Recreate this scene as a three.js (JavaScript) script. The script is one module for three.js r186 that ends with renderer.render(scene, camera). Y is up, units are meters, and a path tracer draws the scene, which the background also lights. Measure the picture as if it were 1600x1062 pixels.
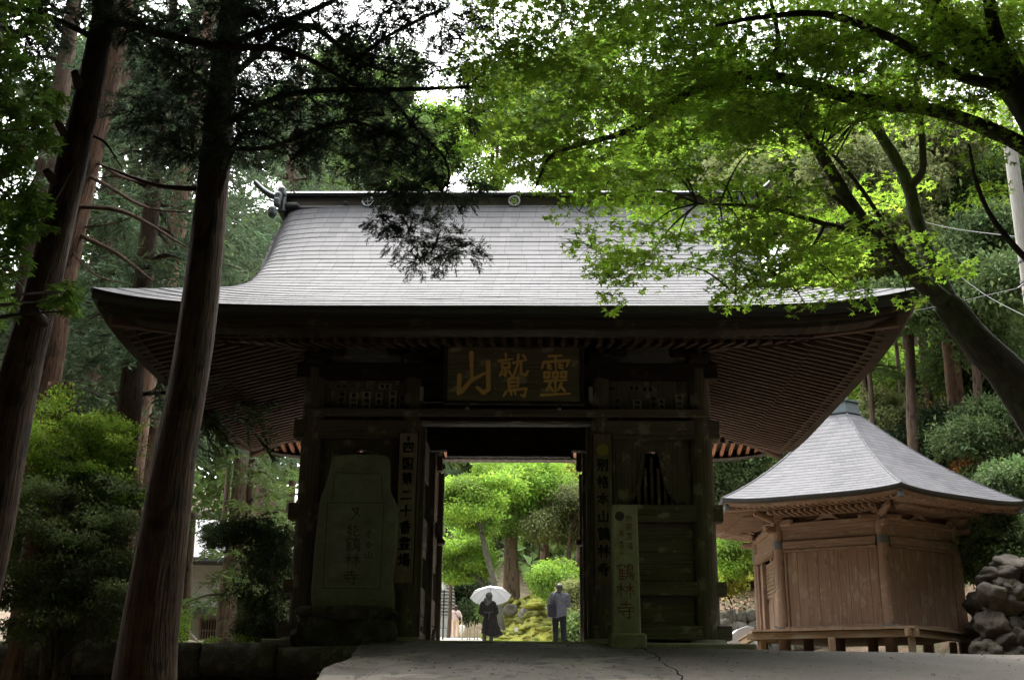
import * as THREE from 'three';
import { mergeGeometries, mergeVertices, toCreasedNormals } from 'three/addons/utils/BufferGeometryUtils.js';

// ---------- camera, sky, sun, exposure ----------
const scene = new THREE.Scene();
const EYE = -1.26, PITCH = THREE.MathUtils.degToRad(18.2), ROLL = THREE.MathUtils.degToRad(0.6), FOC = 1820;
const camera = new THREE.PerspectiveCamera(2 * Math.atan(531 / FOC) * 180 / Math.PI, 1024 / 679, 0.1, 900);
camera.rotation.order = 'YXZ';
camera.position.set(0, EYE, 0);
camera.rotation.x = PITCH; camera.rotation.z = ROLL;
scene.add(camera);
const renderer = new THREE.WebGLRenderer({ antialias: true });
renderer.toneMapping = THREE.LinearToneMapping;
renderer.toneMappingExposure = 5;
renderer.shadowMap.enabled = true;
const SUN = new THREE.Vector3(-0.16, 0.86, -0.48).normalize();
{ // hazy bright sky
  const w = 512, h = 256, d = new Float32Array(w * h * 4), v = new THREE.Vector3();
  for (let j = 0; j < h; j++) for (let i = 0; i < w; i++) {
    const el = ((j + 0.5) / h - 0.5) * Math.PI, az = ((i + 0.5) / w - 0.5) * 2 * Math.PI;
    v.set(Math.cos(el) * Math.cos(az), Math.sin(el), Math.cos(el) * Math.sin(az));
    const c = Math.max(-1, Math.min(1, v.dot(SUN))), a = Math.acos(c);
    const glow = 2.4 * Math.exp(-Math.pow(a / 0.55, 2)) + 0.8 * Math.exp(-a / 0.8);
    const s = 0.8 + 0.08 * Math.sin(az * 3 + 2 * Math.sin(el * 5)) * Math.cos(el) ;
    const o = (j * w + i) * 4;
    d[o] = s * 0.94 + glow; d[o + 1] = s * 0.985 + glow * 0.985; d[o + 2] = s * 1.06 + glow * 0.95; d[o + 3] = 1;
  }
  const t = new THREE.DataTexture(d, w, h, THREE.RGBAFormat, THREE.FloatType);
  t.mapping = THREE.EquirectangularReflectionMapping; t.magFilter = THREE.LinearFilter; t.minFilter = THREE.LinearFilter;
  t.colorSpace = THREE.LinearSRGBColorSpace; t.needsUpdate = true;
  scene.background = t; scene.environment = t;
}
const sun = new THREE.DirectionalLight(new THREE.Color(1, 0.95, 0.9), 0.8);
sun.name = 'sun';
sun.position.set(0, 0, -25).addScaledVector(SUN, 90); sun.target.position.set(0, 0, -25);
sun.castShadow = true; sun.shadow.radius = 36;
Object.assign(sun.shadow.camera, { left: -60, right: 60, top: 60, bottom: -60, near: 1, far: 220 });
sun.shadow.mapSize.set(4096, 4096);
scene.add(sun, sun.target);

// ---------- helpers ----------
let seed = 7;
const srand = (s) => { seed = (s * 2654435761) >>> 0 || 1; };
const rnd = () => { seed |= 0; seed = seed + 0x6D2B79F5 | 0; let t = Math.imul(seed ^ seed >>> 15, 1 | seed); t = t + Math.imul(t ^ t >>> 7, 61 | t) ^ t; return ((t ^ t >>> 14) >>> 0) / 4294967296; };
const rr = (a, b) => a + (b - a) * rnd();
const gauss = () => (rnd() + rnd() + rnd() + rnd() - 2) * 0.86;
const clamp = (x, a = 0, b = 1) => Math.min(b, Math.max(a, x));
const sstep = (a, b, x) => { const t = clamp((x - a) / (b - a)); return t * t * (3 - 2 * t); };
const lerp = (a, b, t) => a + (b - a) * t;
const V = (x, y, z) => new THREE.Vector3(x, y, z);
const hash = (x, y, z) => { let h = Math.imul(x, 374761393) + Math.imul(y, 668265263) + Math.imul(z, 2147483647 ^ 1274126177); h = Math.imul(h ^ h >>> 13, 1274126177); return ((h ^ h >>> 16) >>> 0) / 4294967296; };
function n3(x, y, z) {
  const X = Math.floor(x), Y = Math.floor(y), Z = Math.floor(z); let a = x - X, b = y - Y, c = z - Z;
  a = a * a * (3 - 2 * a); b = b * b * (3 - 2 * b); c = c * c * (3 - 2 * c);
  const L = (i, j, k) => hash(X + i, Y + j, Z + k);
  return lerp(lerp(lerp(L(0, 0, 0), L(1, 0, 0), a), lerp(L(0, 1, 0), L(1, 1, 0), a), b), lerp(lerp(L(0, 0, 1), L(1, 0, 1), a), lerp(L(0, 1, 1), L(1, 1, 1), a), b), c) * 2 - 1;
}
const fbm3 = (x, y, z, o = 4) => { let s = 0, a = 0.5; for (let i = 0; i < o; i++) { s += a * n3(x, y, z + i * 17); x *= 2.03; y *= 2.03; z *= 2.03; a *= 0.5; } return s; };
// the point of a photograph pixel at a horizontal distance D in front of the camera, used to survey where things stand
function at(px, py, D) {
  let dx = px - 800, dy = py - 531;
  [dx, dy] = [dx * Math.cos(ROLL) + dy * Math.sin(ROLL), -dx * Math.sin(ROLL) + dy * Math.cos(ROLL)];
  const up = -dy * Math.cos(PITCH) + FOC * Math.sin(PITCH), fw = FOC * Math.cos(PITCH) + dy * Math.sin(PITCH);
  return V(dx / fw * D, up / fw * D + EYE, -D);
}
const used = {};
function numbered(n) { const k = used[n] = (used[n] ?? -1) + 1; return k ? n + '_' + String(k).padStart(3, '0') : n; }
function tag(o, label, category, group, kind) { if (label) o.userData.label = label; if (category) o.userData.category = category; if (group) o.userData.group = group; if (kind) o.userData.kind = kind; return o; }
function thing(name, label, category, pos = [0, 0, 0], turn = 0, group) {
  const o = new THREE.Group(); o.name = numbered(name); o.position.set(...pos); o.rotation.y = turn; scene.add(o);
  return tag(o, label, category, group);
}
function mesh(name, g, m, parent = scene) {
  if (Array.isArray(g)) g = merge(g);
  const o = new THREE.Mesh(g, m); o.name = parent === scene ? numbered(name) : name; o.castShadow = o.receiveShadow = true; parent.add(o); return o;
}
function struct(name, g, m) { const o = mesh(name, g, m); o.userData.kind = 'structure'; return o; }
function merge(list) {
  const l = list.map((g) => { const q = g.index ? g.toNonIndexed() : g; for (const k of Object.keys(q.attributes)) if (!['position', 'normal', 'uv'].includes(k)) q.deleteAttribute(k); if (!q.attributes.uv) q.setAttribute('uv', new THREE.BufferAttribute(new Float32Array(q.attributes.position.count * 2), 2)); if (!q.attributes.normal) q.computeVertexNormals(); return q; });
  return mergeGeometries(l);
}
function instanced(name, g, m, mats, cols, parent) {
  const o = new THREE.InstancedMesh(g, m, mats.length); o.name = parent === scene ? numbered(name) : name;
  mats.forEach((q, i) => o.setMatrixAt(i, q)); if (cols) cols.forEach((c, i) => o.setColorAt(i, c));
  o.castShadow = o.receiveShadow = true; parent.add(o); o.userData.kind = 'stuff'; return o;
}
// a box with chamfered edges, uv in metres; the grain (v) runs along the longest side
function box(w, h, d, x = 0, y = 0, z = 0, c = 0.008) {
  c = Math.min(c, w * 0.3, h * 0.3, d * 0.3);
  const P = [], N = [], U = [], H = [w / 2, h / 2, d / 2], long = w >= h && w >= d ? 0 : h >= d ? 1 : 2, off = rnd() * 7;
  const put = (a, n) => { for (const p of a) { P.push(p[0] + x, p[1] + y, p[2] + z); N.push(...n); const an = Math.abs(n[0]) > 0.8 ? 0 : Math.abs(n[1]) > 0.8 ? 1 : 2; let o = [0, 1, 2].filter((k) => k !== an); let u = o[0], v = o[1]; if (u === long) [u, v] = [v, u]; U.push(p[u] + off, p[v] + off * 1.7); } };
  const quad = (a, b, e, f, n) => { const k = V(...b.map((q, i) => q - a[i])).cross(V(...e.map((q, i) => q - a[i]))); if (k.x * n[0] + k.y * n[1] + k.z * n[2] < 0) [b, f] = [f, b]; put([a, b, e, a, e, f], n); };
  for (let ax = 0; ax < 3; ax++) for (const s of [-1, 1]) {
    const b = (ax + 1) % 3, e = (ax + 2) % 3, m = (sb, se) => { const p = [0, 0, 0]; p[ax] = s * H[ax]; p[b] = sb * (H[b] - c); p[e] = se * (H[e] - c); return p; }, n = [0, 0, 0]; n[ax] = s;
    quad(m(-1, -1), m(1, -1), m(1, 1), m(-1, 1), n);
    for (const t of [-1, 1]) { // the chamfer between face ax and face b
      const p = (sa, se) => { const q = [0, 0, 0]; if (sa) { q[ax] = s * H[ax]; q[b] = t * (H[b] - c); } else { q[ax] = s * (H[ax] - c); q[b] = t * H[b]; } q[e] = se * (H[e] - c); return q; }, nn = [0, 0, 0]; nn[ax] = s * 0.7071; nn[b] = t * 0.7071;
      quad(p(1, -1), p(0, -1), p(0, 1), p(1, 1), nn);
    }
  }
  const g = new THREE.BufferGeometry();
  g.setAttribute('position', new THREE.Float32BufferAttribute(P, 3)); g.setAttribute('normal', new THREE.Float32BufferAttribute(N, 3)); g.setAttribute('uv', new THREE.Float32BufferAttribute(U, 2));
  return g;
}
const M4 = new THREE.Matrix4();
// a bar of section w x h from a to b
function bar(a, b, w, h, c = 0.006, upv) {
  const d = b.clone().sub(a), L = d.length(), g = box(w, h, L, 0, 0, 0, c), z = d.normalize(), u = upv || (Math.abs(z.y) > 0.95 ? V(0, 0, 1) : V(0, 1, 0)), x = u.clone().cross(z).normalize(), y = z.clone().cross(x);
  g.applyMatrix4(new THREE.Matrix4().makeBasis(x, y, z).setPosition(a.clone().add(b).multiplyScalar(0.5)));
  return g;
}
// a tapered, knobbly tube along points; radii one per point
function tube(pts, radii, seg = 10, o = {}) {
  const curve = new THREE.CatmullRomCurve3(pts, false, 'centripetal'), turns = Math.max(1, Math.round(2 * Math.PI * radii[Math.floor(radii.length / 2)] / (o.tile ?? 1.2))), n = o.n || Math.max(4, (pts.length - 1) * 4), P = [], U = [], I = [];
  let prev = null, len = 0, last = null; const ph = rnd() * 90;
  for (let i = 0; i <= n; i++) {
    const t = i / n, p = curve.getPoint(t), tg = curve.getTangent(t), k = t * (radii.length - 1), a = Math.floor(Math.min(k, radii.length - 1.001)), r = lerp(radii[a], radii[a + 1] ?? radii[a], k - a);
    const ref = prev || (Math.abs(tg.y) > 0.9 ? V(1, 0, 0) : V(0, 1, 0)), x = ref.clone().sub(tg.clone().multiplyScalar(ref.dot(tg))).normalize(), y = tg.clone().cross(x); prev = x;
    if (last) len += p.distanceTo(last); last = p;
    for (let j = 0; j <= seg; j++) {
      const an = j / seg * Math.PI * 2, jj = j % seg, A = jj / seg * Math.PI * 2;
      let q = r * (1 + (o.rough ?? 0.06) * n3(Math.cos(A) * 2.2 + ph, Math.sin(A) * 2.2, len * (o.freq ?? 1.2) / Math.max(0.1, r * 4)));
      if (o.ridge) q += o.ridge * r * n3(Math.cos(A) * 7 + ph, Math.sin(A) * 7, len * 0.6);
      P.push(p.x + (x.x * Math.cos(an) + y.x * Math.sin(an)) * q, p.y + (x.y * Math.cos(an) + y.y * Math.sin(an)) * q, p.z + (x.z * Math.cos(an) + y.z * Math.sin(an)) * q);
      U.push(an / (2 * Math.PI) * turns * (o.tile ?? 1.2), len);
    }
  }
  for (let i = 0; i < n; i++) for (let j = 0; j < seg; j++) { const a = i * (seg + 1) + j, b = a + seg + 1; I.push(a, a + 1, b, b, a + 1, b + 1); }
  const c0 = P.length / 3; // end cap
  const e = curve.getPoint(1); P.push(e.x, e.y, e.z); U.push(0, len); for (let j = 0; j < seg; j++) I.push(n * (seg + 1) + j, n * (seg + 1) + j + 1, c0);
  const g = new THREE.BufferGeometry(); g.setAttribute('position', new THREE.Float32BufferAttribute(P, 3)); g.setAttribute('uv', new THREE.Float32BufferAttribute(U, 2)); g.setIndex(I); g.computeVertexNormals();
  const N = g.attributes.normal; for (let i = 0; i <= n; i++) { const a = i * (seg + 1), b = a + seg; const v = V(N.getX(a) + N.getX(b), N.getY(a) + N.getY(b), N.getZ(a) + N.getZ(b)).normalize(); N.setXYZ(a, v.x, v.y, v.z); N.setXYZ(b, v.x, v.y, v.z); }
  return g;
}
// a grid surface f(u,v) -> [x,y,z]; uv in metres by uvf
function sheet(f, nu, nv, uvf, flip) {
  const P = [], U = [], I = [];
  for (let j = 0; j <= nv; j++) for (let i = 0; i <= nu; i++) { const u = i / nu, v = j / nv, p = f(u, v); P.push(...p); U.push(...(uvf ? uvf(u, v, p) : [p[0], p[2]])); }
  for (let j = 0; j < nv; j++) for (let i = 0; i < nu; i++) { const a = j * (nu + 1) + i, b = a + nu + 1; flip ? I.push(a, b, a + 1, a + 1, b, b + 1) : I.push(a, a + 1, b, b, a + 1, b + 1); }
  const g = new THREE.BufferGeometry(); g.setAttribute('position', new THREE.Float32BufferAttribute(P, 3)); g.setAttribute('uv', new THREE.Float32BufferAttribute(U, 2)); g.setIndex(I); g.computeVertexNormals(); return g;
}
// a stone: a rounded block pushed about by noise
function stone(w, h, d, detail = 2, rough = 0.16, sq = 0.55) {
  let g = mergeVertices(new THREE.IcosahedronGeometry(1, detail).deleteAttribute('uv').deleteAttribute('normal')), p = g.attributes.position, ph = rnd() * 100;
  for (let i = 0; i < p.count; i++) {
    const v = V(p.getX(i), p.getY(i), p.getZ(i)), m = Math.max(Math.abs(v.x), Math.abs(v.y), Math.abs(v.z)); v.multiplyScalar(lerp(1, 1 / m, sq) * (1 + rough * (n3(v.x * 1.3 + ph, v.y * 1.3, v.z * 1.3) + 0.6 * n3(v.x * 3 + ph, v.y * 3, v.z * 3 + 9) + 0.35 * n3(v.x * 7 + ph, v.y * 7, v.z * 7) + (rough > 0.3 ? 0.25 * n3(v.x * 15, v.y * 15, v.z * 15 + ph) : 0))));
    p.setXYZ(i, v.x * w / 2, v.y * h / 2, v.z * d / 2);
  }
  const uv = new Float32Array(p.count * 2); for (let i = 0; i < p.count; i++) { uv[i * 2] = p.getX(i) + p.getZ(i) * 0.7 + ph; uv[i * 2 + 1] = p.getY(i) + p.getZ(i) * 0.4 + ph * 0.37; }
  g.setAttribute('uv', new THREE.BufferAttribute(uv, 2)); g.computeVertexNormals(); return rough > 0.3 ? toCreasedNormals(g, 0.75) : g;
}
// naive surface nets over a signed distance field
function skin(sdf, lo, hi, cell) {
  const n = [0, 1, 2].map((k) => Math.ceil((hi[k] - lo[k]) / cell) + 1), [nx, ny, nz] = n, F = new Float32Array(nx * ny * nz), id = new Int32Array(nx * ny * nz).fill(-1), P = [], I = [];
  for (let k = 0, o = 0; k < nz; k++) for (let j = 0; j < ny; j++) for (let i = 0; i < nx; i++, o++) F[o] = sdf(lo[0] + i * cell, lo[1] + j * cell, lo[2] + k * cell);
  const X = 1, Y = nx, Z = nx * ny, cor = [0, X, Y, X + Y, Z, X + Z, Y + Z, X + Y + Z], edges = [[0, 1], [2, 3], [4, 5], [6, 7], [0, 2], [1, 3], [4, 6], [5, 7], [0, 4], [1, 5], [2, 6], [3, 7]];
  for (let k = 0; k < nz - 1; k++) for (let j = 0; j < ny - 1; j++) for (let i = 0; i < nx - 1; i++) {
    const o = i + j * Y + k * Z; let c = 0, sx = 0, sy = 0, sz = 0;
    for (const [a, b] of edges) { const fa = F[o + cor[a]], fb = F[o + cor[b]]; if (fa < 0 === fb < 0) continue; const t = fa / (fa - fb), ax = a & 1, ay = a >> 1 & 1, az = a >> 2, bx = b & 1, by = b >> 1 & 1, bz = b >> 2; sx += ax + (bx - ax) * t; sy += ay + (by - ay) * t; sz += az + (bz - az) * t; c++; }
    if (c) { id[o] = P.length / 3; P.push(lo[0] + (i + sx / c) * cell, lo[1] + (j + sy / c) * cell, lo[2] + (k + sz / c) * cell); }
  }
  const quad = (a, b, c, d, f) => f ? I.push(a, b, c, a, c, d) : I.push(a, c, b, a, d, c);
  for (let k = 1; k < nz - 1; k++) for (let j = 1; j < ny - 1; j++) for (let i = 1; i < nx - 1; i++) {
    const o = i + j * Y + k * Z, s = F[o] < 0;
    if (s !== F[o + X] < 0) quad(id[o - Y - Z], id[o - Z], id[o], id[o - Y], s);
    if (s !== F[o + Y] < 0) quad(id[o - X - Z], id[o - X], id[o], id[o - Z], s);
    if (s !== F[o + Z] < 0) quad(id[o - X - Y], id[o - Y], id[o], id[o - X], s);
  }
  const g = new THREE.BufferGeometry(); g.setAttribute('position', new THREE.Float32BufferAttribute(P, 3)); g.setIndex(I); g.computeVertexNormals();
  const uv = new Float32Array(P.length / 3 * 2); for (let i = 0; i < P.length / 3; i++) { uv[i * 2] = P[i * 3]; uv[i * 2 + 1] = P[i * 3 + 1]; } g.setAttribute('uv', new THREE.BufferAttribute(uv, 2)); return g;
}
const cap = (x, y, z, a, b, ra, rb) => { const dx = b[0] - a[0], dy = b[1] - a[1], dz = b[2] - a[2], px = x - a[0], py = y - a[1], pz = z - a[2], t = clamp((px * dx + py * dy + pz * dz) / (dx * dx + dy * dy + dz * dz)); return Math.hypot(px - dx * t, py - dy * t, pz - dz * t) - (ra + (rb - ra) * t); };
const ell = (x, y, z, c, r) => { const a = (x - c[0]) / r[0], b = (y - c[1]) / r[1], d = (z - c[2]) / r[2], k = Math.hypot(a, b, d); return (k - 1) * Math.min(...r); };
const smin = (a, b, k) => { const h = Math.max(k - Math.abs(a - b), 0) / k; return Math.min(a, b) - h * h * k / 4; };

// ---------- textures ----------
function pn(x, y, px, py, s) {
  const X = Math.floor(x), Y = Math.floor(y); let a = x - X, b = y - Y; a = a * a * (3 - 2 * a); b = b * b * (3 - 2 * b);
  const L = (i, j) => hash((X + i) % px, (Y + j) % py, s);
  return lerp(lerp(L(0, 0), L(1, 0), a), lerp(L(0, 1), L(1, 1), a), b);
}
function pf(u, v, fx, fy, s, o = 4) { let t = 0, a = 0.5, n = 0; for (let i = 0; i < o; i++) { t += a * pn(u * fx, v * fy, fx, fy, s + i * 13); n += a; fx *= 2; fy *= 2; a *= 0.55; } return t / n; }
function texture(size, metres, fn, srgb = true) {
  const d = new Uint8Array(size * size * 4);
  for (let j = 0; j < size; j++) for (let i = 0; i < size; i++) { const c = fn((i + 0.5) / size, (j + 0.5) / size), o = (j * size + i) * 4; for (let k = 0; k < 3; k++) { const x = clamp(Array.isArray(c) ? c[k] : c); d[o + k] = 255 * (srgb ? (x <= 0.0031308 ? x * 12.92 : 1.055 * Math.pow(x, 1 / 2.4) - 0.055) : x); } d[o + 3] = 255; }
  const t = new THREE.DataTexture(d, size, size); t.wrapS = t.wrapT = THREE.RepeatWrapping; t.magFilter = THREE.LinearFilter; t.minFilter = THREE.LinearMipmapLinearFilter; t.generateMipmaps = true;
  if (srgb) t.colorSpace = THREE.SRGBColorSpace; const m = Array.isArray(metres) ? metres : [metres, metres]; t.repeat.set(1 / m[0], 1 / m[1]); t.needsUpdate = true; return t;
}
const mix3 = (a, b, t) => [lerp(a[0], b[0], t), lerp(a[1], b[1], t), lerp(a[2], b[2], t)];
function mat(p) { const m = new THREE.MeshPhysicalMaterial({ roughness: 0.85, side: THREE.DoubleSide, ...p }); return m; }
// weathered wood: grain along v; a, b tones, c pale lichen or wear patches
function woodTex(a, b, c, wear, s) { return texture(512, [0.7, 1.6], (u, v) => { const g = pf(u, v, 40, 3, s, 4), g2 = pf(u, v, 9, 2, s + 5, 3), k = sstep(0.56, 0.72, pf(u, v, 5, 7, s + 9, 5)) * wear; let q = mix3(a, b, clamp(0.9 * g + 0.5 * g2 - 0.2)); const crack = sstep(0.7, 0.78, pf(u, v, 48, 3, s + 21, 2)); q = mix3(q, c, k); return q.map((x) => x * (1 - 0.5 * crack)); }); }
const woodBump = texture(512, [0.7, 1.6], (u, v) => pf(u, v, 44, 3, 3, 4) - 0.5 * sstep(0.7, 0.78, pf(u, v, 48, 3, 24, 2)), false);
const T = {
  gate: woodTex([0.105, 0.086, 0.068], [0.25, 0.21, 0.165], [0.42, 0.38, 0.31], 0.85, 11),
  rafter: woodTex([0.1, 0.06, 0.043], [0.18, 0.11, 0.08], [0.22, 0.16, 0.12], 0.4, 31),
  pav: woodTex([0.15, 0.088, 0.056], [0.26, 0.163, 0.112], [0.27, 0.21, 0.145], 0.8, 51),
  deck: woodTex([0.2, 0.13, 0.075], [0.32, 0.215, 0.13], [0.23, 0.21, 0.155], 0.7, 71),
  bark: texture(1024, [1.2, 3.6], (u, v) => { const g = 0.65 * pf(u, v, 90, 12, 91, 3) + 0.35 * pf(u, v, 30, 5, 93, 3), f = pf(u, v, 6, 9, 95, 5), lich = sstep(0.55, 0.7, pf(u, v, 14, 26, 99, 5)), cut = sstep(0.6, 0.72, pf(u, v, 60, 14, 97, 3)), kn = sstep(0.7, 0.78, pf(u, v, 7, 12, 103, 2)); let q = mix3([0.06, 0.041, 0.028], [0.185, 0.122, 0.082], clamp(g * 1.5 - 0.25)); q = mix3(q, [0.16, 0.155, 0.11], lich * 0.4); return q.map((x) => x * (0.6 + 0.8 * f) * (1 - 0.45 * cut) * (1 - 0.5 * kn)); }),
  maplebark: texture(512, [0.5, 0.9], (u, v) => { const g = pf(u, v, 12, 5, 111, 5), l = sstep(0.52, 0.66, pf(u, v, 7, 9, 115, 5)); return mix3(mix3([0.05, 0.042, 0.034], [0.12, 0.105, 0.085], g), [0.13, 0.15, 0.085], l * 0.6); }),
  stone: texture(512, 0.9, (u, v) => { const g = pf(u, v, 6, 6, 131, 6), s = pf(u, v, 60, 60, 135, 2), m = sstep(0.5, 0.66, pf(u, v, 5, 5, 139, 5)), l = sstep(0.62, 0.7, pf(u, v, 11, 11, 143, 4)); let q = mix3([0.11, 0.1, 0.085], [0.3, 0.28, 0.24], clamp(g * 1.3 - 0.15)); q = mix3(q, [0.1, 0.115, 0.045], m * 0.5); q = mix3(q, [0.42, 0.41, 0.36], l * 0.45); return q.map((x) => x * (0.7 + 0.6 * s)); }),
  granite: texture(512, 0.8, (u, v) => { const s = pf(u, v, 90, 90, 151, 2), g = pf(u, v, 4, 5, 155, 5), l = sstep(0.55, 0.68, pf(u, v, 7, 9, 159, 5)); return mix3(mix3([0.19, 0.18, 0.155], [0.34, 0.32, 0.28], s), [0.2, 0.19, 0.13], l * 0.6).map((x) => x * (0.75 + 0.5 * g)); }),
  slate: texture(512, 0.9, (u, v) => { const s = pf(u, v, 50, 60, 161, 3), g = pf(u, v, 4, 5, 165, 5), l = sstep(0.55, 0.7, pf(u, v, 6, 8, 169, 5)); return mix3(mix3([0.125, 0.13, 0.12], [0.19, 0.195, 0.18], s), [0.24, 0.24, 0.2], l * 0.4).map((x) => x * (0.75 + 0.5 * g)); }),
  paving: texture(1024, 2.6, (u, v) => { const s = pf(u, v, 150, 150, 171, 2), g = pf(u, v, 4, 4, 175, 5), p = sstep(0.56, 0.6, pf(u, v, 3, 4, 179, 4)), k = sstep(0.66, 0.7, pf(u, v, 14, 14, 183, 4)); let q = mix3([0.045, 0.041, 0.034], [0.115, 0.104, 0.087], s); q = mix3(q, [0.15, 0.141, 0.12], p * 0.85); q = mix3(q, [0.02, 0.018, 0.015], k * 0.8); return q.map((x) => x * (0.7 + 0.6 * g)); }),
  asphalt: texture(1024, 3, (u, v) => { const s = pf(u, v, 170, 170, 191, 2), g = pf(u, v, 3, 4, 195, 5), k = sstep(0.7, 0.74, pf(u, v, 30, 40, 199, 3)); return mix3([0.058, 0.052, 0.043], [0.1, 0.09, 0.075], s).map((x) => x * (0.75 + 0.5 * g) * (1 - 0.5 * k)); }),
  path: texture(512, 2, (u, v) => { const s = pf(u, v, 120, 120, 211, 2), g = pf(u, v, 4, 4, 215, 4); return mix3([0.44, 0.41, 0.36], [0.62, 0.58, 0.51], s).map((x) => x * (0.85 + 0.3 * g)); }),
  soil: texture(512, 2.2, (u, v) => { const s = pf(u, v, 46, 46, 221, 3), g = pf(u, v, 6, 6, 225, 5), m = sstep(0.5, 0.62, pf(u, v, 5, 5, 229, 4)); return mix3(mix3([0.07, 0.048, 0.03], [0.26, 0.17, 0.105], clamp(s * 1.4 - 0.2)), [0.06, 0.075, 0.025], m * 0.6).map((x) => x * (0.7 + 0.6 * g)); }),
  moss: texture(512, 1.1, (u, v) => { const s = pf(u, v, 50, 50, 231, 3), g = pf(u, v, 7, 7, 235, 5); return mix3([0.13, 0.135, 0.016], [0.38, 0.37, 0.06], clamp(s * 1.2 - 0.1)).map((x) => x * (0.6 + 0.8 * g)); }),
  plaster: texture(256, 2.5, (u, v) => { const g = pf(u, v, 5, 5, 241, 5), s = pf(u, v, 40, 6, 245, 3); return mix3([0.3, 0.29, 0.24], [0.42, 0.41, 0.35], g).map((x) => x * (0.85 + 0.3 * s)); }),
  copper: texture(1024, [3.2, 1.9], (u, v) => { const row = Math.floor(v * 14), c = Math.floor(u * 10 + hash(row, 3, 5)), h1 = hash(c, row, 7), g = pf(u, v, 6, 5, 251, 5), st = pf(u, v, 50, 4, 255, 3), e = Math.abs(((u * 10 + hash(row, 3, 5)) % 1) - 0.5) > 0.48 ? 0.6 : 1; return [0.112, 0.109, 0.117].map((x, k) => x * (0.8 + 0.26 * h1) * (0.68 + 0.46 * g + 0.18 * st) * e * (k === 0 ? 1 + 0.05 * (h1 - 0.5) : 1)); }),
};
const barkBump = texture(1024, [1.2, 3.6], (u, v) => clamp((0.65 * pf(u, v, 90, 12, 91, 3) + 0.35 * pf(u, v, 30, 5, 93, 3)) * 1.4 - 0.2 - 0.25 * sstep(0.6, 0.72, pf(u, v, 60, 14, 97, 3))), false);
const grain = texture(512, 0.5, (u, v) => 0.6 * pf(u, v, 70, 70, 301, 2) + 0.5 * pf(u, v, 10, 10, 305, 4), false);
const mossBump = texture(512, 1.1, (u, v) => 0.5 * pf(u, v, 50, 50, 231, 3) + 0.6 * pf(u, v, 7, 7, 235, 5), false);
const rough = texture(512, [2.3, 1.7], (u, v) => 0.5 + 0.5 * pf(u, v, 5, 6, 311, 5), false);
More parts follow.
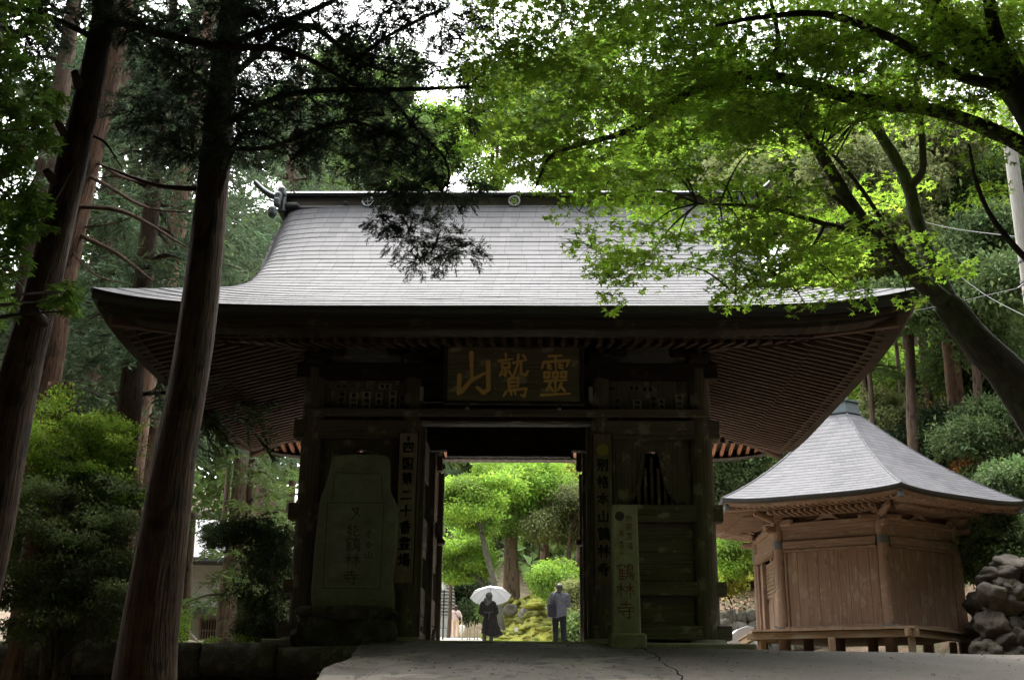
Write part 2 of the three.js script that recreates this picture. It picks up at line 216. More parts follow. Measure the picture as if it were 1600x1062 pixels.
const M = {
  gate: mat({ map: T.gate, bumpMap: woodBump, bumpScale: 0.006, roughness: 0.8 }),
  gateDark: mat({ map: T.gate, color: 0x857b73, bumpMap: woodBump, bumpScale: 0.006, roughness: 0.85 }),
  rafter: mat({ map: T.rafter, color: new THREE.Color(0.78, 0.72, 0.7), bumpMap: woodBump, bumpScale: 0.003, roughness: 0.75 }),
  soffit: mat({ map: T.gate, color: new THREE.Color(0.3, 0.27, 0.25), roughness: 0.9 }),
  rafterBounceLit: mat({ map: T.rafter, color: new THREE.Color(3.4, 2.5, 2.0), bumpMap: woodBump, bumpScale: 0.003, roughness: 0.75 }),  // rear rafters: warm bounce light from the ground put into the colour
  pav: mat({ map: T.pav, color: new THREE.Color(1.22, 1.24, 1.26), bumpMap: woodBump, bumpScale: 0.003, roughness: 0.75 }),
  pavDark: mat({ map: T.pav, color: 0xb79e8c, bumpMap: woodBump, bumpScale: 0.003, roughness: 0.75 }),
  deck: mat({ map: T.deck, bumpMap: woodBump, bumpScale: 0.003, roughness: 0.8 }),
  copper: mat({ map: T.copper, roughness: 0.72, specularIntensity: 0.45 }),
  copperHall: mat({ map: T.copper, color: new THREE.Color(0.86, 0.86, 0.86), roughness: 0.72, specularIntensity: 0.45 }),
  copperDark: mat({ color: new THREE.Color(0.055, 0.055, 0.058), roughness: 0.5, metalness: 0.4 }),
  patina: mat({ color: new THREE.Color(0.115, 0.14, 0.142), bumpMap: grain, bumpScale: 0.002, roughness: 0.6, metalness: 0.2 }),
  ridge: mat({ color: new THREE.Color(0.19, 0.15, 0.13), bumpMap: grain, bumpScale: 0.002, roughness: 0.55, metalness: 0.3 }),
  ridgeTrim: mat({ color: new THREE.Color(0.5, 0.51, 0.52), roughness: 0.45, metalness: 0.4 }),
  lead: mat({ color: new THREE.Color(0.12, 0.125, 0.13), bumpMap: grain, bumpScale: 0.003, roughness: 0.55, metalness: 0.3 }),
  gold: mat({ color: new THREE.Color(0.98, 0.64, 0.22), roughness: 0.5, metalness: 0.1 }),
  goldDull: mat({ color: new THREE.Color(0.5, 0.4, 0.12), roughness: 0.5, metalness: 0.6 }),
  plaque: mat({ map: T.gate, color: new THREE.Color(1.1, 1.12, 0.95), roughness: 0.6 }),
  board: mat({ map: T.pav, color: new THREE.Color(2.2, 2.8, 3.5), bumpMap: woodBump, bumpScale: 0.002, roughness: 0.8 }),
  boardDark: mat({ map: T.pav, color: new THREE.Color(1.15, 1.45, 1.7), bumpMap: woodBump, bumpScale: 0.002, roughness: 0.8 }),
  ink: mat({ color: new THREE.Color(0.008, 0.008, 0.008), roughness: 0.7 }),
  redInk: mat({ color: new THREE.Color(0.19, 0.075, 0.05), roughness: 0.8 }),
  groove: mat({ color: new THREE.Color(0.085, 0.085, 0.08), roughness: 0.9 }),
  paper: mat({ color: new THREE.Color(0.52, 0.49, 0.42), roughness: 0.9 }),
  paperOld: mat({ color: new THREE.Color(0.26, 0.23, 0.18), roughness: 0.9 }),
  bark: mat({ map: T.bark, color: new THREE.Color(0.72, 0.66, 0.6), bumpMap: barkBump, bumpScale: 0.02, roughness: 0.95 }),
  barkPale: mat({ map: T.bark, color: new THREE.Color(1.25, 1.25, 1.2), bumpMap: barkBump, bumpScale: 0.02, roughness: 0.95 }),
  barkRed: mat({ map: T.bark, color: new THREE.Color(1.25, 1.0, 0.85), bumpMap: barkBump, bumpScale: 0.02, roughness: 0.95 }),
  maplebark: mat({ map: T.maplebark, bumpMap: grain, bumpScale: 0.008, roughness: 0.95 }),
  stone: mat({ map: T.stone, bumpMap: grain, bumpScale: 0.02, roughness: 0.92 }),
  boulder: mat({ map: T.stone, color: new THREE.Color(0.22, 0.18, 0.14), bumpMap: grain, bumpScale: 0.03, roughness: 0.92 }),  // stone darkened: the canopy shade over the wall is in this colour
  stoneDark: mat({ map: T.stone, color: new THREE.Color(0.6, 0.58, 0.55), bumpMap: grain, bumpScale: 0.02, roughness: 0.92 }),
  granite: mat({ map: T.granite, color: new THREE.Color(1.7, 1.7, 1.65), bumpMap: grain, bumpScale: 0.004, roughness: 0.88 }),
  slate: mat({ map: T.slate, color: new THREE.Color(1.6, 1.55, 1.6), bumpMap: grain, bumpScale: 0.006, roughness: 0.85 }),
  paving: mat({ map: T.paving, color: new THREE.Color(0.82, 0.77, 0.7), bumpMap: grain, bumpScale: 0.007, roughness: 0.92 }),
  asphalt: mat({ map: T.asphalt, color: new THREE.Color(0.78, 0.72, 0.64), bumpMap: grain, bumpScale: 0.006, roughness: 0.9 }),
  path: mat({ map: T.path, bumpMap: grain, bumpScale: 0.006, roughness: 0.95 }),
  soil: mat({ map: T.soil, bumpMap: mossBump, bumpScale: 0.05, roughness: 0.95 }),
  moss: mat({ map: T.moss, bumpMap: mossBump, bumpScale: 0.05, roughness: 1, sheen: 0.3, sheenRoughness: 0.6, sheenColor: new THREE.Color(0.5, 0.5, 0.2) }),
  plaster: mat({ map: T.plaster, roughness: 0.95 }),
  white: mat({ color: new THREE.Color(0.75, 0.77, 0.8), roughness: 0.5 }),
  black: mat({ color: new THREE.Color(0.02, 0.02, 0.022), roughness: 0.7 }),
  concrete: mat({ map: T.granite, color: new THREE.Color(1.25, 1.25, 1.25), bumpMap: grain, bumpScale: 0.003, roughness: 0.9 }),
};
const leafMat = (r, g, b, tr = 0.4, ro = 1) => mat({ color: new THREE.Color(r, g, b), roughness: ro, transmission: tr, thickness: 0, specularIntensity: 0.5 });

// ---------- ground ----------
const table = (t, x) => { if (x <= t[0][0]) return t[0][1] + (x - t[0][0]) * 0.02; for (let i = 1; i < t.length; i++) if (x <= t[i][0]) return lerp(t[i - 1][1], t[i][1], (x - t[i - 1][0]) / (t[i][0] - t[i - 1][0])); const a = t[t.length - 2], b = t[t.length - 1]; return b[1] + (x - b[0]) * (b[1] - a[1]) / (b[0] - a[0]); };
const LINE = [[0, -2.8], [12, -1.02], [16, -0.42], [17.6, -0.19], [19.2, -0.03], [24.8, 0], [32, 0.6], [57, 2.54], [64, 3.0], [150, 12]];
function hill(x, D) { // the wooded slope that climbs behind the small hall
  const q = Math.max(0, (D - 37) * 0.6 + (x - 8.5) * 0.55) * sstep(4.5, 9, x), r = Math.max(0, x - 12.2) * sstep(20, 24, D) * 0.75;
  return Math.min(15, 0.56 * q) + Math.min(8, r * 0.8);
}
function rampTop(x, D) { return table(LINE, D) - 0.012 * Math.max(0, x) * sstep(24, 18, D) ; }
function groundY(x, D) {
  let y = table(LINE, D);
  if (D < 18.4 && x < -2.1) y = -1.75 - (17 - Math.min(D, 17)) * 0.065;                   // the low ground left of the ramp
  else if (D < 25) y = y - 0.12 - 0.01 * Math.max(0, x);
  if (x > 2.7 && D > 24.5) y = lerp(y, 0.22 + hill(x, D), sstep(2.7, 5.5, x) * sstep(24, 27, D));
  else if (x > 2.7) y = lerp(y, 0.15 - 0.02 * x, sstep(3.5, 6, x) * sstep(19, 24, D));
  if (x < -6) y += (Math.max(0, -x - 14)) * 0.25 * sstep(20, 50, D);
  if (D > 64) y += Math.min(9, (D - 64) * 0.2);
  return y;
}
{
  const xs = [], ds = [];
  for (let i = -70; i <= 70; i++) xs.push(Math.sign(i) * (Math.abs(i) * 0.42 + Math.pow(Math.abs(i) / 70, 3) * 210));
  for (let j = -30; j <= 110; j++) ds.push(j < 0 ? j * 1.2 - Math.pow(-j / 30, 3) * 120 : j < 80 ? j * 0.75 : 60 + Math.pow((j - 80) / 30, 1.6) * 190);
  xs.push(-2.1, -2.09); xs.sort((a, b) => a - b); ds.push(18.39, 18.41); ds.sort((a, b) => a - b);
  const g = sheet((u, v) => { const x = xs[Math.round(u * (xs.length - 1))], D = ds[Math.round(v * (ds.length - 1))]; return [x, groundY(x, D) + 0.12 * fbm3(x * 0.5, D * 0.5, 3, 3) * sstep(1, 6, Math.abs(x) + (D > 30 ? 4 : 0) - 1) - (Math.abs(x) < 3.2 && D > 24 && D < 60 ? 0.06 : 0), -D]; }, xs.length - 1, ds.length - 1);
  struct('ground', g, M.soil);
}
// the sloping approach in two pours with an open joint between them
const JOINT = (D) => 2.02 + (D < 17.6 ? 0.03 * Math.sin(D * 3.1) + 0.02 * Math.sin(D * 9) : 0);
const RL = (D) => -2.13 - (D > 16.6 ? (D - 16.6) * 0.06 : 0.05 * Math.sin(D * 2.3));
function slab(x0, x1, d0, d1, nx, nd, bump) {
  const f = (u, v) => { const D = lerp(d0, d1, v), x = lerp(x0(D), x1(D), u); return [x, rampTop(x, D) + bump * fbm3(x * 1.1, D * 1.1, 5, 4), -D]; };
  const top = sheet(f, nx, nd), side = (u) => sheet((a, b) => { const p = f(u, b); return [p[0], p[1] - a * 1.7 * (u === 0 ? 1 : 0.3), p[2]]; }, 1, nd, (a, b, p) => [p[2], p[1]]);
  return [top, side(0), side(1), sheet((a, b) => { const p = f(a, 1); return [p[0], p[1] - b * 0.3, p[2]]; }, nx, 1, (a, b, p) => [p[0], p[1]])];
}
struct('old_paving', slab(RL, (D) => JOINT(D) - 0.012, -12, 19.3, 40, 200, 0.07), M.paving);
struct('asphalt_paving', slab((D) => JOINT(D) + 0.012, (D) => 16, -12, 18.6, 60, 160, 0.035), M.asphalt);
struct('gate_floor', [box(7.9, 0.16, 6.0, 0, -0.1, -22.1, 0.02)], M.granite);
struct('path', sheet((u, v) => { const D = lerp(24.9, 66, v), w = 3.1 + 0.9 * sstep(30, 40, D), x = lerp(-w - (D > 40 ? 1.6 : 0), w - (D > 33 ? (D - 33) * 0.045 : 0), u); return [x, table(LINE, D) + 0.02 + 0.02 * fbm3(x, D, 8, 3), -D]; }, 30, 120), M.path);

// ---------- brushed characters ----------
// every stroke is a list of points on a 100 x 100 square, y down
const GLYPH = {
  mountainBrush: '43,0 46,66|10,54 8,94 16,92 42,66 82,48|92,22 94,86 80,94 62,82',
  eagle: '25,1 26,9|3,17 48,12|14,22 14,33 37,32 37,21 14,22|25,34 25,51 19,48|15,40 7,51|35,40 43,48|50,21 92,14|66,2 63,26 50,53|74,20 75,46 90,49 97,40|82,4 88,10|47,52 40,58|36,58 36,84|36,58 66,56 66,74|36,66 64,65|36,75 64,74|36,84 92,80 86,98 76,95|28,88 20,97|43,88 45,94|55,87 58,93',
  spiritOld: '30,4 70,2|14,18 8,32|14,18 92,14 84,28|50,4 51,37|27,24 36,27|27,31 36,34|62,23 72,26|62,30 72,33|16,43 31,42 30,54 16,54 16,43|42,43 57,42 56,54 42,54 42,43|68,42 83,41 82,53 68,53 68,42|18,63 84,60|50,60 50,92|34,68 24,84|31,74 42,86|68,68 58,84|65,74 79,86|6,96 95,92',
  four: '10,15 11,85|10,15 90,15 88,85|11,82 88,82|38,17 36,42 24,58|62,17 62,52 80,54',
  country: '10,8 11,96|10,8 90,8 90,96|11,93 89,93|28,28 72,27|30,50 70,49|24,74 76,73|50,28 50,74|62,58 70,66',
  ordinal: '22,2 12,18|18,10 42,9|30,12 34,20|62,2 54,16|58,10 90,9|72,12 76,20|20,28 80,27 80,44|22,44 80,43|20,44 18,60|18,60 84,59 82,82 74,78|50,22 50,98|46,62 14,92',
  two: '25,25 75,22|6,82 94,77', ten: '6,46 94,42|50,4 50,97',
  number: '70,2 30,10|8,26 92,23|50,8 50,50|30,13 36,20|66,10 60,20|48,28 8,50|52,28 94,49|22,55 23,98|22,55 78,54 77,98|50,55 50,97|23,76 77,75|23,96 77,95',
  spirit: '26,6 74,4|12,19 8,34|12,19 92,16 84,30|50,6 50,44|27,25 38,27|27,34 38,36|62,24 73,26|62,33 73,35|15,56 85,53|38,58 38,90|62,58 62,90|20,66 29,82|80,64 71,80|4,95 96,92',
  place: '3,36 35,32|19,10 19,74|1,84 37,70|48,6 48,40|48,6 84,5 83,40|48,23 83,22|48,40 83,39|40,51 98,48|54,52 38,75|50,62 92,60 84,96 74,91|66,62 46,90|80,62 58,97',
  separate: '12,8 13,34|12,8 48,7 46,34|13,33 47,32|10,48 50,46 45,93 35,88|28,36 24,66 6,95|68,15 68,66|90,5 90,95 77,89',
  rank: '4,30 42,27|23,5 23,97|22,32 4,66|25,36 40,52|62,5 46,32|58,16 86,14 70,40 42,60|60,22 97,57|56,62 57,95|56,63 88,62 87,94|57,93 88,92',
  origin: '8,30 92,27|50,4 50,97|48,30 6,77|52,30 95,75|33,75 67,74', mountain: '50,8 50,86|12,40 13,88|13,88 88,86|88,36 88,92',
  crane: '6,14 48,12|6,14 4,24|48,12 46,24|28,4 12,36|18,32 18,96|18,44 46,42|18,60 46,58|18,76 46,74|18,93 50,90|32,34 32,92|74,4 68,12|60,14 60,62|60,14 90,13 90,38|60,26 90,25|60,38 90,37|60,50 97,49|60,62 96,61 92,94 82,90|58,73 53,88|68,73 70,82|76,72 79,80|84,71 88,78',
  woods: '4,28 46,25|25,4 25,97|24,30 3,67|27,34 43,52|52,28 97,25|74,4 74,97|73,30 50,71|76,30 99,72',
  temple: '24,18 76,15|50,3 50,36|5,38 95,35|10,58 92,55|68,42 68,97 53,90|30,67 38,78',
  brushA: '28,14 76,10 62,46 22,92|30,22 64,48 94,72', brushB: '30,10 10,34 34,38 8,66 36,70 14,95|60,6 54,40|50,26 80,20|78,40 52,62 56,90 96,84', brushC: '14,34 30,60|48,20 46,70|78,24 90,52', brushD: '10,32 92,26|52,4 52,92 36,84|50,36 14,80', brushE: '20,28 80,24 76,66 22,70 20,28|50,8 50,94',
};
function glyph(name, w, h, thick, depth = 0.004) { // raised brush strokes facing +z, centred on the origin
  const out = []; let k = 0;
  for (const s of GLYPH[name].split('|')) {
    const p = s.split(' ').map((q) => q.split(',').map(Number)).map(([x, y]) => [(x / 100 - 0.5) * w, (0.5 - y / 100) * h]);
    for (let i = 1; i < p.length; i++) {
      const [a, b] = [p[i - 1], p[i]], L = Math.hypot(b[0] - a[0], b[1] - a[1]), an = Math.atan2(b[1] - a[1], b[0] - a[0]), end = i === p.length - 1;
      const ra = thick / 2 * (i === 1 ? 1.12 : 1), rb = thick / 2 * (end ? (L > h * 0.3 ? 0.62 : 0.8) : 1), P = [];
      for (let q = 0; q <= 5; q++) { const t = Math.PI / 2 + q / 5 * Math.PI; P.push([Math.cos(t) * ra, Math.sin(t) * ra]); }
      for (let q = 0; q <= 5; q++) { const t = -Math.PI / 2 + q / 5 * Math.PI; P.push([L + Math.cos(t) * rb * 1.2, Math.sin(t) * rb]); }
      const sh = new THREE.Shape(P.map((q) => new THREE.Vector2(...q))), g = new THREE.ExtrudeGeometry(sh, { depth: depth + 0.00025 * k++, bevelEnabled: false });
      g.rotateZ(an).translate(a[0], a[1], 0); out.push(g);
    }
  }
  return merge(out);
}
function write(parent, name, w, h, thick, pos, m, depth, part = 'character') { const o = mesh(part, glyph(name, w, h, thick, depth), m, parent); o.position.set(...pos); return o; }

// ---------- the temple gate ----------
const GZ = -22.1, GX = -0.035, GT = -0.028;
const gateAt = (x, y, z) => V(x, y, z).applyAxisAngle(V(0, 1, 0), GT).add(V(GX, 0, GZ)); // a point in the gate's own axes, in the world
const gate = thing('temple_gate', 'large dark wooden temple gate with a sweeping grey copper roof over the approach', 'gate', [GX, 0, GZ], GT);
{
  const CX = [-3.42, -1.66, 1.66, 3.42], CZ = [2.08, 0, -2.08];
  // columns on stone pads
  for (const z of CZ) for (const x of CX) {
    srand(900 + x * 10 + z); const r = Math.abs(x) > 2 ? 0.2 : 0.18;
    const top = z === 0 && Math.abs(x) < 2 ? 3.6 : 4.75;
    const c = mesh('column', tube([V(x, 0.06, z), V(x, 1.2, z), V(x, 2.6, z), V(x, top, z)], [r * 1.03, r, r * 0.98, r * 0.95], 20, { n: 14, rough: 0.015, tile: 0.7 }), M.gate, gate);
    mesh('stone_pad', new THREE.CylinderGeometry(0.3, 0.34, 0.1, 20).translate(x, 0.02, z), M.granite, gate);
  }
  const beam = (x0, x1, y0, y1, z, d, m = M.gate, name = 'beam') => mesh(name, box(x1 - x0, y1 - y0, d, (x0 + x1) / 2, (y0 + y1) / 2, z, 0.012), m, gate);
  // rails through the columns, front and rear, with ends standing out past the corner columns
  for (const z of [2.08, -2.08]) for (const s of [-1, 1]) {
    const e = s < 0 ? [-3.74, -1.5] : [1.5, 3.74];
    beam(e[0], e[1], 3.47, 3.8, z, 0.3); beam(e[0], e[1], 2.03, 2.32, z, 0.27); beam(e[0], e[1], 0.79, 1.02, z, 0.27); beam(e[0] - (s < 0 ? 0.05 : 0), e[1] + (s > 0 ? 0.05 : 0), 0.07, 0.3, z, 0.34);
  }
  for (const x of [-3.42, 3.42]) for (const [a, b] of [[3.47, 3.8], [2.03, 2.32], [0.79, 1.02], [0.07, 0.3]]) mesh('beam', box(0.24, b - a - 0.01, 4.0, x, (a + b) / 2, 0, 0.012), M.gate, gate);
  // lintels of the passage and its ceiling
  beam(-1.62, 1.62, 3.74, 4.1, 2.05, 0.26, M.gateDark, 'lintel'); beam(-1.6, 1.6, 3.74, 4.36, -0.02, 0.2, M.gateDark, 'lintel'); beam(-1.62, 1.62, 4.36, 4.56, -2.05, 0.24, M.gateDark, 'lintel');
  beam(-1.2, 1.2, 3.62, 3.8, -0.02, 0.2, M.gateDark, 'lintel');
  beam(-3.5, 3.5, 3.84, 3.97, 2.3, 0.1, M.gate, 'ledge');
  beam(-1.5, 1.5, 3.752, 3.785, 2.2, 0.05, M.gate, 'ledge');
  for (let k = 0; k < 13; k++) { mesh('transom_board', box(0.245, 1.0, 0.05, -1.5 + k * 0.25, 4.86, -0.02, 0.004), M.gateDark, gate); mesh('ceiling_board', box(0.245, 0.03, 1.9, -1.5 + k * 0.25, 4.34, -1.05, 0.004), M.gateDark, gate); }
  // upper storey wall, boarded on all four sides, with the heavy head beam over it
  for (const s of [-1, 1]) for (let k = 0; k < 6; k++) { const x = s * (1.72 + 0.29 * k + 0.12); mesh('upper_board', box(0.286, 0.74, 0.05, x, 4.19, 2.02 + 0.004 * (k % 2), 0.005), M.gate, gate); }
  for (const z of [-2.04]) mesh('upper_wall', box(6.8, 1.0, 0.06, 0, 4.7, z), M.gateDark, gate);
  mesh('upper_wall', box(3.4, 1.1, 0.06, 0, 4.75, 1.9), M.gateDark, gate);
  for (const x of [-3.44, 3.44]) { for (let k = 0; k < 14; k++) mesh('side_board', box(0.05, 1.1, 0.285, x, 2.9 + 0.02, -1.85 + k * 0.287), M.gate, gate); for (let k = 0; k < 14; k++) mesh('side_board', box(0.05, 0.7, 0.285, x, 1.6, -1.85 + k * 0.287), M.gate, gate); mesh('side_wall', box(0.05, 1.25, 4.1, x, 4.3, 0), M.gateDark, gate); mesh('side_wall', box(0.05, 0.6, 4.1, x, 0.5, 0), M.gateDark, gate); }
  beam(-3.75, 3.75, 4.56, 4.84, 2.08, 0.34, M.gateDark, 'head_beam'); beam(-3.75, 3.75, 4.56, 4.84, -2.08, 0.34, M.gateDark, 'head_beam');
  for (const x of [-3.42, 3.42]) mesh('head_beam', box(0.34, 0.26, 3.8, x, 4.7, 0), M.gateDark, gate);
  // bracket sets over the columns: bearing block, crossed arms, small blocks
  const bracket = (x, z, ox, oz) => {
    const g = [box(0.44, 0.22, 0.44, x, 4.94, z, 0.05)];
    for (let k = 0; k < 2; k++) {
      const L = 1.0 + k * 0.55, y = 5.1 + k * 0.26, px = x + ox * 0.28 * k, pz = z + oz * 0.28 * k;
      g.push(box(oz ? L : 0.17, 0.2, oz ? 0.17 : L, px, y, pz, 0.05), box(oz ? 0.17 : 0.9 + k * 0.4, 0.19, oz ? 0.9 + k * 0.4 : 0.17, px, y + 0.004, pz, 0.05));
      for (const q of [-1, 0, 1]) g.push(box(0.25, 0.14, 0.25, px + (oz ? q * (L / 2 - 0.12) : 0), y + 0.165, pz + (oz ? 0 : q * (L / 2 - 0.12)), 0.04));
    }
    const noses = [box(oz ? 0.15 : 0.5, 0.16, oz ? 0.5 : 0.15, x + ox * 0.62, 5.12, z + oz * 0.62, 0.07)];
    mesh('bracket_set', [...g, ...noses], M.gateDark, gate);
  };
  for (const x of CX) { bracket(x, 2.08, 0, 1); bracket(x, -2.08, 0, -1); }
  for (const s of [-1, 1]) bracket(s * 3.42, 0, s, 0);
  // purlins that carry the eaves
  for (const s of [-1, 1]) { mesh('eave_purlin', box(8.6, 0.22, 0.2, 0, 5.22, s * 2.86), M.gateDark, gate); mesh('eave_purlin', box(0.2, 0.22, 5.8, s * 4.25, 5.22, 0), M.gateDark, gate); }
  mesh('attic_ceiling', box(8.4, 0.04, 5.6, 0, 5.38, 0), M.gateDark, gate);

  // front bays: boards, bell-shaped windows with bars
  for (const s of [-1, 1]) {
    const c = s * 2.56;
    srand(40 + s);
    for (let k = 0; k < 4; k++) mesh('panel_board', box(1.54, 0.247, 0.05, c, 1.145 + k * 0.25, 2.03 + rr(-0.006, 0.006), 0.008), M.gate, gate);
    for (let k = 0; k < 2; k++) mesh('panel_board', box(1.54, 0.243, 0.05, c, 0.425 + k * 0.246, 2.02 + rr(-0.006, 0.006), 0.008), M.gate, gate);
    // window surround cut to a bell, in five boards
    const hole = (y) => { const t = (y - 2.32) / 1.0; return t >= 1 ? 0 : t > 0.93 ? 0.1 * Math.sqrt((1 - t) / 0.07) : t > 0.35 ? lerp(0.2, 0.105, (t - 0.35) / 0.58) : lerp(0.5, 0.2, Math.pow(t / 0.35, 0.62)); };
    for (let k = 0; k < 7; k++) { // boards either side of the opening
      const x0 = -0.77 + k * 0.22, x1 = x0 + 0.218, sh = new THREE.Shape(), N = 10; const low = (x) => { let y = 2.32; for (let q = 0; q < 60; q++) { const yy = 2.32 + q / 59 * 1.0; if (hole(yy) > Math.abs(x)) y = yy; } return y; };
      sh.moveTo(x1, 3.47); sh.lineTo(x0, 3.47); for (let q = 0; q <= N; q++) sh.lineTo(lerp(x0, x1, q / N), low(lerp(x0, x1, q / N)));
      const g = new THREE.ExtrudeGeometry(sh, { depth: 0.05, bevelEnabled: false }); g.translate(c, 0, 1.99 + 0.003 * (k % 2)); mesh('window_board', g, M.gate, gate);
    }
    const edge = []; for (const q of [-1, 1]) { const pts = []; for (let i = 0; i <= 22; i++) { const y = lerp(2.34, 3.3, i / 22); pts.push(V(c + q * (hole(y) + 0.04), y, 2.06)); } for (let i = 1; i < pts.length; i++) edge.push(bar(pts[i - 1], pts[i], 0.07, 0.05, 0.01, V(0, 0, 1))); }
    mesh('window_moulding', edge, M.gate, gate);
    for (let k = -3; k <= 3; k++) { const h = 0.9 - Math.abs(k) * 0.2; mesh('window_bar', box(0.06, h, 0.05, c + k * 0.115, 2.3 + h / 2, 1.95), M.gate, gate); }
    mesh('back_panel', box(1.6, 3.4, 0.04, c, 2.0, 0.0), M.gateDark, gate);
    for (let k = 0; k < 4; k++) mesh('panel_board', box(1.54, 0.8, 0.05, c, 0.7 + k * 0.81, -2.03, 0.008), M.gate, gate);
    // passage side: open niche with rails, boards and posts between the columns
    const px = s * 1.6, inner = (y0, y1, z0, z1) => mesh('passage_board', box(0.045, y1 - y0, z1 - z0, px - s * 0.06, (y0 + y1) / 2, (z0 + z1) / 2, 0.006), M.rafter, gate);
    for (const [z0, z1] of [[0.17, 1.9], [-1.9, -0.17]]) {
      inner(3.0 - (z0 < 0 ? 0.35 : 0), 3.74, z0, (z0 + z1) / 2); inner(3.12, 3.74, (z0 + z1) / 2 + 0.006, z1);
      inner(1.75, 2.3, z0, (z0 + z1) / 2); inner(1.85, 2.3, (z0 + z1) / 2 + 0.006, z1); inner(0.55, 1.05, z0, z1);
      mesh('passage_rail', box(0.14, 0.14, z1 - z0, px, 1.68, (z0 + z1) / 2), M.gate, gate); mesh('passage_rail', box(0.14, 0.16, z1 - z0, px, 0.46, (z0 + z1) / 2), M.gate, gate); mesh('passage_rail', box(0.2, 0.2, z1 - z0, px, 0.16, (z0 + z1) / 2), M.gate, gate);
      mesh('niche_wall', box(0.04, 3.6, z1 - z0, px + s * 0.7, 1.9, (z0 + z1) / 2), M.gateDark, gate);
    }
    for (const z of [2.0, -0.02, -2.02]) mesh('jamb', box(0.1, 3.6, 0.13, s * 1.46, 1.9, z, 0.01), M.gate, gate);
    const w = new THREE.ExtrudeGeometry(new THREE.Shape([new THREE.Vector2(0, 0), new THREE.Vector2(0.62, 0), new THREE.Vector2(0, 0.42)]), { depth: 0.07, bevelEnabled: false });
    w.rotateY(-Math.PI / 2).translate(s * 1.47 + 0.035, 0.05, -1.35); mesh('sill_wedge', w, M.rafter, gate); // a sloped block at the foot of the passage
    for (const [y, z] of [[2.0, 1.3], [3.45, 1.7]]) mesh('bracket_nose', box(0.16, 0.12, 0.2, s * 1.4, y + 0.2, z - 2.8, 0.03), M.rafter, gate);
    for (const [z, y] of [[2.19, 4.28]]) mesh('white_tag', box(0.07, 0.26, 0.02, s * 1.5, y, z), M.paper, gate);
    mesh('post_light_wood', box(0.1, 0.3, 0.1, s * 1.36, 3.55, -0.3), M.rafter, gate);
  }
  // old paper slips pasted on the upper boards, with illegible brush marks
  srand(77);
  const slips = [[-2.95, 4.2, 0.17, 0.3], [-2.73, 4.19, 0.15, 0.28], [-2.5, 4.18, 0.16, 0.34], [-2.96, 4.44, 0.24, 0.1], [-2.18, 4.45, 0.22, 0.1], [-2.03, 4.2, 0.14, 0.34], [-1.86, 4.17, 0.11, 0.26], [-2.28, 4.22, 0.12, 0.22], [2.33, 4.12, 0.15, 0.18], [2.62, 4.12, 0.13, 0.34], [2.76, 4.09, 0.11, 0.28], [3.08, 4.14, 0.13, 0.34], [2.28, 4.43, 0.2, 0.1], [2.52, 4.41, 0.22, 0.09], [1.98, 4.12, 0.12, 0.26], [1.86, 4.42, 0.13, 0.1]];
  slips.forEach(([x, y, w, h], i) => { const p = mesh('paper_slip', box(w, h, 0.004, x, y, 2.054, 0.001), i % 3 === 0 || i > 11 ? M.paperOld : M.paper, gate); const n = h > w ? Math.max(1, Math.round(h / 0.11)) : 2, marks = []; for (let k = 0; k < n; k++) { const g = glyph(['four', 'country', 'rank', 'place', 'number', 'separate'][Math.floor(rnd() * 6)], h > w ? w * 0.6 : h * 0.7, (h > w ? h / n : h) * 0.72, 0.014, 0.001); g.translate(x + (h > w ? 0 : (k - 0.5) * w * 0.45), h > w ? y + h / 2 - h / n * (k + 0.5) : y, 2.056); marks.push(g); } mesh('ink_mark', marks, M.ink, p); });

  // ----- roof -----
  const EZ = 5.05, RZ = 0.3, YE = 4.9, YR = 8.78, N = 28;
  const prof = (t) => [EZ + (RZ - EZ) * (1 - Math.pow(1 - t, 1.06)), YE + (YR - YE) * (0.62 * t + 0.38 * t * t)];
  const outline = (t) => table([[0, 6.48], [0.06, 5.95], [0.13, 5.45], [0.21, 5.1], [0.3, 4.9], [0.42, 4.82], [0.6, 4.84], [0.8, 4.88], [1, 4.93]], t);
  const surf = (s, t, side = 1) => { // s -1..1 along the eave, t 0..1 eave to ridge
    const [z, y] = prof(t), X = outline(t), a = Math.abs(s), up = 0.3 * Math.pow(a, 6) * Math.pow(1 - clamp(t / 0.45), 1.2), roll = -0.4 * sstep(0.2, 0.7, t) * Math.pow(sstep(0.9, 1, a), 1.3) - 0.1 * sstep(0.3, 0.9, t) * sstep(0.75, 1, a);
    return V(s * X, y + up + roll, side * (z - 0.28 * sstep(0.25, 0.8, t) * sstep(0.93, 1, a)));
  };
  const SX = []; for (let i = 0; i <= 64; i++) { const s = i / 32 - 1; SX.push(Math.sign(s) * (1 - Math.pow(1 - Math.abs(s), 1.25))); }
  for (const side of [1, -1]) for (let k = 0; k < N; k++) {
    const t0 = k / N, t1 = (k + 1) / N + 0.004, lift = 0.012; srand(k * 3 + side);
    const wob = SX.map((s) => 0.006 * fbm3(s * 5, k * 3.7, side * 9, 3));
    const g = sheet((u, v) => { const i = Math.round(u * 64), t = [t0, t0, t1][v === 0 ? 0 : v === 0.5 ? 1 : 2], p = surf(SX[i], Math.min(1, t), side); if (v > 0) p.y += (v === 0.5 ? lift : 0) + wob[i]; else p.y += wob[i] - 0.002; return [p.x, p.y, p.z]; }, 64, 2, (u, v, p) => [p[0], k * 0.1357 + (v === 1 ? 0.13 : 0.005)], side < 0);
    const gg = toCreasedNormals(g, 0.6); mesh('roof_course', gg, M.copper, gate);
  }
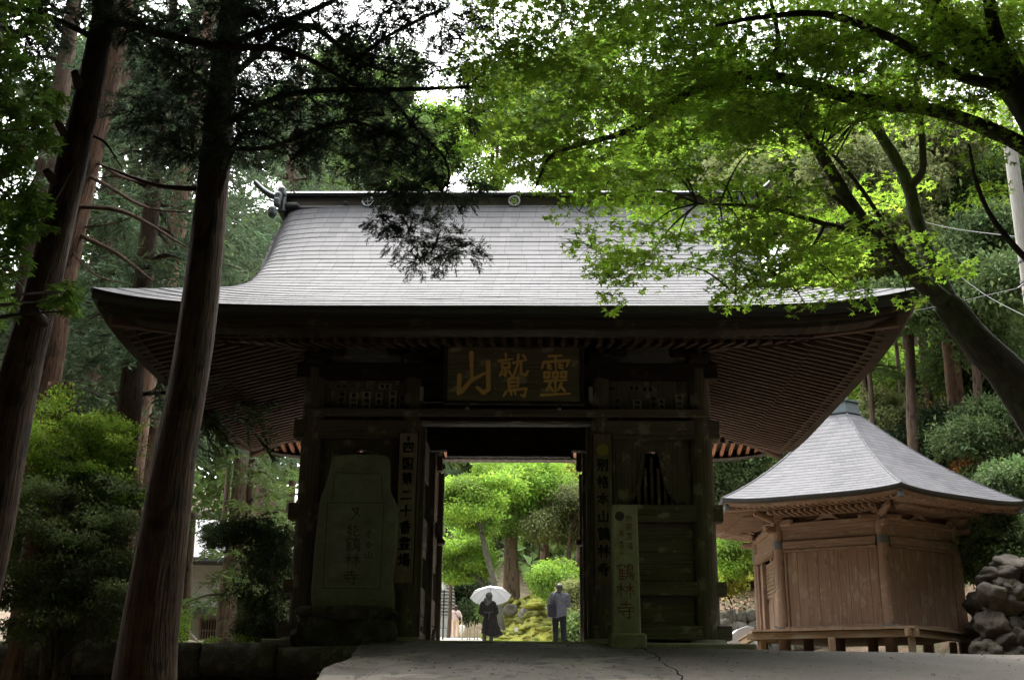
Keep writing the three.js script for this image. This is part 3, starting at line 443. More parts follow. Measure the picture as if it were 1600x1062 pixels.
  // the low side slopes and the gable ends between the two slopes
  for (const e of [-1, 1]) {
    const g = sheet((u, v) => { const t = u, a = surf(e, t, 1), z = lerp(a.z, -a.z, v), w = Math.pow(Math.abs(2 * v - 1), 5), sag = 0.3 * (1 - w) * Math.pow(1 - clamp(t / 0.45), 1.2); return [a.x, a.y - sag - 0.006, z]; }, 40, 24, (u, v, p) => [p[2], u * 4.9]);
    mesh('side_slope', g, M.copper, gate);
    const face = sheet((u, v) => { const t = lerp(0.34, 1, u), a = surf(e, t, 1); return [e * 4.62, a.y - 0.3, lerp(a.z, -a.z, v)]; }, 12, 6); mesh('gable_wall', face, M.gateDark, gate);
  }
  // eave edge: thick layered edge under the copper, following the upturned corners
  const ring = (inset, y0, y1, m, name) => {
    for (const side of [1, -1]) mesh(name, sheet((u, v) => { const s = SX[Math.round(u * 64)], p = surf(s, 0, side), q = v < 0.34 ? 0 : v < 0.67 ? 1 : 2; return [p.x - Math.sign(p.x) * inset * sstep(0.8, 1, Math.abs(s)), p.y + (q === 0 ? y0 : y1), p.z - side * (q === 2 ? inset + 0.35 : inset)]; }, 64, 2, (u, v, p) => [p[1], p[0]], side > 0), m, gate);
    for (const e of [-1, 1]) mesh(name, sheet((u, v) => { const a = surf(e, 0, 1), w = Math.pow(Math.abs(2 * u - 1), 6), q = v < 0.34 ? 0 : v < 0.67 ? 1 : 2; return [a.x - e * (q === 2 ? inset + 0.35 : inset), a.y - 0.3 * (1 - w) + (q === 0 ? y0 : y1), lerp(a.z - inset, -a.z + inset, u)]; }, 64, 2, (u, v, p) => [p[1], p[2]], e < 0), m, gate);
  };
  ring(0.012, 0.0, -0.16, M.copperDark, 'eave_edge'); ring(0.09, -0.155, -0.26, M.gateDark, 'eave_board'); ring(0.17, -0.255, -0.33, M.gateDark, 'eave_board');
  // soffit and rafters
  const tipY = (s) => 4.5 + 0.3 * Math.pow(Math.abs(s), 6), TX = 6.2, TZ = 4.78, IX = 4.1, IZ = 2.75;
  const under = (ux, uz) => { // height of the rafter tops over plan point
    const kx = clamp((Math.abs(ux) - 2.9) / (TX - 2.9)), kz = clamp((Math.abs(uz) - 1.6) / (TZ - 1.6)), k = Math.max(kx, kz), s = kx > kz ? Math.abs(uz) / TZ : Math.abs(ux) / TX;
    return lerp(5.42, tipY(s * (k > 0.2 ? 1 : 0)) + 0.1, Math.pow(k, 1.0)) + 0.02;
  };
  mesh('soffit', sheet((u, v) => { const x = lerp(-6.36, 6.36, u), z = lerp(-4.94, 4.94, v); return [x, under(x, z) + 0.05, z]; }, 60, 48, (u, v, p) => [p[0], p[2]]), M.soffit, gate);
  const rafterGeo = [], rest = [];
  const rafter = (x0, z0, x1, z1, w, h, drop, vis, m = M.rafter, name = 'rafter') => { const a = V(x0, under(x0, z0) - drop, z0), b = V(x1, under(x1, z1) - drop, z1), g = bar(a, b, w, h, 0.008); if (vis) mesh(name, g, m, gate); else rest.push(g); };
  for (const e of [-1, 1]) for (let z = -4.6; z <= 4.61; z += 0.2) { // side eaves: base rafters, then flying rafters
    const az = Math.abs(z), hx = (az - 1.6) / (TZ - 1.6) * (TX - 2.9) + 2.9, start = Math.max(3.5, hx), mid = 5.15;
    if (start < mid - 0.1) rafter(e * start, z, e * mid, z, 0.07, 0.13, 0.14, true);
    rafter(e * Math.max(start, mid - 0.25), z, e * 6.14, z, 0.065, 0.12, 0.05, true);
  }
  for (const side of [1, -1]) for (let x = -6.0; x <= 6.01; x += 0.2) {
    const ax = Math.abs(x), hz = (ax - 2.9) / (TX - 2.9) * (TZ - 1.6) + 1.6, start = Math.max(2.2, hz), mid = 3.75;
    if (start < mid - 0.1) rafter(x, side * start, x, side * mid, 0.075, 0.1, 0.12, false);
    const show = side < 0 && (ax < 1.7 || ax > 3.4); rafter(x, side * Math.max(start, mid - 0.25), x, side * 4.72, 0.07, 0.085, 0.03, show, show ? M.rafterBounceLit : M.rafter);
  }
  const rs = mesh('rafters_in_shade', rest, M.rafter, gate); rs.userData.kind = 'stuff';
  for (const e of [-1, 1]) for (const side of [-1, 1]) { const a = V(e * 3.4, 5.2, side * 2.06), b = V(e * 6.22, tipY(1) - 0.02, side * 4.8); mesh('hip_rafter', bar(a, b, 0.16, 0.24, 0.02), M.rafter, gate); }
  for (const e of [-1, 1]) mesh('eave_batten', sheet((u, v) => { const z = lerp(-3.72, 3.72, u); return [e * (5.18 + 0.05 * v), under(e * 5.15, z) - 0.07 + 0.1 * (v - 0.5), z]; }, 30, 1), M.gateDark, gate);
  for (const side of [1, -1]) mesh('eave_batten', box(10.2, 0.11, 0.1, 0, under(0, 3.75) - 0.03, side * 3.78), M.gateDark, gate);
  // ridge: boxed body, trims, cap, crests, end ornaments and horns
  mesh('ridge_body', box(9.3, 0.3, 0.5, 0, 8.880, 0, 0.02), M.ridge, gate);
  mesh('ridge_trim', box(9.42, 0.07, 0.62, 0, 8.745, 0, 0.015), M.copperDark, gate); mesh('ridge_trim', box(9.4, 0.035, 0.58, 0, 8.795, 0, 0.01), M.ridgeTrim, gate);
  mesh('ridge_cap', box(9.5, 0.09, 0.66, 0, 9.070, 0, 0.03), M.copperDark, gate); mesh('ridge_cap', box(9.4, 0.06, 0.46, 0, 9.142, 0, 0.03), M.lead, gate);
  for (const [x, kind] of [[-2.96, 0], [0.06, 1]]) {
    const c = mesh('crest_disc', new THREE.CylinderGeometry(0.125, 0.125, 0.05, 28).rotateX(Math.PI / 2).translate(x, 8.900, 0.28), M.copperDark, gate);
    const q = [new THREE.TorusGeometry(0.108, 0.02, 8, 30).translate(x, 8.900, 0.31)];
    const b = (w, h, dx, dy) => q.push(box(w, h, 0.012, x + dx, 8.900 + dy, 0.31, 0.002));
    if (kind === 0) { b(0.02, 0.13, 0, 0); b(0.13, 0.02, 0, 0.0); b(0.055, 0.02, -0.0375, 0.065); b(0.055, 0.02, 0.0375, -0.065); b(0.02, 0.055, 0.065, 0.0375); b(0.02, 0.055, -0.065, -0.0375); }
    else for (const d of [-0.038, 0.038]) { q.push(new THREE.TorusGeometry(0.034, 0.009, 6, 18).scale(0.8, 1.5, 1).translate(x + d, 8.900, 0.31)); q.push(new THREE.SphereGeometry(0.014, 8, 6).translate(x + d, 8.900, 0.31)); }
    mesh('crest_relief', q, M.ridgeTrim, c);
  }
  { const f = box(0.1, 0.1, 0.03, 0, 0, 0.27, 0.01); f.rotateZ(Math.PI / 4).translate(-3.42, 8.880, 0); mesh('ridge_fitting', [f, new THREE.SphereGeometry(0.03, 10, 8).translate(-3.42, 8.880, 0.29)], M.lead, gate); }
  for (const e of [-1, 1]) {
    const x = e * 4.72, o = mesh('ridge_end', [box(0.16, 0.52, 0.8, x, 8.880, 0, 0.05), box(0.3, 0.1, 0.5, x - e * 0.2, 8.810, 0.12, 0.03)], M.lead, gate);
    const rolls = []; for (const [dx, y, z, r] of [[0, 9.060, 0.42, 0.085], [0.05, 8.920, 0.48, 0.08], [0.06, 8.780, 0.52, 0.075], [0.1, 8.500, 0.68, 0.09]]) rolls.push(new THREE.CapsuleGeometry(r, 0.08, 4, 14).translate(x + e * dx, y, z));
    mesh('ridge_roll', rolls, M.lead, o);
    const horn = new THREE.CatmullRomCurve3([V(x - e * 0.1, 9.080, 0), V(x + e * 0.2, 9.130, 0), V(x + e * 0.45, 9.260, 0), V(x + e * 0.68, 9.480, 0)]);
    mesh('ridge_horn', sheet((u, v) => { const p = horn.getPoint(u), a = v * Math.PI * 2, h = lerp(0.12, 0.075, u); return [p.x + e * -0.3 * h * Math.sin(a), p.y + Math.sin(a) * h * 0.62, p.z + Math.cos(a) * 0.1]; }, 20, 14), M.lead, gate);
    const vg = []; for (let i = 0; i < 16; i++) { const t0 = 0.32 + i / 16 * 0.64, a = surf(e * 0.985, t0, 1), b = surf(e * 0.985, t0 + 0.042, 1); vg.push(bar(V(a.x - e * 0.32, a.y + 0.36, a.z + 0.1), V(b.x - e * 0.32, b.y + 0.36, b.z + 0.1), 0.05, 0.03, 0.01)); }
  }
}
// the name plaque that hangs over the passage
{
  const c = at(802.5, 585, 19.35), p = thing('name_plaque', 'dark framed plaque with three gold brushed characters over the passage', 'plaque', [c.x, c.y, c.z], GT);
  p.rotation.x = 0.13;
  mesh('plaque_board', box(2.3, 0.98, 0.05, 0, 0, 0, 0.01), M.plaque, p);
  for (const s of [-1, 1]) { mesh('plaque_frame', box(2.44, 0.06, 0.1, 0, s * 0.5, 0.01, 0.015), M.gateDark, p); mesh('plaque_frame', box(0.07, 0.94, 0.1, s * 1.185, 0, 0.01, 0.015), M.gateDark, p); }
  for (const [g, x, w, h, t] of [['mountainBrush', -0.695, 0.6, 0.74, 0.075], ['eagle', -0.005, 0.54, 0.76, 0.044], ['spiritOld', 0.725, 0.56, 0.74, 0.046]]) write(p, g, w, h, t, [x, -0.02 - (x < -0.5 ? -0.02 : 0), 0.024], M.gold, 0.012, 'gold_character');
  for (const s of [-1, 1]) mesh('hanger', box(0.08, 0.1, 0.3, s * 0.8, -0.54, -0.1, 0.01), M.gateDark, p);
}
// the two long inscribed boards on the passage columns
function longBoard(x, y0, y1, w, chars, m, label, tilt, crest) {
  const b = thing('sign_board', label, 'sign board', gateAt(x, y0, 2.33).toArray(), GT); b.rotation.z = tilt; const H = y1 - y0;
  mesh('plank', box(w, H, 0.05, 0, H / 2, 0, 0.008), m, b);
  const edge = mesh('edge_strip', box(0.02, H - 0.01, 0.06, -w / 2 - 0.011, H / 2, 0, 0.004), M.gateDark, b); mesh('edge_strip', box(0.02, H - 0.01, 0.06, w / 2 + 0.011, H / 2, 0, 0.004), M.gateDark, b);
  for (const [g, y, s] of chars) write(b, g, w * 0.62 * s, w * 0.68 * s, 0.036, [0, y - y0, 0.025], M.ink, 0.003);
  if (crest) { mesh('gold_disc', new THREE.CylinderGeometry(0.105, 0.105, 0.03, 28).rotateX(Math.PI / 2).translate(0, crest - y0, 0.035), M.goldDull, b); mesh('disc_relief', [new THREE.TorusGeometry(0.085, 0.008, 6, 28).translate(0, crest - y0, 0.052), ...[0, 1, 2, 3, 4, 5].map((k) => new THREE.TorusGeometry(0.028, 0.007, 6, 14).translate(Math.cos(k * 1.047) * 0.045, crest - y0 + Math.sin(k * 1.047) * 0.045, 0.052))], M.goldDull, b.children[b.children.length - 1]); }
  else mesh('hook', box(0.05, 0.09, 0.04, 0, H - 0.1, 0.03, 0.01), M.black, b);
  return b;
}
const ys = (list, y0, y1) => list.map((g, i) => [g, lerp(y0, y1, i / (list.length - 1)), 1]);
longBoard(-1.68, 0.95, 3.52, 0.31, ys(['four', 'country', 'ordinal', 'two', 'ten', 'number', 'spirit', 'place'], 3.26, 1.33), M.board, 'tall pale wooden board with black brushed characters left of the passage', 0.0);
longBoard(1.685, 0.95, 3.52, 0.31, ys(['separate', 'rank', 'origin', 'mountain', 'crane', 'woods', 'temple'], 2.97, 1.2), M.boardDark, 'tall grey wooden board with gold disc and black characters right of the passage', 0.0, 3.24);

// ---------- stones with inscriptions ----------
{
  const P = at(548, 955, 19.1), b = thing('stone_monument', 'tall irregular grey stone slab with carved characters on a boulder base', 'stone monument', [P.x, 0, P.z], 0.02);
  const L = (px, py) => { const q = at(px, py, 19.1); return [q.x - P.x, q.y]; };
  const outlinePts = [[523, 716], [562, 712], [604, 716], [606, 765], [617, 790], [616, 850], [610, 905], [609, 952], [500, 952], [489, 936], [492, 880], [497, 830], [503, 780], [514, 752]].map((q) => L(...q));
  const sh = new THREE.Shape(new THREE.CatmullRomCurve3(outlinePts.map(([x, y]) => V(x, y, 0)), true, 'catmullrom', 0.25).getPoints(70).map((v) => new THREE.Vector2(v.x, v.y)));
  const g = new THREE.ExtrudeGeometry(sh, { depth: 0.2, bevelEnabled: true, bevelSize: 0.03, bevelThickness: 0.04, bevelSegments: 3, steps: 1 }); g.translate(0, 0, -0.2); mesh('slab', g, M.slate, b);
  const F = 0.042, put = (n, px, py, w, h, t) => { const [x, y] = L(px, py); write(b, n, w, h, t, [x, y, F - 0.004], M.groove, 0.006); };
  for (const [a, c] of [[[512, 786], [604, 786]], [[523, 739], [592, 741]], [[505, 919], [594, 920]], [[512, 786], [505, 919]], [[600, 786], [594, 920]], [[523, 741], [519, 783]], [[596, 742], [598, 783]]]) { const [x0, y0] = L(...a), [x1, y1] = L(...c); mesh('carved_line', bar(V(x0, y0, F), V(x1, y1, F), 0.011, 0.01, 0.003, V(0, 0, 1)), M.groove, b); }
  put('brushA', 555, 803, 0.2, 0.22, 0.022); put('brushB', 553, 829, 0.24, 0.22, 0.02); put('crane', 551, 851, 0.26, 0.24, 0.018); put('woods', 551, 876, 0.26, 0.22, 0.02); put('temple', 549, 902, 0.26, 0.24, 0.02);
  put('brushC', 577, 817, 0.15, 0.13, 0.015); put('brushD', 577, 834, 0.13, 0.16, 0.014); put('brushE', 576, 852, 0.11, 0.14, 0.014); put('mountain', 576, 867, 0.13, 0.11, 0.015);
  srand(5);
  const sto = (px, py, w, h, d, z, n = 'base_stone') => { const [x, y] = L(px, py), s = mesh(n, stone(w, h, d, 3, 0.14, 0.72), M.stoneDark, b); s.position.set(x, y, z); };
  sto(544, 961, 1.62, 0.24, 0.85, 0.02, 'cap_stone'); sto(505, 989, 0.85, 0.5, 0.8, 0.05); sto(572, 989, 0.9, 0.46, 0.82, 0.06); sto(540, 1012, 1.6, 0.34, 0.9, 0); sto(480, 998, 0.5, 0.4, 0.7, -0.1);
}
{
  const P = at(979, 992, 18.75), b = thing('stone_pillar', 'square stone pillar with red carved characters standing right of the passage', 'stone pillar', [P.x, 0, P.z], GT);
  const g = box(0.43, 2.06, 0.36, 0, 1.06, 0, 0.02); const p = g.attributes.position; for (let i = 0; i < p.count; i++) { const t = p.getY(i) / 2.1; p.setX(i, p.getX(i) * lerp(1.02, 0.94, t)); }
  mesh('shaft', g, M.granite, b); mesh('plinth', box(0.58, 0.28, 0.52, 0.01, -0.06, 0, 0.03), M.granite, b);
  mesh('crest_mark', new THREE.CylinderGeometry(0.075, 0.075, 0.012, 24).rotateX(Math.PI / 2).translate(-0.085, 1.9, 0.18), M.groove, b);
  const put = (n, x, y, w, h, t) => write(b, n, w, h, t, [x, y, 0.176], M.redInk, 0.006);
  put('crane', -0.01, 1.02, 0.28, 0.27, 0.018); put('woods', -0.01, 0.73, 0.29, 0.25, 0.019); put('temple', -0.01, 0.43, 0.28, 0.27, 0.02);
  put('four', 0.06, 1.86, 0.1, 0.1, 0.011); put('country', 0.06, 1.73, 0.1, 0.11, 0.01); put('spirit', 0.07, 1.58, 0.1, 0.12, 0.009); put('place', 0.07, 1.42, 0.1, 0.12, 0.009); put('ordinal', -0.06, 1.62, 0.1, 0.12, 0.009); put('number', -0.06, 1.45, 0.1, 0.12, 0.009); put('ten', -0.06, 1.3, 0.09, 0.1, 0.01);
}

// ---------- the six-sided hall ----------
{
  const C = [9.36, 0, -32], h = thing('hexagonal_hall', 'small six-sided wooden hall with a grey pyramid roof on a raised deck', 'hall', C), R = 2.66, FL = 1.02;
  const vx = (k, r) => V(Math.sin(k * Math.PI / 3) * r, 0, Math.cos(k * Math.PI / 3) * r);
  srand(61);
  for (let k = 0; k < 6; k++) {
    const p = vx(k, R); mesh('column', tube([V(p.x, FL - 0.9, p.z), V(p.x, 2, p.z), V(p.x, 4.0, p.z)], [0.15, 0.145, 0.14], 16, { n: 8, rough: 0.015, tile: 0.7 }), M.pav, h);
    const q = vx(k, R + 0.06); mesh('column_shoe', box(0.42, 0.1, 0.42, p.x, FL + 0.05, p.z, 0.02), M.lead, h);
    mesh('metal_cap', new THREE.CylinderGeometry(0.165, 0.155, 0.2, 14).translate(p.x, 3.22, p.z), M.lead, h);
    // bracket set above the column
    const o = p.clone().normalize(), t = V(o.z, 0, -o.x), g = [box(0.36, 0.16, 0.36, 0, 0, 0, 0.05).translate(p.x, 3.92, p.z)];
    for (const [d, y, L] of [[t, 3.78, 1.1], [o, 3.62, 0.9]]) g.push(bar(V(p.x, y, p.z).addScaledVector(d, -L / 2), V(p.x, y, p.z).addScaledVector(d, L / 2), 0.13, 0.17, 0.05));
    g.push(bar(V(p.x, 3.83, p.z), V(p.x, 4.02, p.z).addScaledVector(o, 0.8), 0.14, 0.16, 0.05)); mesh('bracket_set', g, M.pav, h);
  }
  for (let k = 0; k < 6; k++) {
    const a = vx(k, R), b = vx(k + 1, R), d = b.clone().sub(a).normalize(), n = V(a.x + b.x, 0, a.z + b.z).normalize(), m = a.clone().add(b).multiplyScalar(0.5), ang = Math.atan2(n.x, n.z), L = a.distanceTo(b), dark = k === 0 ? M.pav : M.pav;
    const put = (name, w, hh, dd, u, y, off = 0, mt = dark, c) => { const g = box(w, hh, dd, u, y, off, c); g.rotateY(ang).translate(m.x, 0, m.z); return mesh(name, g, mt, h); };
    put('beam', L - 0.28, 0.2, 0.16, 0, 3.2, 0.06); put('beam', L - 0.28, 0.05, 0.19, 0, 3.06, 0.06); put('frieze', L - 0.26, 0.32, 0.1, 0, 3.47, 0.0); put('beam', L - 0.2, 0.16, 0.2, 0, 3.7, 0.02); put('upper_beam', L + 0.5, 0.16, 0.18, 0, 4.02, 0.03);
    put('sill', L - 0.2, 0.12, 0.22, 0, FL + 0.06, 0.08); put('frieze', L - 0.26, 0.24, 0.06, 0, 3.88, -0.04, M.pavDark);
    // carved strut in the middle of the frieze
    { const sh = new THREE.Shape(); sh.moveTo(-0.42, 0); sh.quadraticCurveTo(-0.2, 0.02, -0.12, 0.2); sh.lineTo(0.12, 0.2); sh.quadraticCurveTo(0.2, 0.02, 0.42, 0); sh.lineTo(0.26, 0); sh.quadraticCurveTo(0.0, 0.14, -0.26, 0); sh.closePath(); const g = new THREE.ExtrudeGeometry(sh, { depth: 0.08, bevelEnabled: true, bevelSize: 0.01, bevelThickness: 0.01, bevelSegments: 1 }); g.translate(0, 3.785, 0.0).rotateY(ang).translate(m.x, 0, m.z); mesh('carved_strut', g, M.pav, h); }
    if (k === 4) { // the face with the louvred door
      for (const u of [-1.08, -0.5, 0.62, 1.12]) put('door_post', 0.1, 1.9, 0.12, u, 2.05, 0.03);
      put('wall_panel', 0.56, 1.9, 0.05, -0.8, 2.05, 0); put('wall_panel', 0.46, 1.9, 0.05, 0.87, 2.05, 0); put('wall_panel', 1.05, 1.9, 0.04, 0.06, 2.05, -0.14);
      const dr = put('door', 0.98, 1.86, 0.05, 0.06, 2.02, -0.05); for (let q = 0; q < 9; q++) { const g = box(0.8, 0.07, 0.03, 0.06, 2.05 + q * 0.105, -0.005, 0.006); g.rotateY(ang).translate(m.x, 0, m.z); mesh('louvre', g, M.deck, dr); }
      const hd = box(0.03, 0.12, 0.04, -0.36, 1.95, 0.0, 0.008); hd.rotateY(ang).translate(m.x, 0, m.z); mesh('handle', hd, M.black, dr);
      // two louvred leaves beside it
      const lf = put('shutter', 0.44, 1.7, 0.03, 0.86, 2.05, 0.06); for (let q = 0; q < 8; q++) { const g = box(0.34, 0.05, 0.03, 0.86, 2.1 + q * 0.1, 0.085, 0.006); g.rotateY(ang).translate(m.x, 0, m.z); mesh('louvre', g, M.deck, lf); }
    } else {
      const ws = []; let tot = 0; for (let q = 0; q < 9; q++) { const w = rr(0.8, 1.2); ws.push(w); tot += w; } let u = -(L - 0.28) / 2;
      for (const w of ws) { const W = w / tot * (L - 0.28); put('plank', W - 0.003, 1.94, 0.045, u + W / 2, 2.08, rr(-0.003, 0.003), M.pav, 0.006); u += W; }
      for (const s of [-1, 1]) put('side_trim', 0.05, 1.94, 0.09, s * (L / 2 - 0.165), 2.08, 0.03);
    }
  }
  mesh('inner_floor', new THREE.CylinderGeometry(R - 0.05, R - 0.05, 0.1, 6).translate(0, FL - 0.06, 0), M.deck, h);
  mesh('inner_ceiling', new THREE.CylinderGeometry(R + 0.2, R + 0.2, 0.06, 6).translate(0, 4.12, 0), M.pavDark, h);
  // deck
  const dk = [V(6.1 - C[0], 0, 2.0), V(9.6 - C[0], 0, 3.7), V(11.85 - C[0], 0, 1.62)], inn = [vx(-1, R + 0.02), vx(0, R + 0.06), vx(1, R + 0.02)];
  for (const [a, b, ia, ib, nb] of [[dk[0], dk[1], inn[0], inn[1], 16], [dk[1], dk[2], inn[1], inn[2], 12]]) {
    for (let q = 0; q < nb; q++) {
      const P = (t, o) => a.clone().lerp(b, t).lerp(ia.clone().lerp(ib, t), o), j = rr(-0.02, 0.02), p = [P((q + 0.02) / nb, 0 + j), P((q + 0.98) / nb, 0 + j), P((q + 0.98) / nb, 1), P((q + 0.02) / nb, 1)], sh = new THREE.Shape(p.map((v) => new THREE.Vector2(v.x, -v.z))), g = new THREE.ExtrudeGeometry(sh, { depth: 0.05, bevelEnabled: true, bevelSize: 0.004, bevelThickness: 0.004, bevelSegments: 1 });
      g.rotateX(-Math.PI / 2).translate(0, FL - 0.05 + rr(-0.003, 0.003), 0); const uv = g.attributes.uv, po = g.attributes.position, dir = p[3].clone().sub(p[0]).normalize(); for (let i = 0; i < uv.count; i++) { const x = po.getX(i), z = po.getZ(i); uv.setXY(i, x * dir.z - z * dir.x + q, x * dir.x + z * dir.z + q * 0.37); }
      mesh('deck_board', g, M.deck, h);
    }
    const n = V(b.z - a.z, 0, a.x - b.x).normalize().multiplyScalar(-0.12); if (n.dot(a) > 0) n.multiplyScalar(-1); // inwards
    mesh('deck_beam', bar(V(a.x, FL - 0.15, a.z).add(n).addScaledVector(b.clone().sub(a).normalize(), -0.16), V(b.x, FL - 0.155, b.z).add(n).addScaledVector(b.clone().sub(a).normalize(), 0.1), 0.11, 0.17, 0.012), M.deck, h);
  }
  { const a = dk[0], b = V(6.35 - C[0], 0, -1.3), sh = new THREE.Shape([a, b, vx(-2, R), inn[0]].map((v) => new THREE.Vector2(v.x, -v.z))), g = new THREE.ExtrudeGeometry(sh, { depth: 0.05, bevelEnabled: false }); g.rotateX(-Math.PI / 2).translate(0, FL - 0.056, 0); mesh('deck_board', g, M.deck, h); mesh('deck_beam', bar(V(a.x + 0.08, FL - 0.15, a.z - 0.1), V(b.x + 0.08, FL - 0.15, b.z), 0.11, 0.17, 0.012), M.deck, h); }
  for (const [px, D] of [[1192, 30.2], [1300, 29.2], [1425, 28.5], [1489, 30.3]]) { const p = at(px, 1000, D); mesh('deck_post', box(0.15, 1.1, 0.15, p.x - C[0], FL - 0.78, p.z - C[2], 0.012), M.deck, h); }
  for (const t of [0.15, 0.5, 0.85]) { const p = inn[0].clone().lerp(inn[1], t).multiplyScalar(0.86); mesh('floor_post', new THREE.CylinderGeometry(0.13, 0.13, 1.1, 12).translate(p.x, FL - 0.6, p.z), M.pavDark, h); }
  mesh('stone_pad', new THREE.CylinderGeometry(2.2, 2.3, 0.2, 6).translate(0, 0.15, 0), M.granite, h);
  // roof: concave pyramid in courses, six facets each
  const RO = 4.5, RN = 0.5, YE = 4.2, YA = 7.08, N = 25;
  const pr = (t) => [lerp(RO, RN, t), YE + (YA - YE) * (0.7 * t + 0.3 * t * t)];
  const pt = (k, f, t) => { const [r, y] = pr(t), a = vx(k, r), b = vx(k + 1, r), p = a.lerp(b, f), e = Math.pow(Math.abs(2 * f - 1), 4) * 0.1 * Math.pow(1 - t, 3); p.y = y + e; return p; };
  for (let c = 0; c < N; c++) { const gs = []; for (let k = 0; k < 6; k++) gs.push(sheet((u, v) => { const q = v === 0 ? 0 : v === 0.5 ? 1 : 2, p = pt(k, u, q === 2 ? Math.min(1, (c + 1) / N + 0.004) : c / N); p.y += q === 1 ? 0.01 : 0; return [p.x, p.y, p.z]; }, 14, 2, (u, v, p) => [u * lerp(4.4, 0.5, c / N) + k * 3.1, c * 0.136 + (v === 1 ? 0.13 : 0.005)])); mesh('roof_course', gs, M.copperHall, h); }
  for (let k = 0; k < 6; k++) {
    mesh('eave_edge', sheet((u, v) => { const p = pt(k, u, 0), q = Math.round(v * 2); if (q === 2) p.multiplyScalar(0.93); p.y = pt(k, u, 0).y - (q ? 0.11 : 0); return [p.x, p.y, p.z]; }, 14, 2, (u, v, p) => [p[1], u * 4], true), M.copperDark, h);
    mesh('eave_board', sheet((u, v) => { const p = pt(k, u, 0), y = p.y, q = Math.round(v * 2); p.multiplyScalar(q === 2 ? 0.9 : 0.977); p.y = y - (q ? 0.2 : 0.1); return [p.x, p.y, p.z]; }, 14, 2, (u, v, p) => [p[1], u * 4], true), M.pav, h);
    mesh('soffit', sheet((u, v) => { const p = pt(k, u, 0), y = p.y, m = vx(k, R * 0.9).lerp(vx(k + 1, R * 0.9), u); p.multiplyScalar(0.95).lerp(m, v); p.y = lerp(y - 0.17, 4.3, v); return [p.x, p.y, p.z]; }, 14, 6, (u, v, p) => [p[0], p[2]]), M.pav, h);
    const n = vx(k, 1).add(vx(k + 1, 1)).normalize(), g = [], g2 = []; for (let q = 0; q < 27; q++) { const f = (q + 0.5) / 27, e = pt(k, f, 0), tip = V(e.x * 0.965, e.y - 0.215, e.z * 0.965), L = Math.min(1.75, (0.5 - Math.abs(f - 0.5)) * 5.2 * 0.72 + 0.25), inn2 = tip.clone().addScaledVector(n, -L); inn2.y += L * 0.09; g.push(bar(inn2, tip, 0.055, 0.07, 0.006)); if (L > 0.9) { const m = tip.clone().addScaledVector(n, -0.55); m.y -= 0.03; const i3 = m.clone().addScaledVector(n, -(L - 0.6)); i3.y += 0.02; g2.push(bar(i3, m, 0.06, 0.075, 0.006)); } }
    const r = mesh('rafter_row', [...g, ...g2], M.pav, h); r.userData.kind = 'stuff';
    const c = vx(k, RO * 0.965), y = pt(k, 0, 0).y; mesh('hip_rafter', bar(V(c.x * 0.55, y - 0.02, c.z * 0.55), V(c.x, y - 0.24, c.z), 0.12, 0.17, 0.015), M.pav, h); mesh('rafter_cap', box(0.15, 0.16, 0.15, c.x, y - 0.24, c.z, 0.02), M.lead, h);
    mesh('hip_roll', (() => { const gs = []; for (let q = 0; q < 20; q++) { const a = pt(k, 0, q / 20), b = pt(k, 0, (q + 1) / 20); a.y += 0.006; b.y += 0.006; gs.push(bar(a, b, 0.05, 0.03, 0.012)); } return gs; })(), M.copper, h);
  }
  const f = new THREE.CylinderGeometry(0.5, 0.52, 0.34, 6, 1, false, 0).translate(0, 7.26, 0);
  mesh('finial_base', [f, new THREE.CylinderGeometry(0.58, 0.58, 0.05, 6).translate(0, 7.09, 0), new THREE.CylinderGeometry(0.55, 0.55, 0.05, 6).translate(0, 7.44, 0)].map((g) => g.toNonIndexed()), M.patina, h).geometry.computeVertexNormals();
  mesh('finial_dome', new THREE.SphereGeometry(0.27, 20, 10, 0, Math.PI * 2, 0, Math.PI / 2).scale(1, 0.75, 1).translate(0, 7.46, 0), M.patina, h);
}

// ---------- dry stone walls ----------
{ // left: coping slabs over rounded stones, facing the low ground
  const w = thing('stone_wall', 'low dark stone wall with long coping slabs left of the sloping approach', 'stone wall', [0, 0, -18.2]); srand(81);
  let x = -2.25; while (x > -9.5) { const L = rr(0.95, 1.35); const s = mesh('coping_stone', stone(L * 1.06, 0.5, 0.75, 2, 0.1, 0.8), M.stoneDark, w); s.position.set(x - L / 2, -0.42 + rr(-0.03, 0.03), rr(-0.05, 0.05)); x -= L; }
  for (let row = 0; row < 4; row++) { x = -2.2 - rr(0, 0.3); while (x > -9.5) { const L = rr(0.36, 0.62); const s = mesh('wall_stone', stone(L * 1.08, 0.44, 0.6, 2, 0.16, 0.55), M.stoneDark, w); s.position.set(x - L / 2, -0.84 - row * 0.38 + rr(-0.04, 0.04), 0.05 + rr(-0.06, 0.06)); s.rotation.z = rr(-0.15, 0.15); x -= L; } }
  mesh('earth_core', box(7.6, 1.6, 0.5, -5.95, -1.2, -0.3), M.soil, w);
}
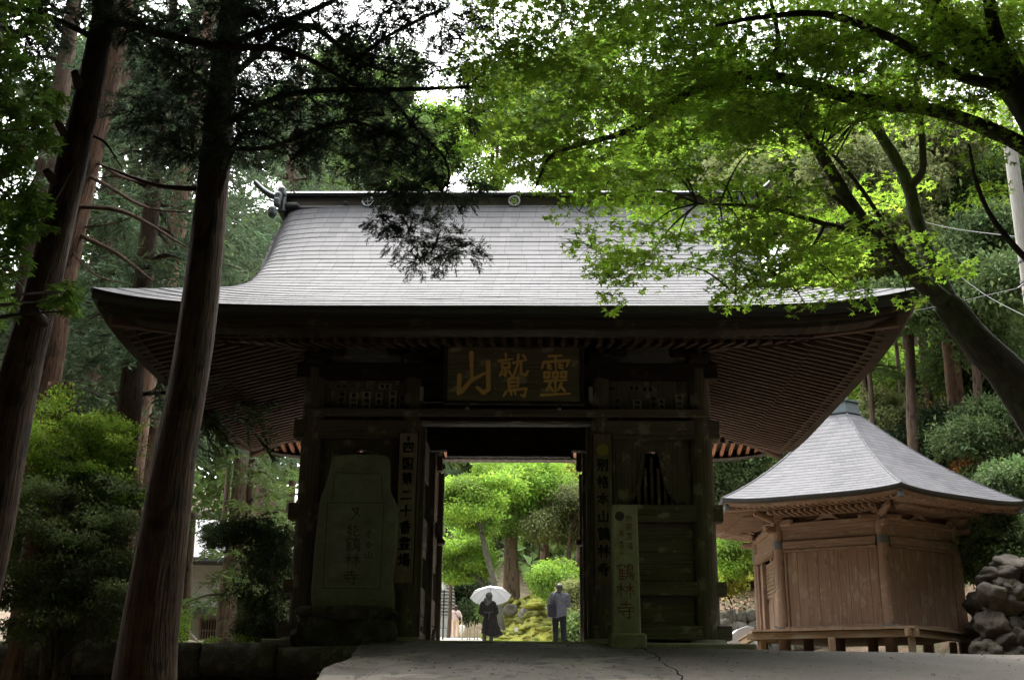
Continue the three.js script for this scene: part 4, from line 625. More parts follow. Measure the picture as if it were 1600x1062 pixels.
{ // right: big boulders holding the bank, canopy shade in their dark colour
  const w = thing('stone_wall', 'tall wall of big rough boulders toned dark for shade beside the six-sided hall', 'stone wall', [0, 0, -27.2]); srand(95);
  const rows = [[1022, 0.5], [998, 0.46], [974, 0.48], [951, 0.44], [929, 0.44], [909, 0.4], [892, 0.38], [880, 0.34]];
  rows.forEach(([py, hh], r) => { let px = 1520 + r * 5 + (r % 2) * 16; while (px < 1860) { const L = rr(0.4, 0.72), p = at(px, py + rr(-7, 7), 27.4), wpx = L / 27.4 * 1850; const s = mesh('boulder', stone(L * 1.14, hh * 1.16, 0.95, 4, 0.29, 0.45), M.boulder, w); s.position.set(p.x + L / 2, p.y, -0.2 - r * 0.07 + rr(-0.12, 0.12)); s.rotation.set(rr(-0.5, 0.5), rr(-0.7, 0.7), rr(-0.5, 0.5)); px += wpx; } });
  for (let r = 0; r < 3; r++) for (let q = 0; q < 3; q++) { const s = mesh('boulder', stone(0.95, 0.75, 0.95, 4, 0.29, 0.45), M.boulder, w); s.position.set(11.75 + q * 0.1, 0.45 + r * 0.62, -0.8 - q * 0.85); s.rotation.y = rr(-1, 1); }
  mesh('earth_core', box(5.5, 2.2, 1.2, 14.2, 0.6, -1.0), M.soil, w);
}
{ // behind the hall: low wall of pale stones under the leaf-strewn bank
  const w = thing('stone_wall', 'low wall of pale mossy stones seen between the gate and the six-sided hall', 'stone wall', [0, 0, -38.5]); srand(99);
  [1012, 994, 977, 962].forEach((py, r) => { let px = 1126 - rr(0, 8); while (px < 1300) { const L = rr(0.32, 0.62), p = at(px, py + rr(-3, 3), 38.5), s = mesh('wall_stone', stone(L * 1.1, 0.46, 0.55, 2, 0.18, 0.45), M.stone, w); s.position.set(p.x + L / 2, p.y, -r * 0.07 + rr(-0.06, 0.06)); s.rotation.z = rr(-0.4, 0.4); px += L / 38.5 * 1870; } });
  mesh('earth_core', box(4.0, 1.2, 0.7, 8.2, 1.35, -0.6), M.soil, w);
}
{ // bank above the low wall
  const g = sheet((u, v) => { const x = lerp(5.6, 12, u), D = lerp(38.6, 46, v); return [x, 2.02 + (D - 38.6) * 0.42 + 0.15 * fbm3(x, D, 2, 3), -D]; }, 24, 24);
  struct('leaf_strewn_bank', g, M.soil);
  srand(17); const ms = [], cs = [], q = new THREE.Quaternion(), e = new THREE.Euler();
  for (let i = 0; i < 2600; i++) { const x = rr(5.7, 11.8), D = rr(38.7, 45), y = 2.04 + (D - 38.6) * 0.42 + 0.15 * fbm3(x, D, 2, 3) + 0.02; e.set(rr(-0.6, 0.9), rr(0, 6.3), rr(-0.5, 0.5)); const s = rr(0.06, 0.12); ms.push(new THREE.Matrix4().compose(V(x, y, -D), q.setFromEuler(e), V(s, s, s))); const k = rr(0.6, 1.3); cs.push(new THREE.Color(0.34 * k, 0.22 * k, 0.13 * k)); }
  tag(instanced('fallen_leaves', new THREE.PlaneGeometry(1, 0.6).rotateX(-Math.PI / 2), mat({ color: 0xffffff, roughness: 0.9 }), ms, cs, scene), 'brown fallen leaves scattered on the bank behind the hall', 'fallen leaves');
}
{ // white moulded container by the low wall
  const P = at(1160, 1005, 34), b = thing('white_container', 'white plastic container with a slanted top beside the hall deck', 'container', [P.x, P.y - 0.35, P.z]);
  const sh = new THREE.Shape([[-0.38, 0], [0.36, 0], [0.34, 0.78], [0.16, 0.82], [-0.1, 0.72], [-0.38, 0.5]].map((q) => new THREE.Vector2(...q))), g = new THREE.ExtrudeGeometry(sh, { depth: 0.5, bevelEnabled: true, bevelSize: 0.02, bevelThickness: 0.02, bevelSegments: 3 }); mesh('shell', g.translate(0, 0, -0.5), M.white, b);
  mesh('foot', stone(0.28, 0.2, 0.2, 2, 0.1, 0.4).translate(0.48, 0.36, 0.1), M.white, b);
}

// ---------- garden beyond the gate ----------
const put0 = (p, s) => new THREE.Matrix4().compose(p, new THREE.Quaternion().setFromEuler(new THREE.Euler(rr(-0.3, 0.3), rr(0, 6.28), rr(-0.3, 0.3))), V(s, s, s));
{ // mossy mound with rocks
  const cx = 1.7, cz = -50;
  const hgt = (x, z) => { const a = (x - 2.6) / 3.1, b = (z + 52) / 9; const s = Math.max(0, 1 - a * a - b * b); return 2.1 * Math.pow(s, 0.75) + 0.35 * Math.max(0, 1 - Math.pow((x - 0.4) / 1.5, 2) - Math.pow((z + 47) / 4, 2)); };
  const g = sheet((u, v) => { const x = lerp(-1.2, 6, u), z = lerp(-41, -62, v), hh = hgt(x, z); return [x, table(LINE, -z) - 0.1 + hh + (hh > 0.02 ? 0.45 * fbm3(x * 1.1, 4, z * 1.1, 4) + 0.12 * Math.abs(n3(x * 3.2, 1, z * 3.2)) + 0.06 * n3(x * 7, 2, z * 7) : -0.1), z]; }, 90, 90);
  struct('moss_mound', g, M.moss); srand(3);
  { const ms = [], cs = []; for (let i = 0; i < 2600; i++) { const x = rr(-0.9, 5.4), z = rr(-42, -57), hh = hgt(x, z); if (hh < 0.06) continue; const y = table(LINE, -z) - 0.1 + hh + 0.45 * fbm3(x * 1.1, 4, z * 1.1, 4), sc = rr(0.06, 0.24); ms.push(put0(V(x, y, z), sc)); const k = rr(0.55, 1.35); cs.push(new THREE.Color(k * rr(0.85, 1.1), k, k)); }
    tag(instanced('moss_cushions', stone(2, 1.1, 2, 2, 0.25, 0.1), M.moss, ms, cs, scene), 'yellow green moss cushions covering the mound beyond the passage', 'moss'); }
  const rock = (px, py, D, w, h, label, m = M.stone) => { const p = at(px, py, D), o = thing('rock', label, 'rock', [p.x, p.y, p.z]); mesh('stone_body', stone(w, h, w * 0.8, 3, 0.2, 0.35), m, o); return o; };
  const r0 = rock(835, 962, 46.5, 1.15, 0.8, 'rounded rock half sunk in the moss mound', M.stone);
  mesh('moss_cap', stone(0.95, 0.36, 0.8, 3, 0.2, 0.2).translate(-0.03, 0.32, 0.1), M.moss, r0);
  rock(798, 953, 47.5, 0.6, 0.5, 'small dark rock under roots left of the rounded rock', M.stoneDark);
  srand(8); const tb = thing('tree_roots', 'moss covered roots spreading over the mound from the big trunk', 'roots', [0, 0, 0]);
  for (let k = 0; k < 5; k++) { const a = at(800 + k * 7, 938 + k % 2 * 3, 49.5), b = at(776 + k * 17, 949 + (k % 3) * 4, 47.6); mesh('root', tube([a, a.clone().lerp(b, 0.5).add(V(rr(-0.2, 0.2), 0.1, 0)), b], [0.13, 0.09, 0.05], 8, { n: 10, rough: 0.2 }), M.moss, tb); }
}
{ // thin bamboo stakes at the edge of the moss
  srand(12); ['leftmost', 'second', 'third', 'fourth', 'fifth', 'last and rightmost'].forEach((nth, i) => { const [px, top] = [[722, 968], [730, 975], [734, 972], [741, 970], [746, 978], [765, 968]][i]; const b = at(px, 998, 50), t = at(px, top, 50); const o = mesh('bamboo_stake', tube([b.clone().add(V(0, -0.2, 0)), t], [0.028, 0.024], 7, { n: 4, rough: 0.03 }), mat({ color: new THREE.Color(0.42, 0.36, 0.2), roughness: 0.7 })); tag(o, `thin pale bamboo stake along the moss edge, ${nth} of the row`, 'stake', 'bamboo stakes along the moss mound'); });
  const b = at(804, 999, 45), s = thing('marker_sign', 'tiny pale signpost standing at the foot of the moss mound', 'sign', [b.x, b.y - 0.1, b.z]); mesh('post', box(0.035, 0.6, 0.035, 0, 0.25, 0), M.deck, s); mesh('sign_plate', box(0.14, 0.16, 0.02, 0.06, 0.46, 0.03), M.paper, s);
}
{ // stone pagoda with many tiers, and a lamp on a post before it
  const b = at(697, 990, 60), p = thing('stone_pagoda', 'slender stone pagoda of stacked tiers seen at the left edge of the passage', 'pagoda', [b.x, b.y - 0.3, b.z]);
  mesh('base', [box(1.1, 0.5, 1.1, 0, 0.25, 0, 0.04), box(0.8, 0.7, 0.8, 0, 0.85, 0, 0.04)], M.slate, p);
  for (let k = 0; k < 13; k++) { const w = lerp(0.98, 0.55, k / 12), y = 1.28 + k * 0.165; const g = new THREE.CylinderGeometry(w * 0.5, w * 0.72, 0.09, 4, 1).rotateY(Math.PI / 4).toNonIndexed(); g.computeVertexNormals(); mesh('tier', [g.translate(0, y, 0), box(w * 0.7, 0.09, w * 0.7, 0, y - 0.08, 0)], M.slate, p); }
  mesh('spire', [new THREE.CylinderGeometry(0.05, 0.07, 0.8, 8).translate(0, 3.75, 0), new THREE.SphereGeometry(0.1, 10, 8).translate(0, 4.15, 0)], M.slate, p);
  const q = at(692, 990, 50), l = thing('garden_lamp', 'white lantern head on a thin dark post before the pagoda', 'lamp', [q.x, q.y - 0.3, q.z]); mesh('post', new THREE.CylinderGeometry(0.03, 0.035, 2.1, 8).translate(0, 1.05, 0), M.black, l); mesh('lamp_head', new THREE.CylinderGeometry(0.13, 0.09, 0.3, 10).translate(0, 2.28, 0), M.white, l); mesh('lamp_cap', new THREE.ConeGeometry(0.18, 0.1, 10).translate(0, 2.48, 0), M.lead, l);
}
{ // low roof of a far building, seen bright between the trees through the passage
  const b = at(745, 912, 78), h = thing('far_hall', 'distant hall with pale bright roof seen under the maple through the passage', 'building', [b.x, b.y - 3, b.z], 0.2);
  const sh = new THREE.Shape([[-3.2, 3.0], [-1.2, 3.55], [0, 4.5], [1.2, 3.55], [3.2, 3.0], [3.1, 2.85], [-3.1, 2.85]].map((q) => new THREE.Vector2(...q))); mesh('roof', new THREE.ExtrudeGeometry(sh, { depth: 5, bevelEnabled: false }).translate(0, -0.6, -5), mat({ color: new THREE.Color(0.5, 0.52, 0.55), roughness: 0.4, metalness: 0.3 }), h);
  mesh('wall', box(4.6, 3, 4, 0, 0.9, -2.5), M.gateDark, h);
}
{ // house at the left
  const b = at(345, 1003, 45), h = thing('old_house', 'old house with pale plaster wall and lattice window beyond the left cedars', 'house', [b.x, b.y, b.z], 0.06);
  mesh('wall', box(7, 3.2, 4, -1.0, 1.4, -2.1, 0.02), M.plaster, h); 
  mesh('lower_roof', (() => { const gs = []; for (let k = 0; k < 3; k++) gs.push(box(7.6, 0.06, 0.34, -1.0, 1.02 + k * 0.1, 0.62 - k * 0.26, 0.01).toNonIndexed()); return gs; })(), M.copperDark, h);
  mesh('upper_roof', new THREE.ExtrudeGeometry(new THREE.Shape([[-3.2, 0], [0, 1.9], [3.2, 0], [3.2, -0.15], [-3.2, -0.15]].map((q) => new THREE.Vector2(...q))), { depth: 8, bevelEnabled: false }).rotateY(Math.PI / 2).translate(-5, 3.0, -2.1), M.copperDark, h);
  const w = mesh('lattice_window', box(1.35, 0.86, 0.06, -0.12, 0.38, -0.06), M.black, h); for (const s of [-1, 1]) { mesh('frame', box(0.07, 0.96, 0.1, -0.12 + s * 0.7, 0.38, -0.03), M.deck, w); mesh('frame', box(1.47, 0.06, 0.1, -0.12, 0.38 + s * 0.45, -0.03), M.deck, w); } mesh('frame', box(1.33, 0.05, 0.08, -0.12, 0.42, -0.02), M.deck, w);
  for (let k = 0; k < 13; k++) mesh('lattice_bar', box(0.028, 0.84, 0.04, -0.72 + k * 0.1, 0.38, -0.01, 0.004), M.deck, w);
  const c = thing('leaning_pole', 'grey wooden pole leaning before the lattice window', 'pole', [0, 0, 0]); mesh('pole', tube([at(292, 985, 40), at(318, 1015, 40)], [0.06, 0.06], 8, { n: 4 }), M.gate, c);
}
{ // building with a bright metal roof high on the wooded slope
  const b = at(1388, 622, 52), h = thing('hillside_building', 'building with bright metal roof high among the trees on the right slope', 'building', [b.x, b.y, b.z], -0.25);
  mesh('roof', [box(4.4, 0.1, 3.4, 0, 0.1, -1.4, 0.02).rotateX(0.16)], mat({ color: new THREE.Color(0.62, 0.66, 0.72), roughness: 0.3, metalness: 0.4 }), h); mesh('fascia', box(4.4, 0.26, 0.08, 0, -0.12, 0.32), M.patina, h); mesh('wall', box(3.6, 3.4, 2.4, 0, -2.0, -1.3), M.pavDark, h);
  for (const x of [-1.7, 1.7]) mesh('post', box(0.14, 3, 0.14, x, -1.7, 0.1), M.pavDark, h); 
}
{ // utility pole with fittings and guy wires at the right edge
  const a = at(1600, 560, 25), o = thing('utility_pole', 'grey concrete utility pole with bands and cables at right edge', 'utility pole', [at(1596, 400, 25).x + 0.1, 0, -25]);
  mesh('pole', new THREE.CylinderGeometry(0.14, 0.2, 15, 20).translate(0, 7.2, 0), M.concrete, o);
  for (const y of [6.1, 8.2, 8.5, 9.0]) mesh('band', new THREE.CylinderGeometry(0.185, 0.185, 0.05, 18).translate(0, y, 0), M.lead, o);
  mesh('clamp', [box(0.2, 0.2, 0.2, 0.12, 8.15, 0.2), box(0.12, 0.4, 0.14, 0.1, 7.7, 0.2)], M.black, o);
  mesh('orange_sleeve', tube([V(-0.22, 8.2, 0.16), V(-0.1, 8.5, 0.18)], [0.03, 0.03], 7, { n: 3 }), mat({ color: new THREE.Color(0.5, 0.1, 0.03), roughness: 0.5 }), o); mesh('bolt_arm', tube([V(-0.32, 8.3, 0.1), V(0.2, 8.65, 0.1)], [0.02, 0.02], 6, { n: 3 }), M.lead, o);
  const P = o.position, wire = (px, py, D, y, label) => { const b = at(px, py, D), s = V(P.x, y, P.z), m = s.clone().lerp(b, 0.5); m.y -= 0.15; const w = mesh('cable', tube([s, m, b], [0.011, 0.011, 0.011], 6, { n: 16, rough: 0 }), M.black); tag(w, label, 'cable'); };
  wire(1480, 415, 33, 7.55, 'lowest pale cable running down left from the utility pole'); wire(1300, 500, 38, 8.4, 'long cable slanting left behind the maple trunk'); wire(1390, 330, 36, 9.6, 'upper cable slanting left from near pole top');
}

// ---------- people ----------
function personBase(name, label, pos, turn) { return thing(name, label, 'person', pos, turn); }
const SK = mat({ color: new THREE.Color(0.5, 0.32, 0.23), roughness: 0.6 });
const cloth = (r, g, b, ro = 0.85) => mat({ color: new THREE.Color(r, g, b), roughness: ro, bumpMap: grain, bumpScale: 0.002, specularIntensity: 0.15 });
// a hand: palm and five bent fingers; returns a distance function in world axes from a wrist, a direction and a palm normal
function handSdf(wrist, dir, nrm, curl = 0.7, mirror = 1) {
  const d = dir.clone().normalize(), n = nrm.clone().addScaledVector(d, -nrm.dot(d)).normalize(), s = d.clone().cross(n).multiplyScalar(mirror), P = (a, b, c) => wrist.clone().addScaledVector(d, a).addScaledVector(s, b).addScaledVector(n, c).toArray();
  const bones = [[P(0, 0.005, 0), P(0.075, 0.022, 0), 0.019, 0.017], [P(0, -0.005, 0), P(0.078, -0.022, 0), 0.019, 0.016], [P(0.01, 0, 0), P(0.08, 0, 0.002), 0.021, 0.018]];
  [[0.03, 0.066, 0], [0.01, 0.075, 0.004], [-0.011, 0.07, 0.002], [-0.03, 0.055, -0.004]].forEach(([b, L, a]) => { let x = 0.082 + a, z = 0, an = 0.25, prev = P(x, b, z); for (const f of [0.45, 0.32, 0.23]) { an += curl * 0.75; x += Math.cos(an) * L * f; z += Math.sin(an) * L * f; const q = P(x, b, z); bones.push([prev, q, 0.0088, 0.0078]); prev = q; } });
  bones.push([P(0.022, 0.022, 0.004), P(0.052, 0.05, 0.018), 0.012, 0.0105], [P(0.052, 0.05, 0.018), P(0.082, 0.052, 0.034), 0.0105, 0.0085]);
  return (x, y, z) => { let v = 9; bones.forEach((b, i) => { const q = cap(x, y, z, ...b); v = i < 3 ? smin(v, q, 0.012) : smin(v, q, 0.004); }); return v; };
}
function near(list, p, m) { const lo = [9, 9, 9], hi = [-9, -9, -9]; for (const q of list) for (let k = 0; k < 3; k++) { lo[k] = Math.min(lo[k], q[k] - m); hi[k] = Math.max(hi[k], q[k] + m); } return [lo, hi]; }
function headSdf(c, yaw, nod = 0) { // face looks along -z turned by yaw; c is the middle of the skull
  const cy = Math.cos(yaw), sy = Math.sin(yaw), cn = Math.cos(nod), sn = Math.sin(nod);
  return (X, Y, Z) => { let x = X - c[0], y = Y - c[1], z = Z - c[2]; [x, z] = [x * cy - z * sy, x * sy + z * cy]; [y, z] = [y * cn - z * sn, y * sn + z * cn];
    let v = ell(x, y, z, [0, 0.02, 0.008], [0.076, 0.1, 0.094]); v = smin(v, ell(x, y, z, [0, -0.055, -0.028], [0.055, 0.062, 0.058]), 0.05); v = smin(v, cap(x, y, z, [0, 0.008, -0.088], [0, -0.025, -0.106], 0.008, 0.013), 0.012);
    for (const s of [-1, 1]) { v = smin(v, ell(x, y, z, [s * 0.079, -0.005, 0.012], [0.012, 0.03, 0.02]), 0.008); v = Math.max(v, -ell(x, y, z, [s * 0.03, 0.006, -0.094], [0.016, 0.009, 0.012])); v = smin(v, ell(x, y, z, [s * 0.03, 0.006, -0.084], [0.012, 0.009, 0.01]), 0.004); }
    v = smin(v, ell(x, y, z, [0, -0.058, -0.082], [0.024, 0.008, 0.01]), 0.006); return v; };
}
function build(parent, name, sdf, lo, hi, cell, m) { return mesh(name, skin(sdf, lo, hi, cell), m, parent); }
// man in the grey shirt, seen from behind, arms raised in front of the chest, head turned up to the left
{
  const b = at(874, 1013, 32), o = personBase('person', 'person in grey shirt and dark trousers with shoulder bag, seen from behind', [b.x, table(LINE, 32) + 0.02, b.z], 0.12), S = 1.69 / 1.72;
  o.scale.setScalar(S);
  const J = { hipL: [-0.1, 0.92, 0], hipR: [0.1, 0.92, 0], kneeL: [-0.105, 0.5, -0.02], kneeR: [0.115, 0.5, 0.0], ankL: [-0.105, 0.08, 0.03], ankR: [0.13, 0.08, 0.03], shL: [-0.19, 1.42, 0.0], shR: [0.19, 1.42, 0.0], elL: [-0.27, 1.16, -0.02], elR: [0.27, 1.17, -0.03], wrL: [-0.12, 1.22, -0.24], wrR: [0.1, 1.24, -0.26] };
  const hL = handSdf(V(...J.wrL), V(0.6, 0.15, -0.25), V(0.2, 0, 1), 0.9, 1), hR = handSdf(V(...J.wrR), V(-0.6, 0.15, -0.25), V(-0.2, 0, 1), 0.9, -1), hd = headSdf([0.0, 1.6, -0.02], 0.35, 0.15);
  const body = build(o, 'body', (x, y, z) => { let v = smin(hd(x, y, z), cap(x, y, z, [0, 1.38, 0.01], [0, 1.53, -0.005], 0.062, 0.055), 0.03); v = smin(v, cap(x, y, z, [-0.16, 1.39, 0], [0.16, 1.39, 0], 0.05, 0.05), 0.06); v = smin(v, cap(x, y, z, [0, 1.0, 0], [0, 1.3, 0], 0.085, 0.085), 0.08); for (const s of ['L', 'R']) { v = smin(v, cap(x, y, z, J['sh' + s], J['el' + s], 0.05, 0.04), 0.03); v = smin(v, cap(x, y, z, J['el' + s], J['wr' + s], 0.04, 0.027), 0.02); v = smin(v, cap(x, y, z, J['hip' + s], J['knee' + s], 0.075, 0.05), 0.04); v = smin(v, cap(x, y, z, J['knee' + s], J['ank' + s], 0.05, 0.036), 0.02); } return v; }, [-0.36, 0.0, -0.36], [0.36, 1.74, 0.2], 0.012, SK);
  const hands = (f, w) => skin(f, ...near([w], 0, 0.19), 0.004); body.geometry = merge([body.geometry, hands(hL, J.wrL), hands(hR, J.wrR)]);
  build(o, 'shirt', (x, y, z) => { const wr = 0.02 * n3(x * 9 + 3, y * 6, z * 9) + 0.011 * n3(x * 22, y * 17, z * 22); let v = cap(x, y * 1, z * 1.25, [-0.13, 1.36, 0], [0.13, 1.36, 0], 0.105, 0.105); v = smin(v, ell(x, y, z, [0, 1.15, 0], [0.215, 0.36, 0.145]), 0.1); v = smin(v, ell(x, y, z, [0, 0.97, 0.0], [0.215, 0.2, 0.155]), 0.08); v = Math.max(v, 0.84 + 0.03 * Math.sin(x * 9) - y); v = smin(v, cap(x, y, z, [0, 1.4, 0], [0, 1.475, 0], 0.085, 0.075), 0.03); for (const s of ['L', 'R']) { v = smin(v, cap(x, y, z, J['sh' + s], J['el' + s], 0.088, 0.072), 0.05); v = smin(v, cap(x, y, z, J['el' + s], J['wr' + s].map((q, i) => lerp(J['el' + s][i], q, 0.8)), 0.07, 0.052), 0.03); } return v + wr; }, [-0.42, 0.8, -0.36], [0.42, 1.56, 0.26], 0.012, cloth(0.056, 0.058, 0.07));
  build(o, 'trousers', (x, y, z) => { let v = ell(x, y, z, [0, 0.9, 0], [0.18, 0.14, 0.125]); for (const s of ['L', 'R']) { v = smin(v, cap(x, y, z, J['hip' + s], J['knee' + s], 0.1, 0.078), 0.04); v = smin(v, cap(x, y, z, J['knee' + s], J['ank' + s], 0.078, 0.066), 0.03); } return v + 0.006 * n3(x * 14, y * 10, z * 14); }, [-0.26, 0.03, -0.2], [0.28, 1.06, 0.2], 0.013, cloth(0.008, 0.0085, 0.01));
  build(o, 'hair', (x, y, z) => { let v = ell(x, y, z, [0, 1.645, 0.015], [0.094, 0.1, 0.105]); v = smin(v, ell(x, y, z, [0, 1.58, 0.065], [0.07, 0.07, 0.045]), 0.03); v = Math.max(v, -ell(x, y, z, [0.045, 1.585, -0.115], [0.085, 0.09, 0.085])); return v + 0.005 * n3(x * 40, y * 26, z * 40); }, [-0.14, 1.46, -0.14], [0.14, 1.79, 0.16], 0.009, mat({ color: new THREE.Color(0.012, 0.011, 0.011), roughness: 0.5 }));
  for (const s of ['L', 'R']) build(o, 'shoe', (x, y, z) => Math.max(smin(cap(x, y, z, [J['ank' + s][0], 0.045, 0.05], [J['ank' + s][0], 0.035, -0.13], 0.045, 0.036), cap(x, y, z, [J['ank' + s][0], 0.05, 0.03], [J['ank' + s][0], 0.1, 0.03], 0.045, 0.045), 0.03), -y), [J['ank' + s][0] - 0.08, -0.02, -0.2], [J['ank' + s][0] + 0.08, 0.16, 0.12], 0.009, M.black);
  const bag = thing('shoulder_bag', 'black shoulder bag at the left side of the person in grey shirt', 'bag', o.position.toArray(), 0.12); bag.scale.setScalar(S);
  build(bag, 'bag_body', (x, y, z) => { const a = [Math.abs(x + 0.215) - 0.075, Math.abs(y - 1.01) - 0.15, Math.abs(z - 0.06) - 0.1], q = Math.hypot(Math.max(a[0], 0), Math.max(a[1], 0), Math.max(a[2], 0)) - 0.035; return q + 0.006 * n3(x * 12, y * 12, z * 12); }, [-0.36, 0.78, -0.12], [-0.06, 1.24, 0.25], 0.012, cloth(0.014, 0.014, 0.018, 0.6));
  mesh('strap', tube([V(-0.22, 1.16, 0.12), V(-0.2, 1.32, 0.165), V(-0.15, 1.45, 0.13), V(-0.13, 1.49, 0.03), V(-0.15, 1.46, -0.08), V(-0.2, 1.2, -0.15)], [0.024, 0.024, 0.024, 0.024, 0.024, 0.024], 6, { n: 24, rough: 0 }), M.black, bag);
}
// woman in a dark long coat under a clear umbrella
{
  const b = at(762, 1008, 37), o = personBase('person', 'person in long dark coat with dark wavy hair under a pale umbrella', [b.x, table(LINE, 37) + 0.02, b.z], -0.1);
  const W = { wr: [0.09, 1.12, -0.24], wl: [-0.1, 1.0, -0.2] };
  const hR = handSdf(V(...W.wr), V(-0.3, 0.55, -0.35), V(-0.9, 0, 0.4), 1.5, 1), hL = handSdf(V(...W.wl), V(0.5, 0.35, -0.3), V(0.2, 0, 1), 0.9, 1), hd = headSdf([0.02, 1.46, -0.02], -0.3, 0);
  const body = build(o, 'body', (x, y, z) => { let v = smin(hd(x, y, z), cap(x, y, z, [0.0, 1.24, 0.01], [0.02, 1.4, 0], 0.055, 0.048), 0.03); v = smin(v, cap(x, y, z, [-0.13, 1.24, 0], [0.13, 1.24, 0], 0.045, 0.045), 0.05); v = smin(v, cap(x, y, z, [0, 0.85, 0], [0, 1.18, 0], 0.08, 0.075), 0.08); v = smin(v, cap(x, y, z, [0.16, 1.25, 0], [0.22, 1.0, -0.04], 0.045, 0.036), 0.03); v = smin(v, cap(x, y, z, [0.22, 1.0, -0.04], W.wr, 0.036, 0.024), 0.02); v = smin(v, cap(x, y, z, [-0.16, 1.25, 0], [-0.22, 1.0, -0.02], 0.045, 0.036), 0.03); v = smin(v, cap(x, y, z, [-0.22, 1.0, -0.02], W.wl, 0.036, 0.024), 0.02); for (const s of [-1, 1]) { v = smin(v, cap(x, y, z, [s * 0.09, 0.82, 0], [s * 0.1, 0.45, 0], 0.075, 0.05), 0.04); v = smin(v, cap(x, y, z, [s * 0.1, 0.45, 0], [s * 0.11, 0.08, 0.02], 0.05, 0.035), 0.02); } return v; }, [-0.32, 0, -0.3], [0.32, 1.6, 0.2], 0.012, SK);
  body.geometry = merge([body.geometry, skin(hR, ...near([W.wr], 0, 0.19), 0.004), skin(hL, ...near([W.wl], 0, 0.19), 0.004)]);
  build(o, 'coat', (x, y, z) => { // flaring below the waist, hem blown to the right
    const t = clamp((0.98 - y) / 0.66), cx = 0.03 + 0.1 * t * t + (x > 0.1 ? 0.02 * t : 0), rx = lerp(0.165, 0.27, t) + 0.05 * t * t, rz = lerp(0.13, 0.2, t), an = Math.atan2(z, x - cx), fold = 0.018 * t * Math.sin(an * 9 + 3 * y) + 0.012 * Math.sin(an * 5 + 1 + y * 5);
    let skirt = (Math.hypot((x - cx) / rx, z / rz) - 1) * Math.min(rx, rz) + fold; skirt = Math.max(skirt, y - 1.02, 0.3 - y - 0.05 * Math.sin(x * 8));
    let v = ell(x, y, z, [0.0, 1.1, 0], [0.19, 0.24, 0.14]); v = smin(v, cap(x, y, z, [-0.13, 1.24, 0], [0.13, 1.24, 0], 0.085, 0.085), 0.08); v = smin(v, skirt, 0.08); v = smin(v, cap(x, y, z, [0.16, 1.24, 0], [0.235, 0.99, -0.03], 0.082, 0.072), 0.05); v = smin(v, cap(x, y, z, [0.235, 0.99, -0.03], [0.12, 1.09, -0.2], 0.07, 0.058), 0.03); v = smin(v, cap(x, y, z, [-0.16, 1.24, 0], [-0.235, 0.99, -0.01], 0.082, 0.072), 0.05); v = smin(v, cap(x, y, z, [-0.235, 0.99, -0.01], [-0.13, 1.0, -0.16], 0.07, 0.058), 0.03); v = smin(v, cap(x, y, z, [-0.05, 1.31, 0.06], [0.06, 1.31, 0.06], 0.05, 0.05), 0.03);
    return v + 0.018 * n3(x * 10, y * 6, z * 10) + 0.01 * n3(x * 24, y * 15, z * 24); }, [-0.42, 0.2, -0.36], [0.56, 1.44, 0.34], 0.012, cloth(0.01, 0.009, 0.0088, 0.8));
  mesh('belt', tube([V(-0.16, 0.99, 0.09), V(-0.05, 0.975, 0.15), V(0.07, 0.97, 0.155), V(0.18, 0.99, 0.09)], [0.022, 0.024, 0.024, 0.022], 6, { n: 14, rough: 0 }), cloth(0.03, 0.026, 0.025), o); mesh('belt_knot', tube([V(0.02, 0.985, 0.165), V(0.06, 0.88, 0.2), V(0.02, 0.74, 0.22)], [0.026, 0.02, 0.018], 6, { n: 8 }), cloth(0.03, 0.026, 0.025), o);
  build(o, 'hair', (x, y, z) => { let v = ell(x, y, z, [0.02, 1.49, 0.015], [0.108, 0.115, 0.112]); v = smin(v, ell(x, y, z, [0.0, 1.34, 0.07], [0.12, 0.16, 0.075]), 0.05); v = smin(v, ell(x, y, z, [-0.06, 1.27, 0.06], [0.07, 0.12, 0.06]), 0.04); v = Math.max(v, -ell(x, y, z, [0.03, 1.44, -0.12], [0.075, 0.1, 0.085])); return v + 0.016 * n3(x * 16 + 2, y * 11, z * 16) + 0.008 * n3(x * 34, y * 20, z * 34); }, [-0.18, 1.1, -0.16], [0.2, 1.66, 0.2], 0.009, mat({ color: new THREE.Color(0.014, 0.012, 0.012), roughness: 0.45 }));
  for (const s of [-1, 1]) { build(o, 'boot', (x, y, z) => Math.max(smin(cap(x, y, z, [s * 0.11, 0.05, 0.03], [s * 0.105, 0.34, 0.01], 0.056, 0.068), cap(x, y, z, [s * 0.11, 0.04, 0.03], [s * 0.115, 0.035, -0.13], 0.045, 0.036), 0.03), -y, y - 0.36), [s * 0.11 - 0.1, -0.02, -0.2], [s * 0.11 + 0.1, 0.4, 0.14], 0.01, M.black); }
  // the umbrella, tipped away from the camera
  const u = thing('umbrella', 'open translucent white umbrella held by the person in dark coat', 'umbrella', [o.position.x, o.position.y, o.position.z], -0.1), U = new THREE.Group();
  const handle = V(...W.wr).add(V(-0.04, 0.07, -0.05)), ax = V(-0.09, 1, -0.36).normalize(), topP = handle.clone().addScaledVector(ax, 0.62), x1 = V(1, 0, 0).addScaledVector(ax, -ax.x).normalize(), z1 = x1.clone().cross(ax);
  const pt = (k, r) => { const a = k / 8 * Math.PI * 2, f = Math.abs(((k % 1) + 1) % 1 - 0.5) * 2, rad = 0.66 * r * (1 - 0.07 * (1 - f * f) * r), drop = 0.27 * r * r + 0.02 * (1 - f) * r; return topP.clone().addScaledVector(x1, Math.cos(a) * rad).addScaledVector(z1, Math.sin(a) * rad).addScaledVector(ax, -drop); };
